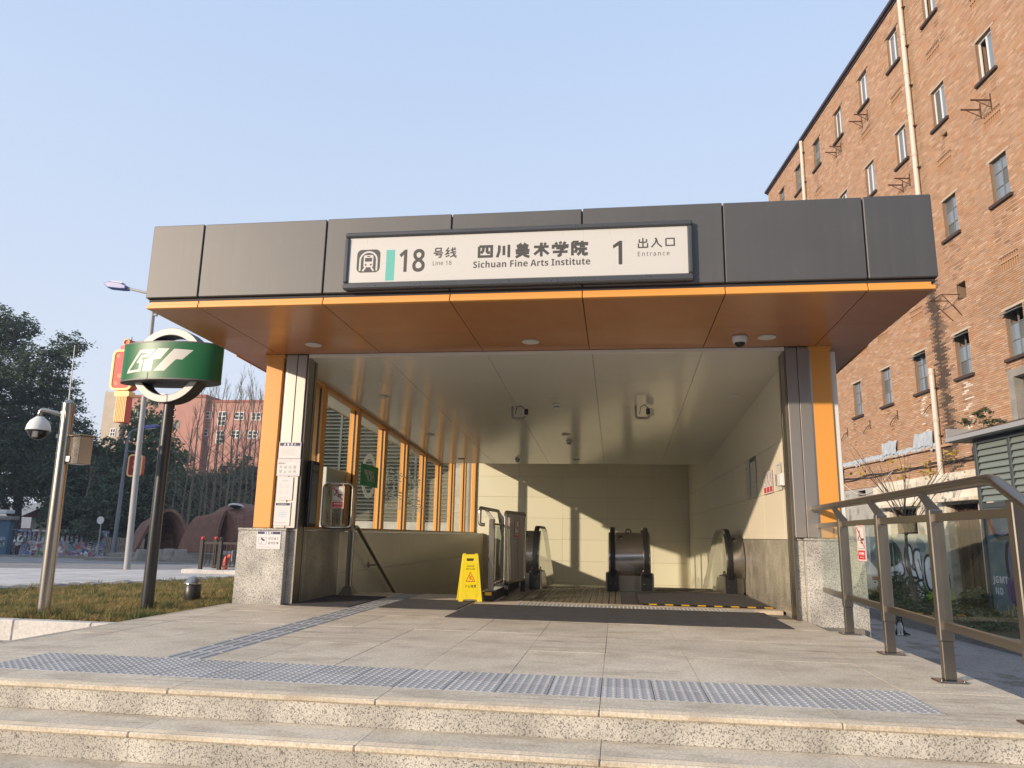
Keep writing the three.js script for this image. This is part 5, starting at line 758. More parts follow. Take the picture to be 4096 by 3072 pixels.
  part('pole', cyl([-30.03, -1.05, -42], [-30.0, 6.2, -42], 0.14, 0.08, 14), M.poleDark, o2); part('arm', sweep(fillet([[-30.0, 6.1, -42], [-29.95, 6.75, -42], [-29.07, 7.02, -42]], 0.6), 0.055, 8), M.poleDark, o2); lampHead(o2, [-28.0, 7.12, -42], [-29.1, 7.0, -42]); part('banner_bracket', cyl([-30.0, 5.5, -42], [-29.0, 5.52, -42], 0.03), M.poleDark, o2);
  const l2 = at('lantern_banner', 'small dark red lantern banner with two gold characters behind the grey lamp', 'lantern', [-29.25, 3.2, -42]);
  const q0 = PX(515, 1905, -42), q1 = PX(577, 1822, -42);
  part('body', mv(extr(rb(q0[0], q1[0], q0[1], q1[1], 0.2), 0.3, 0.01), 0, 0, -42.15), M.red, l2); part('rim', mv(extr(rb(q0[0] - 0.04, q1[0] + 0.04, q0[1] - 0.04, q1[1] + 0.04, 0.22), 0.03, 0.005, [rb(q0[0] + 0.04, q1[0] - 0.04, q0[1] + 0.04, q1[1] - 0.04, 0.16).reverse()]), 0, 0, -41.84), M.gold, l2); part('top', bx(q0[0] + 0.25, q1[0] - 0.25, q1[1], q1[1] + 0.2, -42.1, -41.9), M.red, l2); part('tassel', bx(q0[0] + 0.3, q1[0] - 0.35, q0[1] - 1.0, q0[1], -42.06, -41.94), M.red, l2);
  const w = q1[0] - q0[0] - 0.16, h = q1[1] - q0[1] - 0.16, pm = new THREE.Mesh(new THREE.PlaneGeometry(w, h).translate((q0[0] + q1[0]) / 2 + 29.25, (q0[1] + q1[1]) / 2 - 3.2, 0.185), std({ map: ctex(150, 220, (x, W, H) => { x.fillStyle = '#8c1a1c'; x.fillRect(0, 0, W, H); x.strokeStyle = '#e2b25e'; cn(x, '恭新', 46, 40, 52, 6, 0.15, true); }), roughness: 0.6 })); pm.name = 'banner_print'; l2.add(pm);
  const a = PX(385, 2130, -74), b = PX(398, 2020, -74), c = PX(423, 1990, -74);
  const o3 = at('street_lamp', 'far thin dark street lamp with curved arm near the gatehouse trees', 'street lamp', a); part('pole', cyl(a, b, 0.09, 0.07, 8), M.poleDark, o3); part('arm', sweep([b, PX(404, 2003, -74), c], 0.05, 6), M.poleDark, o3); part('lamp_head', mv(sph(0, 0, 0, 0.25, 1.6, 0.5, 0.7), ...c), M.lampWhite, o3);
}
// ---------------------------------------------------------------- painted wall, gate and far buildings
function graffiti(W, H, n, bg, cols, s0) { const s1 = seed; seed = s0; const t = ctex(W, H, (x) => { x.fillStyle = bg; x.fillRect(0, 0, W, H); x.lineCap = 'round'; for (let i = 0; i < n; i++) { const c = cols[Math.floor(rnd() * cols.length)], a = rr(0, W), b = rr(H * 0.1, H); x.globalAlpha = rr(0.35, 0.9); x.fillStyle = x.strokeStyle = c; if (rnd() < 0.45) { x.lineWidth = rr(3, H * 0.06); x.beginPath(); x.moveTo(a, b); for (let k = 0; k < 4; k++) x.quadraticCurveTo(a + rr(-60, 60), b + rr(-60, 60), a + rr(-70, 70), b + rr(-60, 60)); x.stroke(); } else { x.beginPath(); const r = rr(6, H * 0.14); for (let k = 0; k < 9; k++) { const an = k / 9 * 6.28, q = r * rr(0.5, 1.3); x.lineTo(a + Math.cos(an) * q, b + Math.sin(an) * q * rr(0.6, 1.4)); } x.fill(); } } x.globalAlpha = 1; }); seed = s1; t.wrapS = t.wrapT = THREE.RepeatWrapping; return t; }
{
  const z = -55, g0 = -1.62, L = PX(-60, 2233, z)[0], Rr = PX(418, 2224, z)[0], cols = ['#b8bcc4', '#d8d8dc', '#7c8fb4', '#a0414e', '#3f7a55', '#30589a', '#c9a24a', '#6a6f7c', '#e0dfe2', '#8a4a6a', '#2f3038', '#b45b62'];
  const gt = graffiti(2048, 256, 620, '#8b8d96', cols, 5), gm = (k) => { const t = gt.clone(); t.repeat.set(1 / 14, 1 / 1.5); t.offset.set(k, 0); return std({ map: t, roughness: 0.85 }); };
  const w = at('graffiti_wall', 'long low wall with slotted top covered in colourful graffiti', 'wall', [(L + Rr) / 2, g0, z]), m = gm(0.1);
  part('lower_wall', bx(L, Rr, g0 - 0.1, -0.28, z - 0.2, z), m, w);
  for (let x = L + 0.2, i = 0; x < Rr - 1.6; x += 0.42, i++) part('pier', bx(x, x + 0.24, -0.28, 0.42, z - 0.18, z - 0.02), m, w);
  part('coping', cb(L - 0.1, Rr, 0.42, 0.60, z - 0.28, z + 0.08, 0.02), m, w); part('end_pier', bx(Rr - 1.6, Rr, -0.28, 0.42, z - 0.2, z), m, w);
  const p = at('painted_gatepost', 'tall blue painted gate pillar with yellow poster at the end of the graffiti wall', 'pillar', [...PX(20, 2233, -54.4)].map((v, i) => i === 1 ? g0 : v)), a = PX(-30, 2100, -54.4), b = PX(46, 2080, -54.4);
  part('shaft', cb(a[0], b[0], g0 - 0.1, b[1], -54.8, -54.3, 0.02), std({ color: lin(0.07, 0.13, 0.2), roughness: 0.85 }), p); part('cap', cb(a[0] - 0.2, b[0] + 0.2, b[1], b[1] + 0.3, -55, -54.1, 0.03), M.concrete, p); part('roof', cb(a[0] - 0.1, b[0] - 0.3, b[1] + 0.5, b[1] + 0.8, -55, -54.1, 0.03), M.white, p); part('poster', bx(a[0], b[0] - 0.2, g0 + 0.8, g0 + 1.6, -54.29, -54.27), gm(0.5), p);
  // folding gate
  const ga = PX(414, 2222, -50), gb = PX(562, 2222, -50), gx0 = ga[0], gx1 = gb[0], gyb = -1.18, gz = -50, gh = 1.35;
  const gt2 = at('folding_gate', 'folding lattice gate of dull steel between the graffiti wall and shells', 'gate', [(gx0 + gx1) / 2, gyb, gz]);
  const nP = 15; for (let i = 0; i < nP; i++) { const x = gx0 + (gx1 - gx0) * i / (nP - 1); part('gate_post', bx(x - 0.03, x + 0.03, gyb, gyb + gh, gz - 0.25, gz + 0.0), M.steelDull, gt2); if (i < nP - 1) { const xn = gx0 + (gx1 - gx0) * (i + 1) / (nP - 1); part('lattice', [0, 1].flatMap((k) => [cyl([x, gyb + 0.15 + k * 0.5, gz + 0.03], [xn, gyb + 0.65 + k * 0.5, gz + 0.03], 0.02, 0.02, 6), cyl([x, gyb + 0.65 + k * 0.5, gz + 0.05], [xn, gyb + 0.15 + k * 0.5, gz + 0.05], 0.02, 0.02, 6)]), M.steelDull, gt2); } }
  // traffic mirror seen from behind
  const mc = PX(406, 2081, -53), mo = at('traffic_mirror', 'round traffic mirror on a thin post above the graffiti wall', 'mirror', [mc[0], g0, -53]);
  part('post', cyl([mc[0], g0, -53], [mc[0], mc[1] + 0.1, -53], 0.05), M.poleGrey, mo); part('disc', mv(new THREE.CylinderGeometry(0.29, 0.25, 0.09, 28), mc[0], mc[1], -52.92, 0, Math.PI / 2), M.lampWhite, mo);
  // gatehouse
  const h0 = PX(241, 2130, -64), h1 = PX(302, 2075, -64), hb = at('gatehouse', 'small white gatehouse with flat roof behind the graffiti wall', 'building', [(h0[0] + h1[0]) / 2, -1.6, -66]);
  part('wall', bx(h0[0], h1[0], -1.7, h1[1], -68, -64), std({ color: lin(0.62, 0.63, 0.66), map: T.render, roughness: 0.8 }), hb); part('roof', cb(h0[0] - 0.3, h1[0] + 0.4, h1[1], h1[1] + 0.15, -68.3, -63.6, 0.02), M.lampWhite, hb);
  const wa = PX(263, 2124, -64), wb = PX(282, 2103, -64), wn = part('window', [bx(wa[0], wb[0], wa[1], wa[1] + 0.05, -64.02, -63.95), bx(wa[0], wb[0], wb[1] - 0.05, wb[1], -64.02, -63.95), bx(wa[0], wa[0] + 0.05, wa[1] + 0.051, wb[1] - 0.051, -64.02, -63.95), bx(wb[0] - 0.05, wb[0], wa[1] + 0.051, wb[1] - 0.051, -64.02, -63.95), bx((wa[0] + wb[0]) / 2 - 0.03, (wa[0] + wb[0]) / 2 + 0.03, wa[1] + 0.051, wb[1] - 0.051, -64.02, -63.95)], M.white, hb); part('pane', bx(wa[0] + 0.05, wb[0] - 0.05, wa[1] + 0.05, wb[1] - 0.05, -63.995, -63.985), M.blackGloss, wn);
  const r0 = PX(85, 2140, -62), r1 = PX(202, 2070, -62), ho = at('brick_house', 'low house with dark red tiled roof behind the graffiti wall', 'building', [(r0[0] + r1[0]) / 2, -1.6, -65]);
  part('wall', bx(r0[0] + 0.8, r1[0], -1.7, r1[1], -68, -62), std({ color: lin(0.30, 0.27, 0.23), map: T.render, roughness: 0.9 }), ho); part('roof', hexa([[r0[0], r1[1], -61.5], [r1[0] + 1.2, r1[1], -61.5], [r1[0] + 1.2, r1[1], -68.5], [r0[0], r1[1], -68.5], [r0[0] + 0.3, r1[1] + 1.5, -65], [r1[0] + 1, r1[1] + 1.5, -65], [r1[0] + 1, r1[1] + 1.5, -66], [r0[0] + 0.3, r1[1] + 1.5, -66]]), std({ color: lin(0.16, 0.05, 0.04), roughness: 0.9 }), ho);
  for (let i = 0; i < 7; i++) part('brick_course', bx(r0[0] - 0.1, r0[0] + 0.85, -1.6 + i * 0.33, -1.32 + i * 0.33, -62.1 - 0.03 * (i % 2), -61.9), std({ color: lin(0.26, 0.11, 0.09), roughness: 0.9 }), ho);
  // terrace wall behind the gate
  const t0 = PX(320, 2150, -72)[0], t1 = PX(640, 2150, -72)[0]; const tw = at('terrace_wall', 'long grey stone terrace wall behind the folding gate', 'wall', [(t0 + t1) / 2, -1.6, -73]); for (let j = 0; j < 4; j++) part('stone_course', cb(t0 - 0.3 * j, t1, -1.7 + j * 0.62, -1.1 + j * 0.62, -74, -72 - 0.12 * j, 0.02), std({ color: lin(0.17, 0.15, 0.12), map: T.render, roughness: 0.95 }), tw);
}
// ---------------------------------------------------------------- red teaching block far behind
{
  const z = -90, red = std({ color: lin(0.50, 0.26, 0.205), map: T.render, roughness: 0.85 }), beige = std({ color: lin(0.55, 0.47, 0.37), map: T.render, roughness: 0.85 }), fr = std({ color: lin(0.68, 0.66, 0.62), roughness: 0.6 }), gl = phy({ color: lin(0.05, 0.06, 0.07), roughness: 0.12 });
  const X = (u) => PX(u, 1800, z)[0], Y = (v, u) => PX(u, v, z)[1];
  const o = at('red_building', 'red rendered building with rows of white framed windows behind bare trees', 'building', [-57, -1.6, -98]);
  part('tower_wall', bx(X(478), X(802), -2, Y(1590, 640), -104, z), red, o); part('wing_wall', bx(X(802) + 0.01, X(1230), -2, Y(1606, 950), -104, z - 0.6), red, o);
  part('beige_wall', hexa([[X(402), -2, z + 0.5], [X(478) - 0.01, -2, z + 0.5], [X(478) - 0.01, -2, -104], [X(402), -2, -104], [X(402), Y(1566, 420), z + 0.5], [X(478) - 0.01, Y(1580, 478), z + 0.5], [X(478) - 0.01, Y(1580, 478), -104], [X(402), Y(1566, 420), -104]]), beige, o);
  part('parapet', [bx(X(478) - 0.2, X(802) + 0.1, Y(1590, 640), Y(1590, 640) + 0.35, -104, z + 0.15), bx(X(802) + 0.2, X(1230), Y(1606, 950), Y(1606, 950) + 0.3, -104, z - 0.5)], std({ color: lin(0.33, 0.12, 0.09), roughness: 0.9 }), o);
  part('render_patch', [bx(X(613), X(640), Y(1716, 625), Y(1658, 625), z, z + 0.04), bx(X(680), X(708), Y(1712, 690), Y(1688, 690), z, z + 0.04)], M.concrete, o);
  part('roof_box', [bx(X(545), X(580), Y(1590, 560), Y(1558, 560), -96, -93)], M.lampWhite, o);
  const win = (u, v, w, h, zz, nx, ny) => { const x0 = X(u - w / 2), x1 = X(u + w / 2), y0 = Y(v + h / 2, u), y1 = Y(v - h / 2, u), t = 0.11, g = [bx(x0, x1, y0, y0 + t, zz - 0.1, zz + 0.08), bx(x0, x1, y1 - t, y1, zz - 0.1, zz + 0.08)]; for (let i = 0; i <= nx; i++) { const x = x0 + t / 2 + (x1 - x0 - t) * i / nx; g.push(bx(x - t / 2, x + t / 2, y0 + t, y1 - t, zz - 0.1, zz + 0.07)); } for (let j = 1; j < ny; j++) { const y = y0 + (y1 - y0) * j / ny; g.push(bx(x0 + t, x1 - t, y - t / 2, y + t / 2, zz - 0.1, zz + 0.06)); } const m = part('window', g, fr, o); part('pane', bx(x0 + 0.02, x1 - 0.02, y0 + 0.02, y1 - 0.02, zz - 0.02, zz + 0.02), gl, m); };
  for (const [u, v, w, h, nx, ny] of [[800, 1658, 32, 30, 2, 2], [866, 1672, 34, 58, 2, 3], [935, 1661, 40, 32, 2, 2], [1004, 1663, 40, 32, 2, 2], [800, 1727, 32, 30, 2, 2], [866, 1746, 34, 52, 2, 3], [929, 1735, 38, 32, 2, 2], [997, 1736, 40, 32, 2, 2]]) win(u, v, w, h, z - 0.6, nx, ny);
  for (const [u, v, w, h, nx, ny] of [[534, 1662, 22, 54, 2, 3], [516, 1736, 38, 56, 2, 3], [508, 1802, 40, 38, 2, 2]]) win(u, v, w, h, z, nx, ny);
  for (const [u, v, w, h] of [[461, 1658, 24, 32], [453, 1732, 22, 32]]) win(u, v, w, h, z + 0.5, 2, 2);
  // dark low pavilion under the bare trees
  const p0 = PX(700, 2090, -66), p1 = PX(860, 2030, -66), d = at('low_pavilion', 'dark low building with small windows under the bare trees', 'building', [(p0[0] + p1[0]) / 2, -0.5, -69]);
  part('wall', bx(p0[0], p1[0], -1.6, p1[1], -72, -66), std({ color: lin(0.14, 0.12, 0.105), roughness: 0.9 }), d); part('roof', bx(p0[0] - 1, p1[0] + 1, p1[1], p1[1] + 0.9, -72.5, -65.2), std({ color: lin(0.15, 0.07, 0.05), roughness: 0.9 }), d);
  for (const u of [765, 800, 838]) { const a = PX(u, 2052, -66), m = part('window', bx(a[0] - 0.42, a[0] + 0.42, a[1] - 0.3, a[1] + 0.45, -66.05, -65.96), std({ color: lin(0.25, 0.26, 0.28), roughness: 0.5 }), d); part('pane', bx(a[0] - 0.36, a[0] + 0.36, a[1] - 0.24, a[1] + 0.39, -65.96, -65.94), M.blackGloss, m); }
}
// ---------------------------------------------------------------- brick shell pavilions
{
  const tile = dtex(512, (u, v) => { const r = Math.floor(v * 24), a = ((u * 12 + (r % 2) * 0.5) % 1), e = Math.min(a, 1 - a) * 4, f = (v * 24) % 1, k = fbm(u, v, 8, 4, 66), s = hash(Math.floor(u * 12 + (r % 2) * 0.5), r, 3); return mix([140, 100, 86], [104, 76, 66], clamp(k + s * 0.4 - 0.2)).map((c) => c * (e < 0.25 || f < 0.12 ? 0.8 : 1)); }, 1), sm = std({ map: tile, roughness: 0.9 });
  const dz = (z) => -0.45;
  function vault(o, F, B, th, name) {                    // surface between two arches, each [left base, apex, right base]
    const nu = 28, nv = 10, arch = ([a, p, b], u) => { const base = V3(...a).lerp(V3(...b), (u + 1) / 2), h = 1 - Math.pow(Math.abs(u), 2.1), mid = V3(...a).lerp(V3(...b), 0.5), off = V3(...p).sub(mid); return base.add(off.multiplyScalar(h)); };
    const S = (i, j) => arch(F, i / nu * 2 - 1).lerp(arch(B, i / nu * 2 - 1), j / nv), pos = [], uv = [];
    const nrm = (i, j) => { const a = S(Math.min(nu, i + 1), j).sub(S(Math.max(0, i - 1), j)), b = S(i, Math.min(nv, j + 1)).sub(S(i, Math.max(0, j - 1))); return a.cross(b).normalize(); };
    const O = (i, j, k) => S(i, j).addScaledVector(nrm(i, j), k * th);
    const q = (a, b, c, d, t) => { for (const [p, u] of [[a, t[0]], [b, t[1]], [c, t[2]], [a, t[0]], [c, t[2]], [d, t[3]]]) { pos.push(p.x, p.y, p.z); uv.push(...u); } };
    for (const k of [0, 1]) for (let i = 0; i < nu; i++) for (let j = 0; j < nv; j++) q(O(i, j, k), O(i + 1, j, k), O(i + 1, j + 1, k), O(i, j + 1, k), [[i / 7, j / 3], [(i + 1) / 7, j / 3], [(i + 1) / 7, (j + 1) / 3], [i / 7, (j + 1) / 3]]);
    for (const j of [0, nv]) for (let i = 0; i < nu; i++) q(O(i, j, 0), O(i + 1, j, 0), O(i + 1, j, 1), O(i, j, 1), [[i / 7, 0], [(i + 1) / 7, 0], [(i + 1) / 7, 0.1], [i / 7, 0.1]]);
    const g = new THREE.BufferGeometry(); g.setAttribute('position', new THREE.Float32BufferAttribute(pos, 3)); g.setAttribute('uv', new THREE.Float32BufferAttribute(uv, 2)); g.computeVertexNormals(); return part(name, g, sm, o);
  }
  const a = at('shell_pavilion', 'brown brick shell with one tall pointed arch beside the folding gate', 'shell structure', [-24.5, -0.45, -41]);
  vault(a, [PX(546, 2216, -40), PX(676, 2046, -40), PX(757, 2209, -40)], [PX(520, 2205, -45), PX(590, 2092, -45.5), PX(640, 2205, -45)], 0.16, 'shell');
  part('back_wall', mv(sph(0, 0, 0, 1.4, 1, 1.0, 0.3, 20, 14), ...PX(665, 2195, -42.6)), sm, a);
  const b = at('shell_pavilion', 'brown brick twin arched shell saddle beside the iron guard fence', 'shell structure', [-21.5, -0.45, -39]);
  vault(b, [PX(706, 2207, -39.5), PX(792, 2066, -39.5), PX(832, 2207, -38.8)], [PX(858, 2207, -37.6), PX(912, 2040, -37.6), PX(972, 2200, -38)], 0.15, 'shell');
  part('back_wall', mv(sph(0, 0, 0, 1.2, 1.1, 1.0, 0.3, 20, 14), ...PX(800, 2195, -42)), sm, b);
  const c = at('shell_dome', 'large low brown shell dome with an oval roof opening behind the twin arch', 'shell structure', [...PX(930, 2110, -50)]);
  part('dome', mv((() => { const g = new THREE.SphereGeometry(2.5, 36, 18, 0, 6.3, 0, 1.5); g.scale(1, 0.74, 0.9); return g; })(), ...PX(962, 2118, -51)), sm, c); part('opening_rim', mv((() => { const g = new THREE.TorusGeometry(0.42, 0.07, 10, 30); g.rotateX(Math.PI / 2 - 0.35); g.scale(1.2, 1, 0.8); return g; })(), ...(() => { const p = PX(944, 2026, -49.4); return p; })()), M.lampWhite, c); part('opening', mv((() => { const g = new THREE.CylinderGeometry(0.38, 0.38, 0.05, 24); g.rotateX(-0.35 + 0.0); g.scale(1.2, 1, 0.8); return g; })(), ...PX(944, 2026, -49.4)), M.dark, c);
  const pl = structGroup('shell_platform'); part('platform_step', bx(-28, -14, -1.4, -0.5, -50, -38.6), M.concrete, pl); part('platform_step', bx(-27.3, -14.5, -0.5, -0.46, -49.6, -39.0), M.concrete, pl); part('platform_step', bx(-28.6, -13.5, -1.4, -0.72, -50, -37.6), M.concrete, pl);
  const stoneG = (() => { const g = new THREE.CylinderGeometry(0.28, 0.42, 0.55, 5, 2); const p = g.attributes.position; for (let i = 0; i < p.count; i++) p.setXYZ(i, p.getX(i) * (1 + 0.15 * noise(i, 1)), p.getY(i), p.getZ(i) * (1 + 0.15 * noise(1, i))); g.computeVertexNormals(); return g; })();
  [['rough stone block at the kerb, half hidden by the black post', 567, 2242], ['rough stone block at the kerb just past the black post', 634, 2242], ['rough stone block at the kerb before the shell valley', 675, 2240], ['rough stone block at the kerb nearest the guard fence', 721, 2242]].forEach(([lab, u, v], i) => { const p = PX(u, v, -34.5); const o = at('stone_block', lab, 'stone', p, 'stone blocks along the kerb'); part('block', mv(stoneG.clone(), p[0], p[1] + 0.26, p[2], i * 1.3), M.concrete, o); });
}
// ---------------------------------------------------------------- louvred vent house behind the windows
{
  const z = -24, o = at('vent_house', 'grey louvred vent house with granite base seen through the windows', 'vent building', [-8, -0.5, -26]);
  part('core', [bx(-10.5, -5.4, -0.6, 5.9, -28, z - 1.4), bx(-10.5, -10.4, -0.6, 5.9, z - 1.4, z - 0.2), bx(-5.5, -5.4, -0.6, 5.9, z - 1.4, z - 0.2), bx(-10.5, -5.4, 5.8, 5.9, z - 1.4, z - 0.2)], M.concrete, o); part('granite_base', [cb(-10.56, -5.36, -0.6, 1.25, z - 0.3, z + 0.08, 0.01)], M.granitePale, o); part('corner_post', [cb(-10.6, -10.46, 1.25, 6, z - 0.2, z + 0.04, 0.01)], M.lampWhite, o);
  for (const x of [-9.26, -7.92, -6.6, -5.45]) part('louvre_post', cb(x - 0.04, x + 0.04, 1.25, 5.9, z - 0.12, z + 0.02, 0.005), M.louvre, o);
  const xs = [-10.46, -9.26, -7.92, -6.6, -5.45]; for (let b = 0; b < 4; b++) for (let i = 0; i < 38; i++) { const y = 1.29 + i * 0.121; part('louvre_blade', hexa([[xs[b] + 0.04, y, z + 0.01], [xs[b + 1] - 0.04, y, z + 0.01], [xs[b + 1] - 0.04, y + 0.075, z - 0.11], [xs[b] + 0.04, y + 0.075, z - 0.11], [xs[b] + 0.04, y + 0.03, z + 0.01], [xs[b + 1] - 0.04, y + 0.03, z + 0.01], [xs[b + 1] - 0.04, y + 0.095, z - 0.11], [xs[b] + 0.04, y + 0.095, z - 0.11]]), M.louvre, o); }
  part('cornice', cb(-10.7, -5.3, 5.9, 6.1, -28.2, z + 0.1, 0.02), M.lampWhite, o);
  const w = at('granite_pier', 'tall pale granite pier beside the louvred vent house', 'pier', [-5, -0.5, -23.6]); for (let j = 0; j < 6; j++) part('granite_slab', cb(-5.32, -4.66, -0.6 + j * 0.72, 0.115 + j * 0.72, -24, -23.6, 0.006), M.granitePale, w);
  const bn = at('granite_bench', 'small grey stone bench before the vent house base', 'bench', [...PX(1612, 2120, -22.5)].map((v, i) => i === 1 ? gy(-7, -22.5) : v)), q = bn.off; part('seat', cb(q[0] - 0.7, q[0] + 0.7, q[1] + 1.22, q[1] + 1.34, -22.7, -22.3, 0.02), M.granitePale, bn); part('foot', [cb(q[0] - 0.55, q[0] - 0.4, q[1], q[1] + 1.22, -22.65, -22.35, 0.01), cb(q[0] + 0.4, q[0] + 0.55, q[1], q[1] + 1.22, -22.65, -22.35, 0.01)], M.granitePale, bn);
}
// ---------------------------------------------------------------- apartment block across the road; its shadow lies over the far side
{
  const o = thing('apartment_block', 'long tall apartment block standing across the road, shading the trees', 'building', [-101, -0.6, -2], -0.805);   // local x along the block, z towards the sun
  const w = std({ color: lin(0.45, 0.42, 0.37), map: T.render, roughness: 0.9 });
  part('wall', bx(-40, 34, 0, 31, -6, 6), w, o); part('roof', cb(-40.4, 34.4, 31, 31.5, -6.4, 6.4, 0.05), M.concrete, o);
  const g = bx(-0.8, 0.8, 0, 1.5, -0.06, 0.06); for (let f = 0; f < 9; f++) for (let i = 0; i < 18; i++) shared('window', g, M.blackGloss, o, -37 + i * 4, 1.6 + f * 3.3, -6);
}
{
  const o = thing('street_block', 'row of dull concrete shop buildings across the street facing the entrance', 'building', [28, -0.62, 38]);
  part('wall', bx(-42, 45, 0, 17, 0, 12), std({ color: lin(0.16, 0.13, 0.105), map: T.render, roughness: 0.9 }), o); part('roof', cb(-42.3, 45.3, 17, 17.6, -0.4, 12.4, 0.05), M.concrete, o);
  const g = bx(-1.1, 1.1, 0, 1.6, -0.06, 0.06); for (let f = 0; f < 5; f++) for (let i = 0; i < 21; i++) shared('window', g, M.blackGloss, o, -40 + i * 4, 1.2 + f * 3.2, 0);
}
// ---------------------------------------------------------------- foliage and trees
function crownGeo(lobes, n, size, clump = 22, cr = 0.32, flat = 0) {
  const pos = [], tot = lobes.reduce((a, l) => a + l[3] * l[3], 0), d = V3(), u = V3(), w = V3();
  for (const [x, y, z, r, sy = 0.85] of lobes) {
    const m = Math.max(1, Math.round(n * r * r / tot / clump));
    for (let c = 0; c < m; c++) {
      d.set(rr(-1, 1), rr(-1, 1), rr(-1, 1)); if (d.lengthSq() > 1 || d.lengthSq() < 0.02) { c--; continue; } d.normalize();
      const q = Math.pow(rnd(), 0.35) * (0.92 + 0.16 * noise(d.x * 2 + x, d.y * 2 + z)), cx = x + d.x * r * q, cy = y + d.y * r * q * sy, cz = z + d.z * r * q, k = cr * rr(0.6, 1.3);
      for (let i = 0; i < clump; i++) {
        const px = cx + (rnd() + rnd() - 1) * k * 1.3, py = cy + (rnd() + rnd() - 1) * k * 0.8, pz = cz + (rnd() + rnd() - 1) * k * 1.3, s = size * rr(0.6, 1.3);
        u.set(rr(-1, 1), rr(-0.6, 0.6), rr(-1, 1)).normalize(); w.set(rr(-1, 1), rr(-1, 1) + flat, rr(-1, 1)).cross(u).normalize();
        const A = [px - u.x * s, py - u.y * s, pz - u.z * s], B = [px + w.x * s * 0.45, py + w.y * s * 0.45 + s * 0.12, pz + w.z * s * 0.45], C = [px + u.x * s, py + u.y * s, pz + u.z * s], D = [px - w.x * s * 0.45, py - w.y * s * 0.45 + s * 0.12, pz - w.z * s * 0.45];
        pos.push(...A, ...B, ...C, ...A, ...C, ...D);
      }
    }
  }
  const g = new THREE.BufferGeometry(); g.setAttribute('position', new THREE.Float32BufferAttribute(pos, 3)); g.computeVertexNormals(); g.setAttribute('uv', new THREE.BufferAttribute(new Float32Array(pos.length / 3 * 2), 2)); return g;
}
function limbs(start, dir, len, r, depth, out, spread = 0.6, up = 0.25, kids = 3) {
  const e = V3(...start).addScaledVector(dir, len), mid = V3(...start).lerp(e, 0.5).add(V3(rr(-1, 1), rr(-0.3, 0.3), rr(-1, 1)).multiplyScalar(len * 0.04));
  const sg = r > 0.05 ? 7 : r > 0.015 ? 5 : 3; out.push(cyl(start, mid.toArray(), r, r * 0.85, sg, true), cyl(mid.toArray(), e.toArray(), r * 0.85, r * 0.68, sg, true));
  if (!depth) return; const n = kids + (rnd() < 0.4 ? 1 : 0);
  for (let i = 0; i < n; i++) { const t = i ? rr(0.35, 1) : 1, p = V3(...start).lerp(e, t), d = dir.clone().add(V3(rr(-1, 1), rr(-0.4, 0.7) + up, rr(-1, 1)).multiplyScalar(i ? spread : spread * 0.35)).normalize(); limbs(p.toArray(), d, len * rr(0.5, 0.78) * (i ? 0.8 : 1), r * (i ? 0.5 : 0.68), depth - 1, out, spread, up, kids); }
}
const leafM = (r, g, b) => phy({ color: lin(r, g, b), roughness: 0.75, transmission: 0.3, thickness: 0 });
const LF = { dark: leafM(0.044, 0.076, 0.030), mid: leafM(0.08, 0.125, 0.045), olive: leafM(0.075, 0.085, 0.03), yellow: leafM(0.4, 0.27, 0.04), weed: leafM(0.06, 0.11, 0.03) };
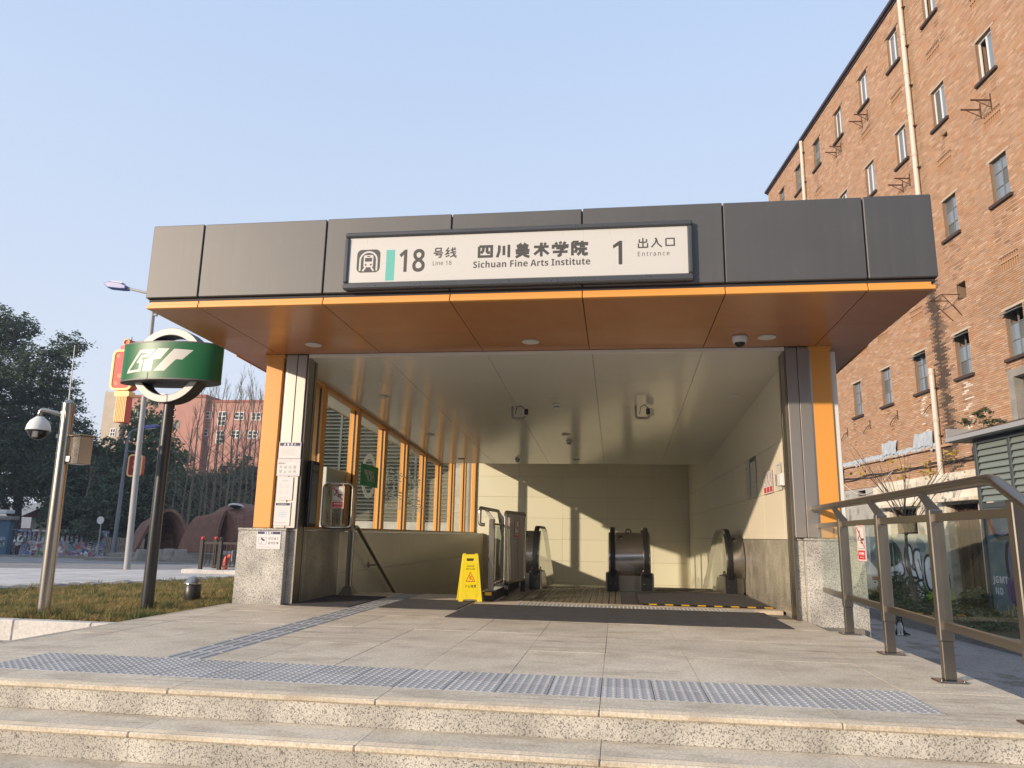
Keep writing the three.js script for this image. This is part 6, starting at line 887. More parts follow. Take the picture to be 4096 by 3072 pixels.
{
  // the big evergreen at the road
  const z = -60, L = [[-60, 1330, 150], [60, 1330, 110], [-40, 1560, 260], [140, 1480, 140], [215, 1590, 120], [290, 1375, 62], [235, 1420, 70], [90, 1700, 240], [255, 1720, 120], [335, 1765, 58], [250, 1860, 130], [60, 1860, 220], [330, 1890, 66], [190, 1930, 110], [-160, 1800, 300], [20, 1960, 90], [-230, 1500, 260], [395, 1800, 40], [385, 1880, 56], [150, 1800, 180]].map(([u, v, r], i) => { const p = PX(u, v, z - (i * 37 % 5) * 0.9); return [p[0], p[1], p[2], r * 63 / 2963, 0.9]; });
  const tb = PX(60, 2100, -63), o = at('evergreen_tree', 'huge dark evergreen tree towering over the graffiti wall', 'tree', [tb[0], gy(tb[0], -63), -63]);
  const tr = []; limbs([tb[0], gy(tb[0], -63), -63], V3(0.0, 1, 0.02), 5.2, 0.5, 3, tr, 0.7, 0.3, 4); part('trunk', tr, M.bark, o);
  part('crown', crownGeo(L, 125000, 0.15, 26, 0.6), LF.dark, o);
  // smaller evergreens
  const proto = (nm, lab, cat, lobes, n, size, mat, h, grp) => { const t = thing(nm, lab, cat, [0, 0, 0], 0, grp), w = []; limbs([0, -0.2, 0], V3(0, 1, 0), h, 0.16, 2, w, 0.7, 0.3, 3); part('trunk', w, M.bark, t); part('crown', crownGeo(lobes, n, size, 22, 0.5), mat, t); return t; };
  const A = proto('broadleaf_tree', 'x', 'tree', [[0, 5.2, 0, 2.3], [1.3, 4.1, 0.4, 1.6], [-1.5, 4.3, -0.3, 1.7], [0.3, 6.6, 0, 1.5], [-0.6, 3.2, 0.9, 1.5], [0.9, 2.6, -0.8, 1.4]], 9000, 0.16, LF.mid, 2.6, 'evergreen trees before the red building');
  const B = proto('broadleaf_tree', 'x', 'tree', [[0, 3.6, 0, 2.2, 0.9], [1.5, 3.0, 0, 1.5], [-1.6, 2.7, 0.3, 1.6], [0.2, 4.9, 0.2, 1.3], [-0.2, 1.7, 0.6, 1.7]], 7500, 0.16, LF.dark, 1.8, 'evergreen trees before the red building');
  const spots = [[A, 415, 1790, -64, 1.15, 'broad green tree with pale sunlit top before the beige wall of the red building'], [B, 330, 1930, -60, 1.3, 'dark round tree beside the huge evergreen'], [A, 610, 1700, -66, 1.25, 'tall green tree behind the light grey lamp and black post'], [B, 520, 1900, -58, 1.15, 'dark green tree behind the small red lantern'], [A, 720, 1850, -62, 1.0, 'green tree between the black post and the bare trees'], [B, 460, 2010, -57, 1.1, 'low dark tree behind the folding gate'], [B, 640, 1990, -60, 1.2, 'low dark tree above the tall shell arch'], [A, 880, 1880, -70, 1.1, 'green tree behind the middle of the bare trees'], [B, 800, 1960, -72, 1.3, 'dark tree over the low pavilion'], [A, 1000, 1860, -70, 1.15, 'green tree behind the bare trees next to the orange column'], [B, 960, 1960, -68, 1.3, 'dark tree above the shell dome'], [B, 560, 2030, -64, 1.0, 'low dark tree above the stone terrace wall']];
  spots.forEach(([p, u, v, zz, s, lab], i) => { const q = PX(u, v, zz), first = i === 0 || i === 1, y = gy(q[0], zz), H = (p === A ? 8.1 : 6.2), k = s * Math.max(0.6, (q[1] - y) / H); const o2 = first ? p : dup(p, [0, 0, 0]); o2.position.set(q[0], y, zz); o2.rotation.y = i * 1.7; o2.scale.set(s * 1.05, k, s * 1.05); o2.userData.label = lab; });
  // bare trees
  const bare = [0, 1, 2].map((k) => { const t = thing('bare_tree', 'x', 'tree', [0, 0, 0], 0, 'bare trees before the red building'), w = [], b = []; for (let i = 0; i < 5; i++) w.push(cyl([noise(k, i) * 0.1, i * 1.5 - 0.2, noise(i, k) * 0.1], [noise(k, i + 1) * 0.1, i * 1.5 + 1.32, noise(i + 1, k) * 0.1], 0.105 - i * 0.014, 0.091 - i * 0.014, 7, true)); part('trunk', w, M.barkPale, t); limbs([noise(k, 5) * 0.1, 7.2, noise(5, k) * 0.1], V3(0.02, 1, 0), 2.1, 0.045, 4, b, 0.55, 0.45, 3); for (let i = 0; i < 8; i++) { const y = 2.6 + i * 0.62, a = i * 2.4; limbs([0, y, 0], V3(Math.cos(a), 0.75, Math.sin(a)).normalize(), rr(0.9, 1.5), 0.022, 4, b, 0.6, 0.4, 2); } part('branches', b, M.barkPale, t); return t; });
  const bt = [[788, 1560, -56], [752, 1690, -58], [700, 1880, -54], [826, 1640, -60], [852, 1575, -58], [884, 1560, -57], [908, 1600, -62], [936, 1570, -59], [962, 1565, -56], [985, 1590, -61], [1010, 1560, -58], [1034, 1600, -63], [1052, 1640, -57], [870, 1720, -53], [920, 1740, -52], [975, 1700, -54], [770, 1800, -53], [1060, 1580, -60]];
  bt.forEach(([u, v, zz], i) => { const p = bare[i % 3], q = PX(u, v, zz), base = PX(u - (2090 - v) * 0.075, 2090, zz), y = gy(base[0], zz) + 0.4, k = (q[1] - y) / 10.6, o2 = i < 3 ? p : dup(p, [0, 0, 0]); o2.position.set(base[0], y, zz); o2.rotation.set(rr(-0.02, 0.02), i * 1.1, rr(-0.02, 0.02)); o2.scale.set(0.9 + 0.2 * k, k, 0.9 + 0.2 * k); o2.userData.label = 'slender leafless grey tree in the thicket before the red building'; });
  const pal = PX(316, 2130, -58), pt = PX(352, 1930, -58), po = at('bare_tree', 'leaning pale trunked bare tree beside the white gatehouse', 'tree', [pal[0], gy(pal[0], -58), -58]), w2 = [], b2 = []; limbs([pal[0], gy(pal[0], -58), -58], V3(pt[0] - pal[0], pt[1] - gy(pal[0], -58), 0).normalize(), 4.2, 0.2, 0, w2); part('trunk', w2, M.barkPale, po); const tip = V3(pal[0], gy(pal[0], -58), -58).addScaledVector(V3(pt[0] - pal[0], pt[1] - gy(pal[0], -58), 0).normalize(), 4.1).toArray(); limbs(tip, V3(0.1, 1, 0), 1.8, 0.09, 4, b2, 0.8, 0.3, 3); part('branches', b2, M.barkPale, po);
  // hedge masses and wooded slope behind
  const hedge = crownGeo(Array.from({ length: 26 }, (_, i) => { const p = PX(300 + i * 36, 2060 + 30 * noise(i, 3), -78 - (i % 3) * 2); return [p[0], -0.6 + rr(0, 1.4), p[2], rr(2, 3), 0.9]; }), 15000, 0.2, 22, 0.6); const hm = new THREE.Mesh(hedge, LF.dark); hm.name = 'far_shrubbery'; hm.castShadow = hm.receiveShadow = true; scene.add(tag(hm, 'dark mass of shrubs below the red building', 'shrubs', null, 'stuff'));
}
// ---------------------------------------------------------------- figures
function sdf(bones, cell, grow = 0) {                    // bones: [ax,ay,az,ra, bx,by,bz,rb]; one smooth skin round them all
  const lo = V3(1e9, 1e9, 1e9), hi = V3(-1e9, -1e9, -1e9); for (const b of bones) for (const [x, y, z, r] of [b.slice(0, 4), b.slice(4)]) { lo.min(V3(x - r, y - r, z - r)); hi.max(V3(x + r, y + r, z + r)); }
  const pad = 0.05 + grow; lo.subScalar(pad); hi.addScalar(pad); const size = hi.clone().sub(lo), S = Math.max(size.x, size.y, size.z), N = Math.min(110, Math.ceil(S / cell)), c = lo.clone().add(hi).multiplyScalar(0.5);
  const mc = new MarchingCubes(N, new THREE.MeshStandardMaterial(), false, false, 60000); mc.isolation = 0; const h = N / 2, p = V3(), a = V3(), ab = V3();
  for (let k = 0; k < N; k++) for (let j = 0; j < N; j++) for (let i = 0; i < N; i++) {
    p.set((i - h) / h, (j - h) / h, (k - h) / h).multiplyScalar(S / 2).add(c); let d = 1e9;
    for (const b of bones) { a.set(b[0], b[1], b[2]); ab.set(b[4] - b[0], b[5] - b[1], b[6] - b[2]); const t = clamp(p.clone().sub(a).dot(ab) / Math.max(1e-9, ab.lengthSq())), q = p.distanceTo(a.addScaledVector(ab, t)) - (b[3] + (b[7] - b[3]) * t) - grow, kk = 0.03, m = Math.max(kk - Math.abs(d - q), 0) / kk; d = Math.min(d, q) - m * m * kk * 0.25; }
    mc.field[k * N * N + j * N + i] = -d;
  }
  mc.update(); const n = mc.count, g = new THREE.BufferGeometry(); g.setAttribute('position', new THREE.BufferAttribute(mc.positionArray.slice(0, n * 3), 3)); g.setAttribute('normal', new THREE.BufferAttribute(mc.normalArray.slice(0, n * 3), 3)); g.scale(S / 2, S / 2, S / 2); g.translate(c.x, c.y, c.z); return uvm(g);
}
{
  const skin = std({ color: lin(0.45, 0.27, 0.19), roughness: 0.6 }), cl = (r, g, b) => std({ color: lin(r, g, b), roughness: 0.9 });
  // arms: [elbow, hand] left then right
  function person(label, pos, ry, arms, stride, cols) {
    const o = thing('person', label, 'person', pos, ry), hip = 0.92, sh = 1.42, legs = [-1, 1].map((s) => [[s * 0.09, hip, 0], [s * 0.1, 0.5, 0.03 + s * stride], [s * 0.1, 0.08, -0.02 + s * stride * 1.2], [s * 0.11, 0.04, 0.13 + s * stride * 1.2]]);
    const head = [[0, 1.6, 0.02, 0.095, 0, 1.68, 0.01, 0.1], [0, 1.56, 0.05, 0.06, 0, 1.6, 0.07, 0.06], [0, 1.60, 0.10, 0.02, 0, 1.63, 0.115, 0.014], [-0.1, 1.62, 0, 0.022, -0.1, 1.65, 0, 0.022], [0.1, 1.62, 0, 0.022, 0.1, 1.65, 0, 0.022]];
    const torso = [[0, hip, 0, 0.15, 0, 1.2, 0, 0.14], [-0.09, 1.28, 0, 0.12, 0.09, 1.28, 0, 0.12], [-0.15, sh - 0.02, 0, 0.075, 0.15, sh - 0.02, 0, 0.075], [0, sh, 0, 0.06, 0, 1.56, 0.015, 0.055]];
    const armB = [-1, 1].flatMap((s, i) => { const S = [s * 0.2, sh - 0.03, 0], [E, Hd] = arms[i]; return [[...S, 0.058, ...E, 0.046], [...E, 0.044, ...Hd, 0.034]]; }), hand = [-1, 1].flatMap((s, i) => { const [E, Hd] = arms[i], d = V3(...Hd).sub(V3(...E)).normalize(), P = V3(...Hd).addScaledVector(d, 0.05), out = [[...Hd, 0.03, ...P.toArray(), 0.034]]; for (let f = 0; f < 4; f++) { const q = P.clone().add(V3((f - 1.5) * 0.019, -0.005, 0)); out.push([...q.toArray(), 0.011, ...q.clone().addScaledVector(d, 0.055 - Math.abs(f - 1.3) * 0.008).add(V3(0, -0.03, 0)).toArray(), 0.009]); } const t = P.clone().add(V3(-s * 0.04, 0, 0)); out.push([...Hd, 0.014, ...t.toArray(), 0.011]); return out; });
    const legB = legs.flatMap((l) => [[...l[0], 0.1, ...l[1], 0.068], [...l[1], 0.066, ...l[2], 0.045]]), footB = legs.map((l) => [...l[2], 0.045, ...l[3], 0.038]);
    part('body', sdf([...head, ...torso, ...armB, ...hand, ...legB, ...footB], 0.022), skin, o);
    part('jacket', sdf([...torso.slice(0, 3), [-0.09, 0.9, 0, 0.1, 0.09, 0.9, 0, 0.1], ...armB], 0.028, 0.03), cl(...cols[0]), o);
    part('trousers', sdf(legB, 0.028, 0.018), cl(...cols[1]), o); part('shoes', sdf(footB, 0.02, 0.016), cl(...cols[2]), o);
    part('hair', sdf([[0, 1.68, -0.02, 0.105, 0, 1.74, 0.01, 0.075], [0, 1.6, -0.06, 0.07, 0, 1.68, -0.04, 0.09]], 0.02, 0.012), cl(...cols[3]), o); return o;
  }
  const q = PX(64, 2235, -53.6), y = gy(q[0], -53.6) + 0.14;
  const o = person('person in white padded vest and dark trousers looking down at a phone', [q[0], y, -53.6], 0.25, [[[-0.27, 1.12, 0.06], [-0.07, 1.12, 0.27]], [[0.27, 1.12, 0.06], [0.07, 1.12, 0.27]]], 0.04, [[0.62, 0.62, 0.6], [0.045, 0.03, 0.025], [0.05, 0.05, 0.055], [0.015, 0.013, 0.012]]);
  part('vest_shoulder', sdf([[-0.17, 1.42, 0.02, 0.075, -0.14, 1.28, 0.1, 0.06], [0.17, 1.42, 0.02, 0.075, 0.14, 1.28, 0.1, 0.06]], 0.028, 0.035), cl(0.02, 0.022, 0.03), o); part('hood', sdf([[-0.08, 1.5, -0.07, 0.07, 0.08, 1.5, -0.07, 0.07], [0.12, 1.5, 0, 0.06, 0.06, 1.48, 0.09, 0.04]], 0.025, 0.02), cl(0.6, 0.6, 0.58), o);
  const ph = thing('mobile_phone', 'dark phone held by the person in the white vest', 'phone', [q[0] + 0.08, y + 1.15, -53.28], 0.25); part('phone_body', mv(cb(-0.037, 0.037, -0.075, 0.075, -0.005, 0.005, 0.003), 0, 0, 0, 0, -0.8), M.blackGloss, ph);
  const d0 = PX(398, 2140, -70), d1 = PX(420, 2140, -70), ty = PX(400, 2094, -70)[1] - 1.78;
  struct('terrace', bx(d0[0] - 14, d1[0] + 10, -2, ty, -71.5, -66.5), M.concrete);
  person('person in long dark coat standing behind the round traffic mirror', [d0[0], ty, -70], 0.3, [[[-0.27, 1.15, 0], [-0.26, 0.88, 0.04]], [[0.27, 1.15, 0], [0.26, 0.88, 0.04]]], 0.03, [[0.012, 0.012, 0.014], [0.012, 0.012, 0.012], [0.01, 0.01, 0.01], [0.012, 0.012, 0.012]]);
  person('person in black clothes with reddish hair beside the traffic mirror', [d1[0], ty, -70], -0.4, [[[-0.27, 1.15, 0], [-0.25, 0.9, 0.05]], [[0.29, 1.2, 0.04], [0.12, 1.4, 0.2]]], 0.04, [[0.014, 0.013, 0.016], [0.012, 0.012, 0.013], [0.01, 0.01, 0.01], [0.10, 0.03, 0.02]]);
}
// ---------------------------------------------------------------- old brick building along the alley
const FA = -1.4716, FP = [10.783, -1.3, -24.753];
const facade = (name, label, category) => { const o = thing(name, label, category, FP, FA); o.off = [0, -1.3, 0]; return o; };   // local x along the wall, z out of it, y in world metres
const FW = (s, y, o) => { const v = V3(s, 0, o).applyAxisAngle(V3(0, 1, 0), FA); return [FP[0] + v.x, y, FP[2] + v.z]; };
{
  const o = facade('brick_building', 'tall old red brick warehouse with small windows and a white downpipe', 'building');
  const S0 = -17.6, S1 = 6.2, Y0 = 3.06, Y1 = 20.98, open = [];
  const bay = (k) => 0.15 + 2.64 * k, rowY = [[18.62, 20.0], [14.62, 15.98], [10.64, 11.98], [6.04, 7.44]];
  const wins = []; for (let r = 0; r < 4; r++) for (let k = -6; k <= 2; k++) { const s = bay(k) - (r === 3 ? 0.12 : r === 0 ? -0.01 : 0.02); wins.push([s, s + 0.8, ...rowY[r], r, k]); }
  for (const w of wins) open.push(w.slice(0, 4));
  const vents = []; for (const [y0, y1, ks] of [[17.08, 17.5, [-6, -4, -2, -1, 0, 1, 2]], [13.06, 13.46, [-6, -5, -3, -2, 0, 1, 2]], [8.58, 8.98, [-4, -3, -2, -1, 1, 2]]]) for (const k of ks) { const s = bay(k) - 0.08; vents.push([s, s + 0.86, y0, y1]); }
  for (const v of vents) open.push(v); open.push([0.45, 0.95, 8.45, 8.98], [0.55, 0.85, 14.0, 14.16], [2.5, 4.6, 3.0, 5.72]);
  const ground = [[-4.92, -2.9, -1.3, 2.08], [-0.96, 0.8, -1.3, 2.1], [-8.07, -7.3, 2.72, 2.95]];
  // mortar wall with real openings
  const cutAll = [...open, ...ground], ys = [...new Set([Y0 - 4.4, Y1, ...cutAll.flatMap((v) => [v[2], v[3]])])].sort((a, b) => a - b), pieces = [];
  for (let i = 0; i < ys.length - 1; i++) { const m = (ys[i] + ys[i + 1]) / 2, cuts = cutAll.filter((v) => v[2] < m && v[3] > m).sort((a, b) => a[0] - b[0]); let s = S0; for (const c of cuts) { if (c[0] > s) pieces.push(bx(s, c[0], ys[i], ys[i + 1], -0.32, -0.006)); s = Math.max(s, c[1]); } if (s < S1) pieces.push(bx(s, S1, ys[i], ys[i + 1], -0.32, -0.006)); }
  part('wall', pieces, std({ color: lin(0.27, 0.18, 0.12), map: T.render, roughness: 0.95 }), o);
  part('inner_wall', [bx(S0, S1, -1.3, Y1, -9, -8.8), bx(S0 + 0.05, S0 + 0.3, -1.3, Y1, -8.8, -0.33), bx(S1 - 0.3, S1 - 0.05, -1.3, Y1, -8.8, -0.33), ...[3.2, 8.0, 12.4, 16.4].map((y) => bx(S0 + 0.3, S1 - 0.3, y, y + 0.3, -8.8, -0.34))], M.concrete, o);
  part('roof', [cb(S0 - 0.2, S1, 20.98, 21.12, -9, 0.16, 0.01), bx(S0 - 0.15, S1, 20.9, 20.98, -9, 0.06)], std({ color: lin(0.045, 0.035, 0.045), roughness: 0.8 }), o);
  // bricks: the nearest three hundred one by one, the rest as one part
  const C = 0.0632, brick = [], G = new THREE.BoxGeometry(1, 1, 1); uvm(G);
  for (let r = 0; Y0 + r * C < Y1 - 0.02; r++) {
    const y = Y0 + r * C, m = y + C / 2, cuts = open.filter((v) => v[2] < y + C - 0.012 && v[3] > y + 0.012).sort((a, b) => a[0] - b[0]); let s = S0; const iv = []; for (const c of cuts) { if (c[0] > s) iv.push([s, c[0]]); s = Math.max(s, c[1]); } if (s < S1) iv.push([s, S1]);
    for (const [a, b] of iv) { const ph = (r % 2) * 0.125; for (let k = Math.floor((a - S0 - ph) / 0.25) - 1; ; k++) { const x0 = Math.max(a, S0 + ph + k * 0.25 + 0.005), x1 = Math.min(b, S0 + ph + (k + 1) * 0.25 - 0.005); if (S0 + ph + k * 0.25 > b) break; if (x1 - x0 > 0.03) brick.push([x0, x1, m]); } }
  }
  const tone = (s, y) => {
    const n1 = noise(s * 0.35, y * 0.35), n2 = noise(s * 1.7 + 5, y * 1.7), h = rnd(), pink = [0.43, 0.275, 0.175], or = [0.43, 0.25, 0.14], br = [0.36, 0.225, 0.145], pale = [0.49, 0.335, 0.23];
    let c = h < 0.5 ? pink : h < 0.78 ? or : h < 0.88 ? br : pale; c = mix(c, [0.33, 0.21, 0.14], clamp(n1 * 0.7) * 0.35); c = mix(c, [0.40, 0.17, 0.07], clamp(n2 - 0.35));
    const soot = clamp(1 - Math.abs(s + 0.9 - 0.10 * noise(y * 0.8, 2) - 0.12 * noise(y * 3.3, s) - (7 - y) * 0.04) / 0.55) * clamp((9.9 - y) / 0.6) * clamp((y - 2.4) / 1.2); c = mix(c, [0.035, 0.028, 0.024], clamp(soot * 1.5 + (noise(s * 3.1, y * 1.4) * 0.45 + rr(-0.5, 0.4)) * (soot > 0 ? 1 : 0)) * 0.9);
    for (const w of wins) { const d = w[2] - y; if (d > 0 && d < 1.5 && s > w[0] - 0.2 && s < w[1] + 0.2 && noise(s * 6, w[2]) + 0.5 * noise(s * 9, y * 2) > 0.42 + d * 0.25) c = mix(c, [0.16, 0.1, 0.065], 0.55); }
    const pipe = clamp(1 - Math.abs(s + 0.80) / 0.22) * (y > 12 ? 0.5 : 0); c = mix(c, [0.2, 0.16, 0.09], clamp(pipe)); const white = (Math.abs(s - 0.45 + 0.25 * noise(y * 2, 7)) < 0.14 && y > 4 && y < 6 && h > 0.4) || (Math.abs(s + 2.2 + 0.3 * noise(y * 2, 9)) < 0.1 && y > 4.3 && y < 6 && h > 0.4); if (white) c = mix(c, [0.72, 0.66, 0.58], 0.75);
    const k = rr(0.88, 1.1); return c.map((v) => v * k);
  };
  const near = brick.map((b, i) => [i, Math.hypot((b[0] - 3.4) * 0.6, b[2] - 7.9)]).filter(([i]) => brick[i][0] < 4.3 && brick[i][1] > 0.6).sort((a, b) => a[1] - b[1]).slice(0, 300).map((v) => v[0]), single = new Set(near);
  const tones = Array.from({ length: 8 }, () => std({ color: lin(...tone(2.5, 8)), roughness: 0.9, map: T.render }));
  near.forEach((i, j) => { const [a, b, y] = brick[i], m = shared('brick', G, tones[j % 8], o, (a + b) / 2, y + 1.3, -0.01 + rr(0, 0.004)); m.scale.set(b - a, 0.0525, 0.03); });
  const rest = brick.filter((_, i) => !single.has(i)), im = new THREE.InstancedMesh(G, std({ color: 0xffffff, roughness: 0.92 }), rest.length), m4 = new THREE.Matrix4(), col = new THREE.Color(), q0 = new THREE.Quaternion();
  rest.forEach(([a, b, y], i) => { m4.compose(V3((a + b) / 2, y + 1.3, -0.01 + rr(0, 0.005)), q0, V3(b - a, 0.0525, 0.03)); im.setMatrixAt(i, m4); im.setColorAt(i, col.setRGB(...tone((a + b) / 2, y))); }); im.name = 'brickwork'; im.userData.kind = 'stuff'; im.castShadow = im.receiveShadow = true; o.add(im);
  // windows
  const sillM = std({ color: lin(0.055, 0.035, 0.028), roughness: 0.9 }), conc = std({ color: lin(0.5, 0.44, 0.34), roughness: 0.9, map: T.render }), steelF = std({ color: lin(0.16, 0.16, 0.15), roughness: 0.8 }), glS = phy({ color: lin(0.16, 0.20, 0.24), roughness: 0.1, clearcoat: 1, clearcoatRoughness: 0.05 }), glD = phy({ color: lin(0.10, 0.11, 0.11), roughness: 0.35 });
  for (const [s0, s1, y0, y1, r, k] of wins) {
    const white = (r === 0 && k >= -3) || (r === 1), openLeaf = (r === 0 && k === 0) || (r === 1 && k === 1), fr = white ? M.white : steelF, t = white ? 0.06 : 0.032, z0 = -0.1, g = [];
    g.push(bx(s0, s1, y0, y0 + t, z0 - 0.04, z0), bx(s0, s1, y1 - t, y1, z0 - 0.04, z0), bx(s0, s0 + t, y0 + t, y1 - t, z0 - 0.04, z0), bx(s1 - t, s1, y0 + t, y1 - t, z0 - 0.04, z0), bx((s0 + s1) / 2 - t / 2, (s0 + s1) / 2 + t / 2, y0 + t, y1 - t, z0 - 0.035, z0 + 0.004));
    if (!white) for (const f of [0.36, 0.7]) g.push(bx(s0 + t, s1 - t, y0 + (y1 - y0) * f - 0.012, y0 + (y1 - y0) * f + 0.012, z0 - 0.03, z0 + 0.002));
    const w = part('window', g, fr, o); part('sill', hexa([[s0 - 0.12, y0 - 0.1, 0.10], [s1 + 0.12, y0 - 0.1, 0.10], [s1 + 0.12, y0 - 0.1, -0.2], [s0 - 0.12, y0 - 0.1, -0.2], [s0 - 0.12, y0 - 0.012, 0.10], [s1 + 0.12, y0 - 0.012, 0.10], [s1 + 0.12, y0, -0.2], [s0 - 0.12, y0, -0.2]]), sillM, w); part('lintel', bx(s0 - 0.14, s1 + 0.14, y1 + 0.002, y1 + 0.06, -0.03, 0.012), r > 1 || r === 1 ? conc : sillM, w);
    const panes = white ? [[0, 0.5, 0, 1], [0.5, 1, 0, 1]] : [[0, 0.5, 0, 0.36], [0.5, 1, 0, 0.36], [0, 0.5, 0.36, 0.7], [0.5, 1, 0.36, 0.7], [0, 0.5, 0.7, 1], [0.5, 1, 0.7, 1]];
    panes.forEach(([a, b, c, d], i) => { if ((openLeaf && i === 0) || (!white && r === 3 && k >= 0 && c > 0.6)) return; const A = s0 + t + (s1 - s0 - 2 * t) * a, B = s0 + t + (s1 - s0 - 2 * t) * b, Cc = y0 + t + (y1 - y0 - 2 * t) * c, D = y0 + t + (y1 - y0 - 2 * t) * d; part('pane', bx(A, B, Cc, D, z0 - 0.022, z0 - 0.016), (white ? (i + k) % 3 : (i * 5 + k) % 4) ? glS : glD, w); });
    if (!white && r === 3 && k >= -1) part('open_sash', hexa([[s0, y1 - 0.16, 0.16], [s1, y1 - 0.16, 0.16], [s1, y1 - 0.04, -0.2], [s0, y1 - 0.04, -0.2], [s0, y1 - 0.13, 0.16], [s1, y1 - 0.13, 0.16], [s1, y1 - 0.01, -0.2], [s0, y1 - 0.01, -0.2]]), glD, w);
  }
  const fin = tones[1]; for (const [s0, s1, y0, y1] of vents) { const g = []; for (let i = 0; i <= 8; i++) g.push(bx(s0 + (s1 - s0 - 0.034) * i / 8, s0 + (s1 - s0 - 0.034) * i / 8 + 0.034, y0, y1, -0.06, -0.012)); g.push(bx(s0, s1, (y0 * 0.42 + y1 * 0.58), (y0 * 0.42 + y1 * 0.58) + 0.05, -0.06, 0.0)); part('vent', g, fin, o); }
  // loading door frame at the right
  part('door_frame', [bx(2.5, 2.75, 3.0, 5.72, -0.3, 0.02), bx(2.75, 4.6, 5.5, 5.72, -0.3, 0.02)], M.concrete, o); const dw = part('casement', [bx(2.85, 2.92, 3.0, 5.5, -0.25, -0.18), bx(2.92, 4.6, 5.42, 5.5, -0.25, -0.18), bx(3.6, 3.67, 3.0, 5.42, -0.25, -0.18)], M.steelDull, o); part('pane', bx(2.92, 4.6, 3.0, 5.42, -0.22, -0.21), glS, dw);
  // iron brackets
  const rust = M.steelRust, br = (s, y, l, h) => part('wall_bracket', [0, 0.52].flatMap((d) => [bx(s + d - 0.02, s + d + 0.02, y - h / 2, y + h / 2, 0.005, 0.03), bx(s + d - 0.02, s + d + 0.02, y + 0.02, y + 0.06, 0.03, l), cyl([s + d, y - h / 2 + 0.05, 0.02], [s + d, y + 0.02, l * 0.75], 0.014, 0.014, 6)]), rust, o);
  br(2.69, 13.75, 0.6, 0.5); br(-5.02, 18.0, 0.55, 0.5); br(-7.75, 18.1, 0.5, 0.45); br(-2.24, 13.75, 0.55, 0.5);
  part('wall_bracket', [sweep([[-0.05, 8.62, 0.02], [-0.05, 8.62, 0.6], [0.62, 8.62, 0.6], [0.62, 8.62, 0.02]], 0.018, 6), cyl([-0.05, 8.62, 0.58], [0.1, 7.9, 0.02], 0.016, 0.016, 6), cyl([0.62, 8.62, 0.58], [0.6, 7.95, 0.02], 0.016, 0.016, 6)], rust, o);
  for (const s of [-9.0, -6.75, -4.4, -1.9]) part('wall_hook', [bx(s + 0.25, s + 0.29, 5.35, 5.7, 0.0, 0.03), sweep([[s + 0.27, 5.52, 0.03], [s + 0.1, 5.42, 0.1], [s - 0.2, 5.25, 0.1], [s - 0.22, 5.2, 0.08]], 0.014, 6)], rust, o);
  // plaster ground floor
  const pl = std({ map: T.plaster, color: lin(1.1, 1.1, 1.08), roughness: 0.9 }), plc = std({ map: T.plaster, color: lin(1.05, 1.04, 1.0), roughness: 0.9 });
  const hole = [[-4.92, -2.9, -1.3, 2.08], [-0.96, 0.8, -1.3, 2.1]];
  const seg = [[-17.6, -5.95]], pp = [bx(-17.6, -8.07, -1.3, 3.02, -0.2, 0.05), bx(-7.3, -5.95, -1.3, 3.02, -0.2, 0.05), bx(-8.07, -7.3, -1.3, 2.72, -0.2, 0.05), bx(-8.07, -7.3, 2.95, 3.02, -0.2, 0.05)]; part('plaster_wall', pp, std({ map: T.plaster, color: lin(0.62, 0.66, 0.70), roughness: 0.95 }), o);
  part('plaster_wall', [bx(-5.94, -4.92, -1.3, 2.62, -0.2, 0.25), bx(-2.9, -0.96, -1.3, 2.62, -0.2, 0.25), bx(0.8, 6.2, -1.3, 2.62, -0.2, 0.25), bx(-4.92, -2.9, 2.08, 2.62, -0.2, 0.25), bx(-0.96, 0.8, 2.1, 2.62, -0.2, 0.25)], pl, o);
  part('parapet', [cb(-5.98, 6.2, 2.63, 2.94, -0.2, 0.33, 0.02), cb(-5.9, 6.2, 2.94, 3.1, -0.2, 0.2, 0.02)], plc, o); part('door_canopy', [cb(-5.46, -2.55, 2.12, 2.24, 0.25, 0.6, 0.01), cb(-1.23, 1.2, 2.16, 2.26, 0.25, 0.6, 0.01)], plc, o);
  const wood = std({ color: lin(0.05, 0.024, 0.014), roughness: 0.8 }); for (let i = 0; i < 6; i++) part('door_plank', cb(-0.95 + i * 0.29, -0.67 + i * 0.29, -1.3, 2.08, -0.16, -0.1 - 0.02 * (i % 2), 0.008), wood, o); part('door_rail', [cb(-0.5, -0.36, -1.2, 2.0, -0.1, -0.05, 0.006), cb(0.25, 0.36, -1.2, 2.0, -0.1, -0.05, 0.006), cb(-0.95, 0.79, -0.55, -0.42, -0.1, -0.06, 0.006)], wood, o);
  // painted graffiti, as flat paint on the plaster
  const paintT = ctex(1400, 800, (x, W, H) => {
    x.fillStyle = '#a9a99c'; x.fillRect(0, 0, W, H); for (const [c, a, b, r] of [['#4f7f86', 180, 120, 120], ['#5f6f9a', 60, 240, 90], ['#7d9a4a', 980, 700, 170], ['#3d5f6a', 1180, 300, 140], ['#8aa23c', 620, 760, 190], ['#56707a', 860, 120, 110]]) { x.fillStyle = c; x.globalAlpha = 0.55; x.beginPath(); x.ellipse(a, b, r, r * 0.7, 0.4, 0, 7); x.fill(); } x.globalAlpha = 1; for (let i = 0; i < 500; i++) { x.fillStyle = `rgba(${90 + rnd() * 90},${90 + rnd() * 80},${80 + rnd() * 70},${rr(0.02, 0.1)})`; x.fillRect(rr(0, W), rr(0, H), rr(4, 60), rr(2, 30)); }
    x.fillStyle = '#9cb33c'; x.beginPath(); x.moveTo(120, H); for (let i = 0; i <= 30; i++) x.lineTo(120 + i * 42, H - 120 - 130 * Math.abs(Math.sin(i * 1.3)) * rr(0.5, 1)); x.lineTo(W, H); x.fill();
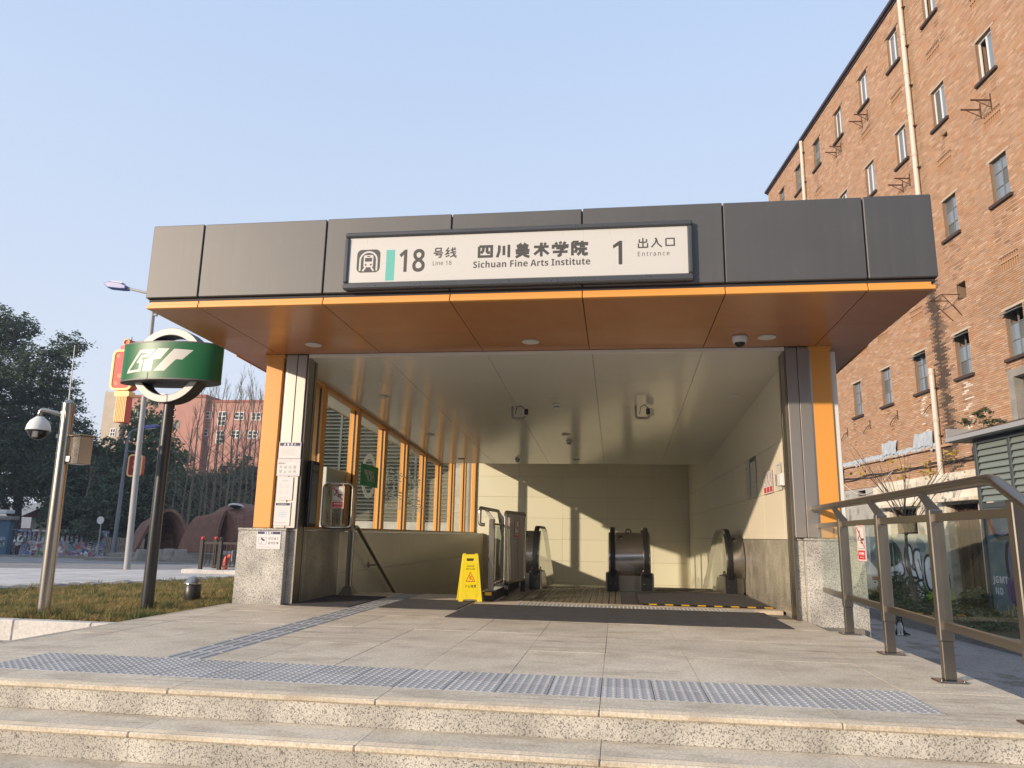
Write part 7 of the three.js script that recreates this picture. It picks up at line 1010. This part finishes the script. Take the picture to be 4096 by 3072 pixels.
    x.fillStyle = '#1c3a34'; x.beginPath(); x.ellipse(260, 330, 190, 230, 0, Math.PI, 0); x.lineTo(450, 480); x.lineTo(70, 480); x.fill(); x.strokeStyle = '#3c8a74'; x.lineWidth = 14; for (let i = 0; i < 7; i++) { x.beginPath(); x.moveTo(110 + i * 50, 460); x.lineTo(140 + i * 46, 240 + (i % 2) * 60); x.stroke(); } x.strokeStyle = '#3a6aa0'; x.lineWidth = 12; for (let i = 0; i < 4; i++) { x.beginPath(); x.moveTo(40 + i * 22, 150); x.lineTo(80, 190 + i * 16); x.stroke(); }
    const blob = (pts) => { x.beginPath(); pts.forEach((p, i) => { const n = pts[(i + 1) % pts.length], m = [(p[0] + n[0]) / 2, (p[1] + n[1]) / 2]; if (!i) x.moveTo(...m); else x.quadraticCurveTo(p[0], p[1], ...m); }); x.quadraticCurveTo(...pts[0], (pts[0][0] + pts[1][0]) / 2, (pts[0][1] + pts[1][1]) / 2); x.closePath(); x.lineWidth = 62; x.strokeStyle = '#101218'; x.stroke(); x.fillStyle = '#eceef0'; x.fill(); x.lineWidth = 9; x.strokeStyle = '#8d9097'; x.stroke(); };
    for (const b of [[[60, 420], [300, 400], [420, 340], [480, 470], [380, 520], [420, 620], [320, 660], [280, 540], [90, 560]], [[520, 160], [640, 140], [660, 330], [610, 420], [740, 460], [720, 520], [520, 470]], [[700, 200], [820, 200], [840, 360], [800, 460], [860, 520], [760, 560], [690, 330]], [[480, 560], [620, 520], [660, 700], [560, 780], [460, 700]], [[700, 580], [840, 540], [880, 690], [790, 790], [690, 720]], [[930, 260], [1060, 240], [1130, 420], [1080, 600], [960, 640], [910, 450]], [[1180, 380], [1300, 360], [1340, 560], [1230, 690], [1150, 560]]]) blob(b);
    x.strokeStyle = '#15171c'; x.lineWidth = 20; for (const p of [[570, 300, 650, 420], [760, 300, 790, 430], [1010, 380, 1040, 500]]) { x.beginPath(); x.moveTo(p[0], p[1]); x.quadraticCurveTo(p[0] + 40, p[1] + 80, p[2], p[3]); x.stroke(); }
  });
  const gp = (name, s0, s1, y0, y1, off, tx) => { const g = new THREE.PlaneGeometry(s1 - s0, y1 - y0); g.translate((s0 + s1) / 2, (y0 + y1) / 2 + 1.3, off); const m = new THREE.Mesh(g, std({ map: tx, roughness: 0.8, side: THREE.FrontSide })); m.name = name; m.receiveShadow = true; o.add(m); };
  const sub = (t, a, b) => { const c = t.clone(); c.repeat.set(b - a, 1); c.offset.set(a, 0); return c; };
  gp('wall_painting', -5.94, -4.92, -1.1, 1.15, 0.2535, sub(paintT, 0, 0.2)); gp('wall_painting', -2.9, -0.97, -1.1, 1.15, 0.2535, sub(paintT, 0.6, 1));
  // boarded doorway carrying the big letters
  part('board', bx(-4.92, -2.9, -1.3, 1.2, -0.1, 0.2), pl, o); gp('wall_painting', -4.92, -2.9, -1.1, 1.2, 0.2035, sub(paintT, 0.2, 0.6));
  gp('wall_painting', -17.5, -6.0, -1.2, 1.1, 0.0535, graffiti(1024, 256, 150, '#5f6a74', ['#6f8f94', '#2f4f66', '#8fa7a3', '#1f2a36', '#9fb0ac', '#3d5a58'], 77));
  // cables, ledge
  part('cable', [sweep(Array.from({ length: 30 }, (_, i) => [-9.8 + i * 0.36, 3.5 + 0.03 * Math.sin(i * 0.9), 0.09]), 0.022, 6), sweep(Array.from({ length: 30 }, (_, i) => [-9.8 + i * 0.36, 3.45 - 0.04 * Math.abs(Math.sin(i * 0.5)), 0.06]), 0.016, 6)], M.black, o);
  part('loose_cable', sweep(Array.from({ length: 20 }, (_, i) => [-9.6 + i * 0.26, 3.5 - 0.85 * Math.sin(i / 19 * 3.14) * (1 - i / 60), 0.12]), 0.012, 5), M.lampWhite, o);
  part('ledge', bx(-9.5, -0.7, 3.98, 4.06, 0, 0.1), tones[3], o);
  const dp = (s, y0, y1) => { const p = part('downpipe', [cyl([s, y0, 0.12], [s, y1, 0.12], 0.085, 0.085, 16)], std({ color: lin(0.56, 0.49, 0.42), roughness: 0.55 }), o); const cm = std({ color: lin(0.5, 0.43, 0.36), roughness: 0.6 }); for (let i = 0; i < Math.max(1, Math.round((y1 - y0) / 1.6)); i++) { part('pipe_collar', cyl([s, y1 - 0.2 - i * 1.6, 0.12], [s, y1 - 0.1 - i * 1.6, 0.12], 0.1, 0.1, 16), cm, p); part('pipe_clip', bx(s - 0.02, s + 0.16, y1 - 0.7 - i * 1.6, y1 - 0.66 - i * 1.6, 0.0, 0.12), M.steelRust, p); } };
  dp(-1.05, 9.9, 20.9); dp(-11.65, 9.9, 20.9); dp(-1.32, 3.1, 6.65);
  const tp = facade('wall_tarpaulin', 'crumpled pale blue tarpaulin strip along the brick ledge', 'tarpaulin'); const strip = (s0, s1, yl, yh, n) => { const pos = []; for (let i = 0; i < n; i++) for (let j = 0; j < 3; j++) { const P = (a, b) => { const s = s0 + (s1 - s0) * a / n, y = yl + (yh - yl) * b / 3; return [s, y + 0.04 * noise(s * 3, b + 3) - (b === 0 ? 0.12 * Math.max(0, noise(s * 2.3, 5)) : 0), 0.05 + 0.06 * (3 - b) / 3 + 0.035 * noise(s * 5, b * 2)]; }; const a = P(i, j), b = P(i + 1, j), c = P(i + 1, j + 1), d = P(i, j + 1); pos.push(...a, ...b, ...c, ...a, ...c, ...d); } const g = new THREE.BufferGeometry(); g.setAttribute('position', new THREE.Float32BufferAttribute(pos, 3)); g.computeVertexNormals(); return uvm(g); };
  const tm = std({ color: lin(0.36, 0.405, 0.45), roughness: 0.6 }); part('strip', [strip(-9.35, -1.4, 4.02, 4.22, 110)], tm, tp); part('flap', [strip(-5.5, -4.3, 4.15, 4.62, 14)], tm, tp); part('flap', [strip(-3.0, -1.7, 4.15, 4.62, 14)], tm, tp); part('flap', strip(-9.6, -9.35, 3.4, 4.1, 4), tm, tp);
  // louvred shed
  const sh = facade('louvred_shed', 'dark green louvred metal shed with corrugated roof against the brick wall', 'shed'), fr = std({ color: lin(0.05, 0.06, 0.065), roughness: 0.6 }), gm = std({ color: lin(0.20, 0.235, 0.21), roughness: 0.6, metalness: 0.2 });
  part('frame', [cb(2.16, 2.3, -1.3, 3.76, 0.86, 1.0, 0.01), cb(3.7, 3.82, -1.3, 3.76, 0.88, 1.0, 0.01), cb(5.2, 5.3, -1.3, 3.76, 0.88, 1.0, 0.01), cb(2.3, 5.3, 1.86, 2.0, 0.9, 1.0, 0.006), cb(2.3, 5.3, 3.64, 3.76, 0.9, 1.0, 0.006)], fr, sh); part('back_panel', bx(2.2, 5.6, -1.3, 3.76, 0.26, 0.3), fr, sh);
  for (const [a, b] of [[2.34, 3.7], [3.84, 5.2]]) for (let i = 0; i < 9; i++) { const y = 2.03 + i * 0.18; part('louvre_blade', hexa([[a, y, 0.99], [b, y, 0.99], [b, y + 0.185, 0.90], [a, y + 0.185, 0.90], [a, y + 0.02, 1.0], [b, y + 0.02, 1.0], [b, y + 0.2, 0.91], [a, y + 0.2, 0.91]]), gm, sh); }
  for (const [a, b] of [[2.3, 3.7], [3.82, 5.2]]) { const g = new THREE.PlaneGeometry(b - a, 3.14); g.translate((a + b) / 2, 0.28 + 1.3, 0.962); part('lower_panel', bx(a, b, -1.3, 1.86, 0.9, 0.96), fr, sh); const m = new THREE.Mesh(g, std({ map: ctex(512, 1150, (x, W, H) => { x.fillStyle = '#5d7378'; x.fillRect(0, 0, W, H); for (let i = 0; i < 90; i++) { x.fillStyle = ['#6d8a90', '#4a5a60', '#7c8a8a', '#3f6d86', '#8a8f92'][i % 5]; x.globalAlpha = 0.25; x.fillRect(rr(0, W), rr(0, H), rr(20, 160), rr(20, 220)); } x.globalAlpha = 1; x.lineCap = 'round'; x.lineWidth = 46; x.strokeStyle = '#17161c'; x.beginPath(); x.moveTo(60, 40); x.quadraticCurveTo(120, 420, 420, 230); x.stroke(); x.beginPath(); x.moveTo(480, 180); x.quadraticCurveTo(240, 330, 300, 640); x.stroke(); x.lineWidth = 16; x.strokeStyle = '#8a5a98'; x.beginPath(); x.moveTo(100, 30); x.quadraticCurveTo(160, 360, 400, 190); x.stroke(); x.beginPath(); x.moveTo(500, 220); x.quadraticCurveTo(290, 350, 330, 640); x.stroke(); x.fillStyle = '#6d4780'; x.beginPath(); x.ellipse(430, 800, 190, 150, 0.3, 0, 7); x.fill(); x.strokeStyle = '#1c1720'; x.lineWidth = 12; for (let i = 0; i < 7; i++) { x.beginPath(); x.moveTo(300 + i * 36, 690); x.lineTo(330 + i * 30, 920); x.stroke(); } x.fillStyle = '#c9a832'; for (let i = 0; i < 40; i++) x.fillRect(rr(0, W), rr(900, H), rr(6, 30), rr(20, 90)); x.fillStyle = '#e2e4e4'; x.font = 'bold 92px sans-serif'; x.fillText('JGMT', 40, 720); x.fillText('ND', 50, 830); }), roughness: 0.6 })); m.name = 'panel_painting'; sh.add(m); }
  const cor = []; for (let i = 0; i < 60; i++) { const s = 1.35 + i * 0.07, z1 = 1.28, w = 0.045 * (i % 2 ? 1 : -1); cor.push(hexa([[s, 3.88, z1], [s + 0.07, 3.88, z1], [s + 0.07, 4.25, -0.0], [s, 4.25, 0.0], [s, 3.91 + (i % 2 ? 0.03 : 0), z1], [s + 0.07, 3.91 + (i % 2 ? 0 : 0.03), z1], [s + 0.07, 4.28 + (i % 2 ? 0 : 0.03), 0], [s, 4.28 + (i % 2 ? 0.03 : 0), 0]])); } part('roof_sheet', cor, M.steelDull, sh); part('fascia', [cb(1.34, 5.6, 3.80, 3.93, 1.27, 1.31, 0.006), bx(1.34, 1.4, 3.8, 4.2, 0, 1.27)], M.poleGrey, sh); part('eave', bx(1.45, 5.6, 3.77, 3.81, 0.3, 1.27), fr, sh);
  const rp = thing('roof_plant', 'leafy plant growing on the corrugated shed roof', 'plant', FW(2.5, 4.0, 0.85)); part('stem', [cyl([0, 0, 0], [0.05, 0.55, 0], 0.015, 0.008, 5), cyl([0, 0.05, 0], [-0.35, 0.25, 0], 0.01, 0.006, 5), cyl([0, 0.05, 0], [0.45, 0.22, 0.1], 0.01, 0.006, 5)], M.bark, rp); part('leaves', crownGeo([[0.05, 0.45, 0, 0.24], [-0.35, 0.25, 0, 0.2], [0.2, 0.2, 0, 0.22], [0.5, 0.2, 0.1, 0.1]], 190, 0.085, 8, 0.12), LF.olive, rp);
}
// ---------------------------------------------------------------- planting bed, weeds, young tree, car and cat in the alley
{
  const edge = (z) => 7.4 + (z + 24.1) * 0.097, bedY = -1.02;
  struct('planting_bed', patch([edge(-13) + 0.1, -13], [edge(-34) + 0.1, -34], [9.9, -34], [12, -13], 10, 14, (x, z) => bedY + 0.05 * noise(x, z)), std({ map: T.soil, color: lin(0.45, 0.4, 0.35), roughness: 1 }));
  const ed = structGroup('bed_edging'); for (let r = 0; r < 4; r++) for (let i = 0; i < 48; i++) { const z1 = -13.5 - i * 0.26 - (r % 2) * 0.13, z0 = z1 - 0.25, a = edge(z1), b = edge(z0); part('edging_brick', hexa([[a - 0.06, -1.3 + r * 0.075, z1], [a + 0.06, -1.3 + r * 0.075, z1], [b + 0.06, -1.3 + r * 0.075, z0], [b - 0.06, -1.3 + r * 0.075, z0], [a - 0.06, -1.23 + r * 0.075, z1], [a + 0.06, -1.23 + r * 0.075, z1], [b + 0.06, -1.23 + r * 0.075, z0], [b - 0.06, -1.23 + r * 0.075, z0]]), M.concrete, ed); }
  const lob = []; for (let i = 0; i < 90; i++) { const z = rr(-32, -14), x = edge(z) + rr(0.3, 2.3); lob.push([x, bedY + rr(0.0, 0.12), z, rr(0.18, 0.42), 0.6]); } const w = new THREE.Mesh(crownGeo(lob, 16000, 0.06, 16, 0.16), LF.weed); w.name = 'weeds'; w.castShadow = w.receiveShadow = true; scene.add(tag(w, 'tangle of green weeds in the bed before the painted wall', 'weeds', null, 'stuff'));
  const shrub = (lab, x, z, s) => { const o = thing('shrub', lab, 'shrub', [x, bedY, z], 0, 'shrubs in the planting bed'); const b = []; limbs([0, 0, 0], V3(0, 1, 0), 0.4 * s, 0.02, 3, b, 0.8, 0.2, 3); part('branches', b, M.bark, o); part('leaves', crownGeo([[0, 0.55 * s, 0, 0.55 * s], [0.4 * s, 0.4 * s, 0.1, 0.4 * s], [-0.35 * s, 0.45 * s, -0.1, 0.4 * s]], 1500, 0.055, 14, 0.14), LF.mid, o); };
  shrub('dark leafy shrub before the parked white car', 8.95, -26.2, 1.0); shrub('green shrub below the plank door of the painted wall', 9.9, -23.0, 0.7); shrub('low green shrub before the louvred shed', 10.6, -20.6, 0.8);
  const t = thing('young_tree', 'thin bare young tree with few yellow leaves before the painted wall', 'tree', [8.8, bedY, -24.5]), tr = [], br = []; tr.push(cyl([0.05, -0.1, 0], [-0.1, 1.6, 0.05], 0.07, 0.05, 8, true), cyl([-0.1, 1.6, 0.05], [-0.05, 2.75, 0], 0.05, 0.04, 8, true)); part('trunk', tr, M.barkPale, t); for (let i = 0; i < 11; i++) { const a = i * 2.4; limbs([-0.07, 2.1 + (i % 5) * 0.15, 0], V3(Math.cos(a) * 0.7, 0.95, Math.sin(a) * 0.7).normalize(), rr(1.0, 1.5), 0.02, 2, br, 0.35, 0.35, 2); } part('branches', br, M.bark, t); part('leaves', crownGeo([[-0.2, 4.1, 0.2, 0.3], [0.6, 4.0, 0.1, 0.3], [1.4, 4.5, 0, 0.25], [1.9, 4.0, -0.2, 0.25], [-1.3, 4.0, 0, 0.2]], 90, 0.1, 6, 0.18), LF.yellow, t);
  // white car seen from behind
  const c = thing('parked_car', 'white car with red tail lamps parked in the alley beyond the bed', 'car', [8.1, -1.3, -30.2], 0.05), wht = phy({ color: lin(0.72, 0.73, 0.74), roughness: 0.3, clearcoat: 1, clearcoatRoughness: 0.05 });
  const prof = [[-2.25, 0.35], [-2.3, 0.6], [-2.2, 0.85], [-1.2, 1.0], [-0.5, 1.5], [0.2, 1.62], [1.4, 1.58], [1.95, 1.2], [2.22, 1.05], [2.28, 0.6], [2.2, 0.32]]; const body = extr(prof, 1.72, 0.06); body.translate(0, 0, -0.86); body.rotateY(-Math.PI / 2); { const p = body.attributes.position; for (let i = 0; i < p.count; i++) { const y = p.getY(i); if (y > 0.98) p.setX(i, p.getX(i) * (1 - (y - 0.98) * 0.28)); } body.computeVertexNormals(); } part('body', body, wht, c);
  part('rear_window', hexa([[-0.68, 1.2, 2.0], [0.68, 1.2, 2.0], [0.66, 1.2, 1.9], [-0.66, 1.2, 1.9], [-0.6, 1.52, 1.56], [0.6, 1.52, 1.56], [0.58, 1.52, 1.46], [-0.58, 1.52, 1.46]]), M.blackGloss, c); part('side_window', [-1, 1].map((s) => hexa([[s * 0.90, 1.05, 1.6], [s * 0.92, 1.05, 1.6], [s * 0.92, 1.05, -1.0], [s * 0.90, 1.05, -1.0], [s * 0.80, 1.48, 1.3], [s * 0.82, 1.48, 1.3], [s * 0.82, 1.48, -0.4], [s * 0.80, 1.48, -0.4]])), M.blackGloss, c);
  for (const s of [-1, 1]) part('tail_lamp', cb(s * 0.72 - 0.2, s * 0.72 + 0.2, 0.9, 1.02, 2.2, 2.31, 0.02), phy({ color: lin(0.35, 0.01, 0.015), roughness: 0.15 }), c); part('bumper', cb(-0.88, 0.88, 0.34, 0.62, 2.2, 2.36, 0.04), M.black, c); part('bumper_trim', [0, 1, 2].map((i) => cb(-0.8, 0.8, 0.36 + i * 0.09, 0.39 + i * 0.09, 2.355, 2.37, 0.004)), M.steelBright, c); part('number_plate', bx(-0.22, 0.22, 0.68, 0.8, 2.3, 2.33), M.blueLamp, c);
  for (const [x, z] of [[-0.82, 1.4], [0.82, 1.4], [-0.82, -1.4], [0.82, -1.4]]) { const wg = part('wheel', mv(new THREE.TorusGeometry(0.25, 0.09, 10, 24), x, 0.34, z, Math.PI / 2), M.rubber, c); part('rim', mv(new THREE.CylinderGeometry(0.19, 0.19, 0.14, 20), x, 0.34, z, 0, 0, Math.PI / 2), M.steelBright, wg); }
  // cat
  const k = thing('cat', 'black and white cat sitting at the edge of the alley', 'cat', [6.76, -1.3, -19.85], -0.35), fur = std({ color: lin(0.02, 0.018, 0.017), roughness: 0.9 }), wf = std({ color: lin(0.6, 0.58, 0.54), roughness: 0.9 });
  part('body', sdf([[0, 0.1, -0.12, 0.085, 0, 0.27, 0.0, 0.075], [-0.06, 0.06, -0.1, 0.06, -0.075, 0.045, 0.02, 0.04], [0.06, 0.06, -0.1, 0.06, 0.075, 0.045, 0.02, 0.04], [0, 0.28, 0.0, 0.06, 0, 0.35, 0.03, 0.05], [0, 0.375, 0.045, 0.058, 0, 0.36, 0.07, 0.045], [0, 0.345, 0.1, 0.025, 0, 0.345, 0.115, 0.018], [-0.04, 0.41, 0.035, 0.02, -0.05, 0.455, 0.03, 0.006], [0.04, 0.41, 0.035, 0.02, 0.05, 0.455, 0.03, 0.006], [0, 0.06, -0.2, 0.025, 0.12, 0.03, -0.2, 0.02], [0.12, 0.03, -0.2, 0.02, 0.2, 0.025, -0.05, 0.014]], 0.008), fur, k);
  part('chest', sdf([[0, 0.27, 0.045, 0.05, 0, 0.17, 0.035, 0.05], [-0.035, 0.2, 0.05, 0.032, -0.035, 0.02, 0.07, 0.022], [0.035, 0.2, 0.05, 0.032, 0.035, 0.02, 0.07, 0.022], [-0.035, 0.018, 0.07, 0.022, -0.035, 0.016, 0.1, 0.018], [0.035, 0.018, 0.07, 0.022, 0.035, 0.016, 0.1, 0.018]], 0.008), wf, k); part('muzzle', sdf([[0, 0.345, 0.1, 0.03, 0, 0.38, 0.095, 0.014]], 0.006), wf, k); part('eyes', [-0.025, 0.025].map((x) => sph(x, 0.385, 0.098, 0.008)), M.gold, k);
}
scene.traverse((o) => { if (o.isMesh) { o.castShadow = true; o.receiveShadow = true; } });
scene.fog = new THREE.FogExp2(0xc8d4e4, 0.0006);
renderer.render(scene, camera);
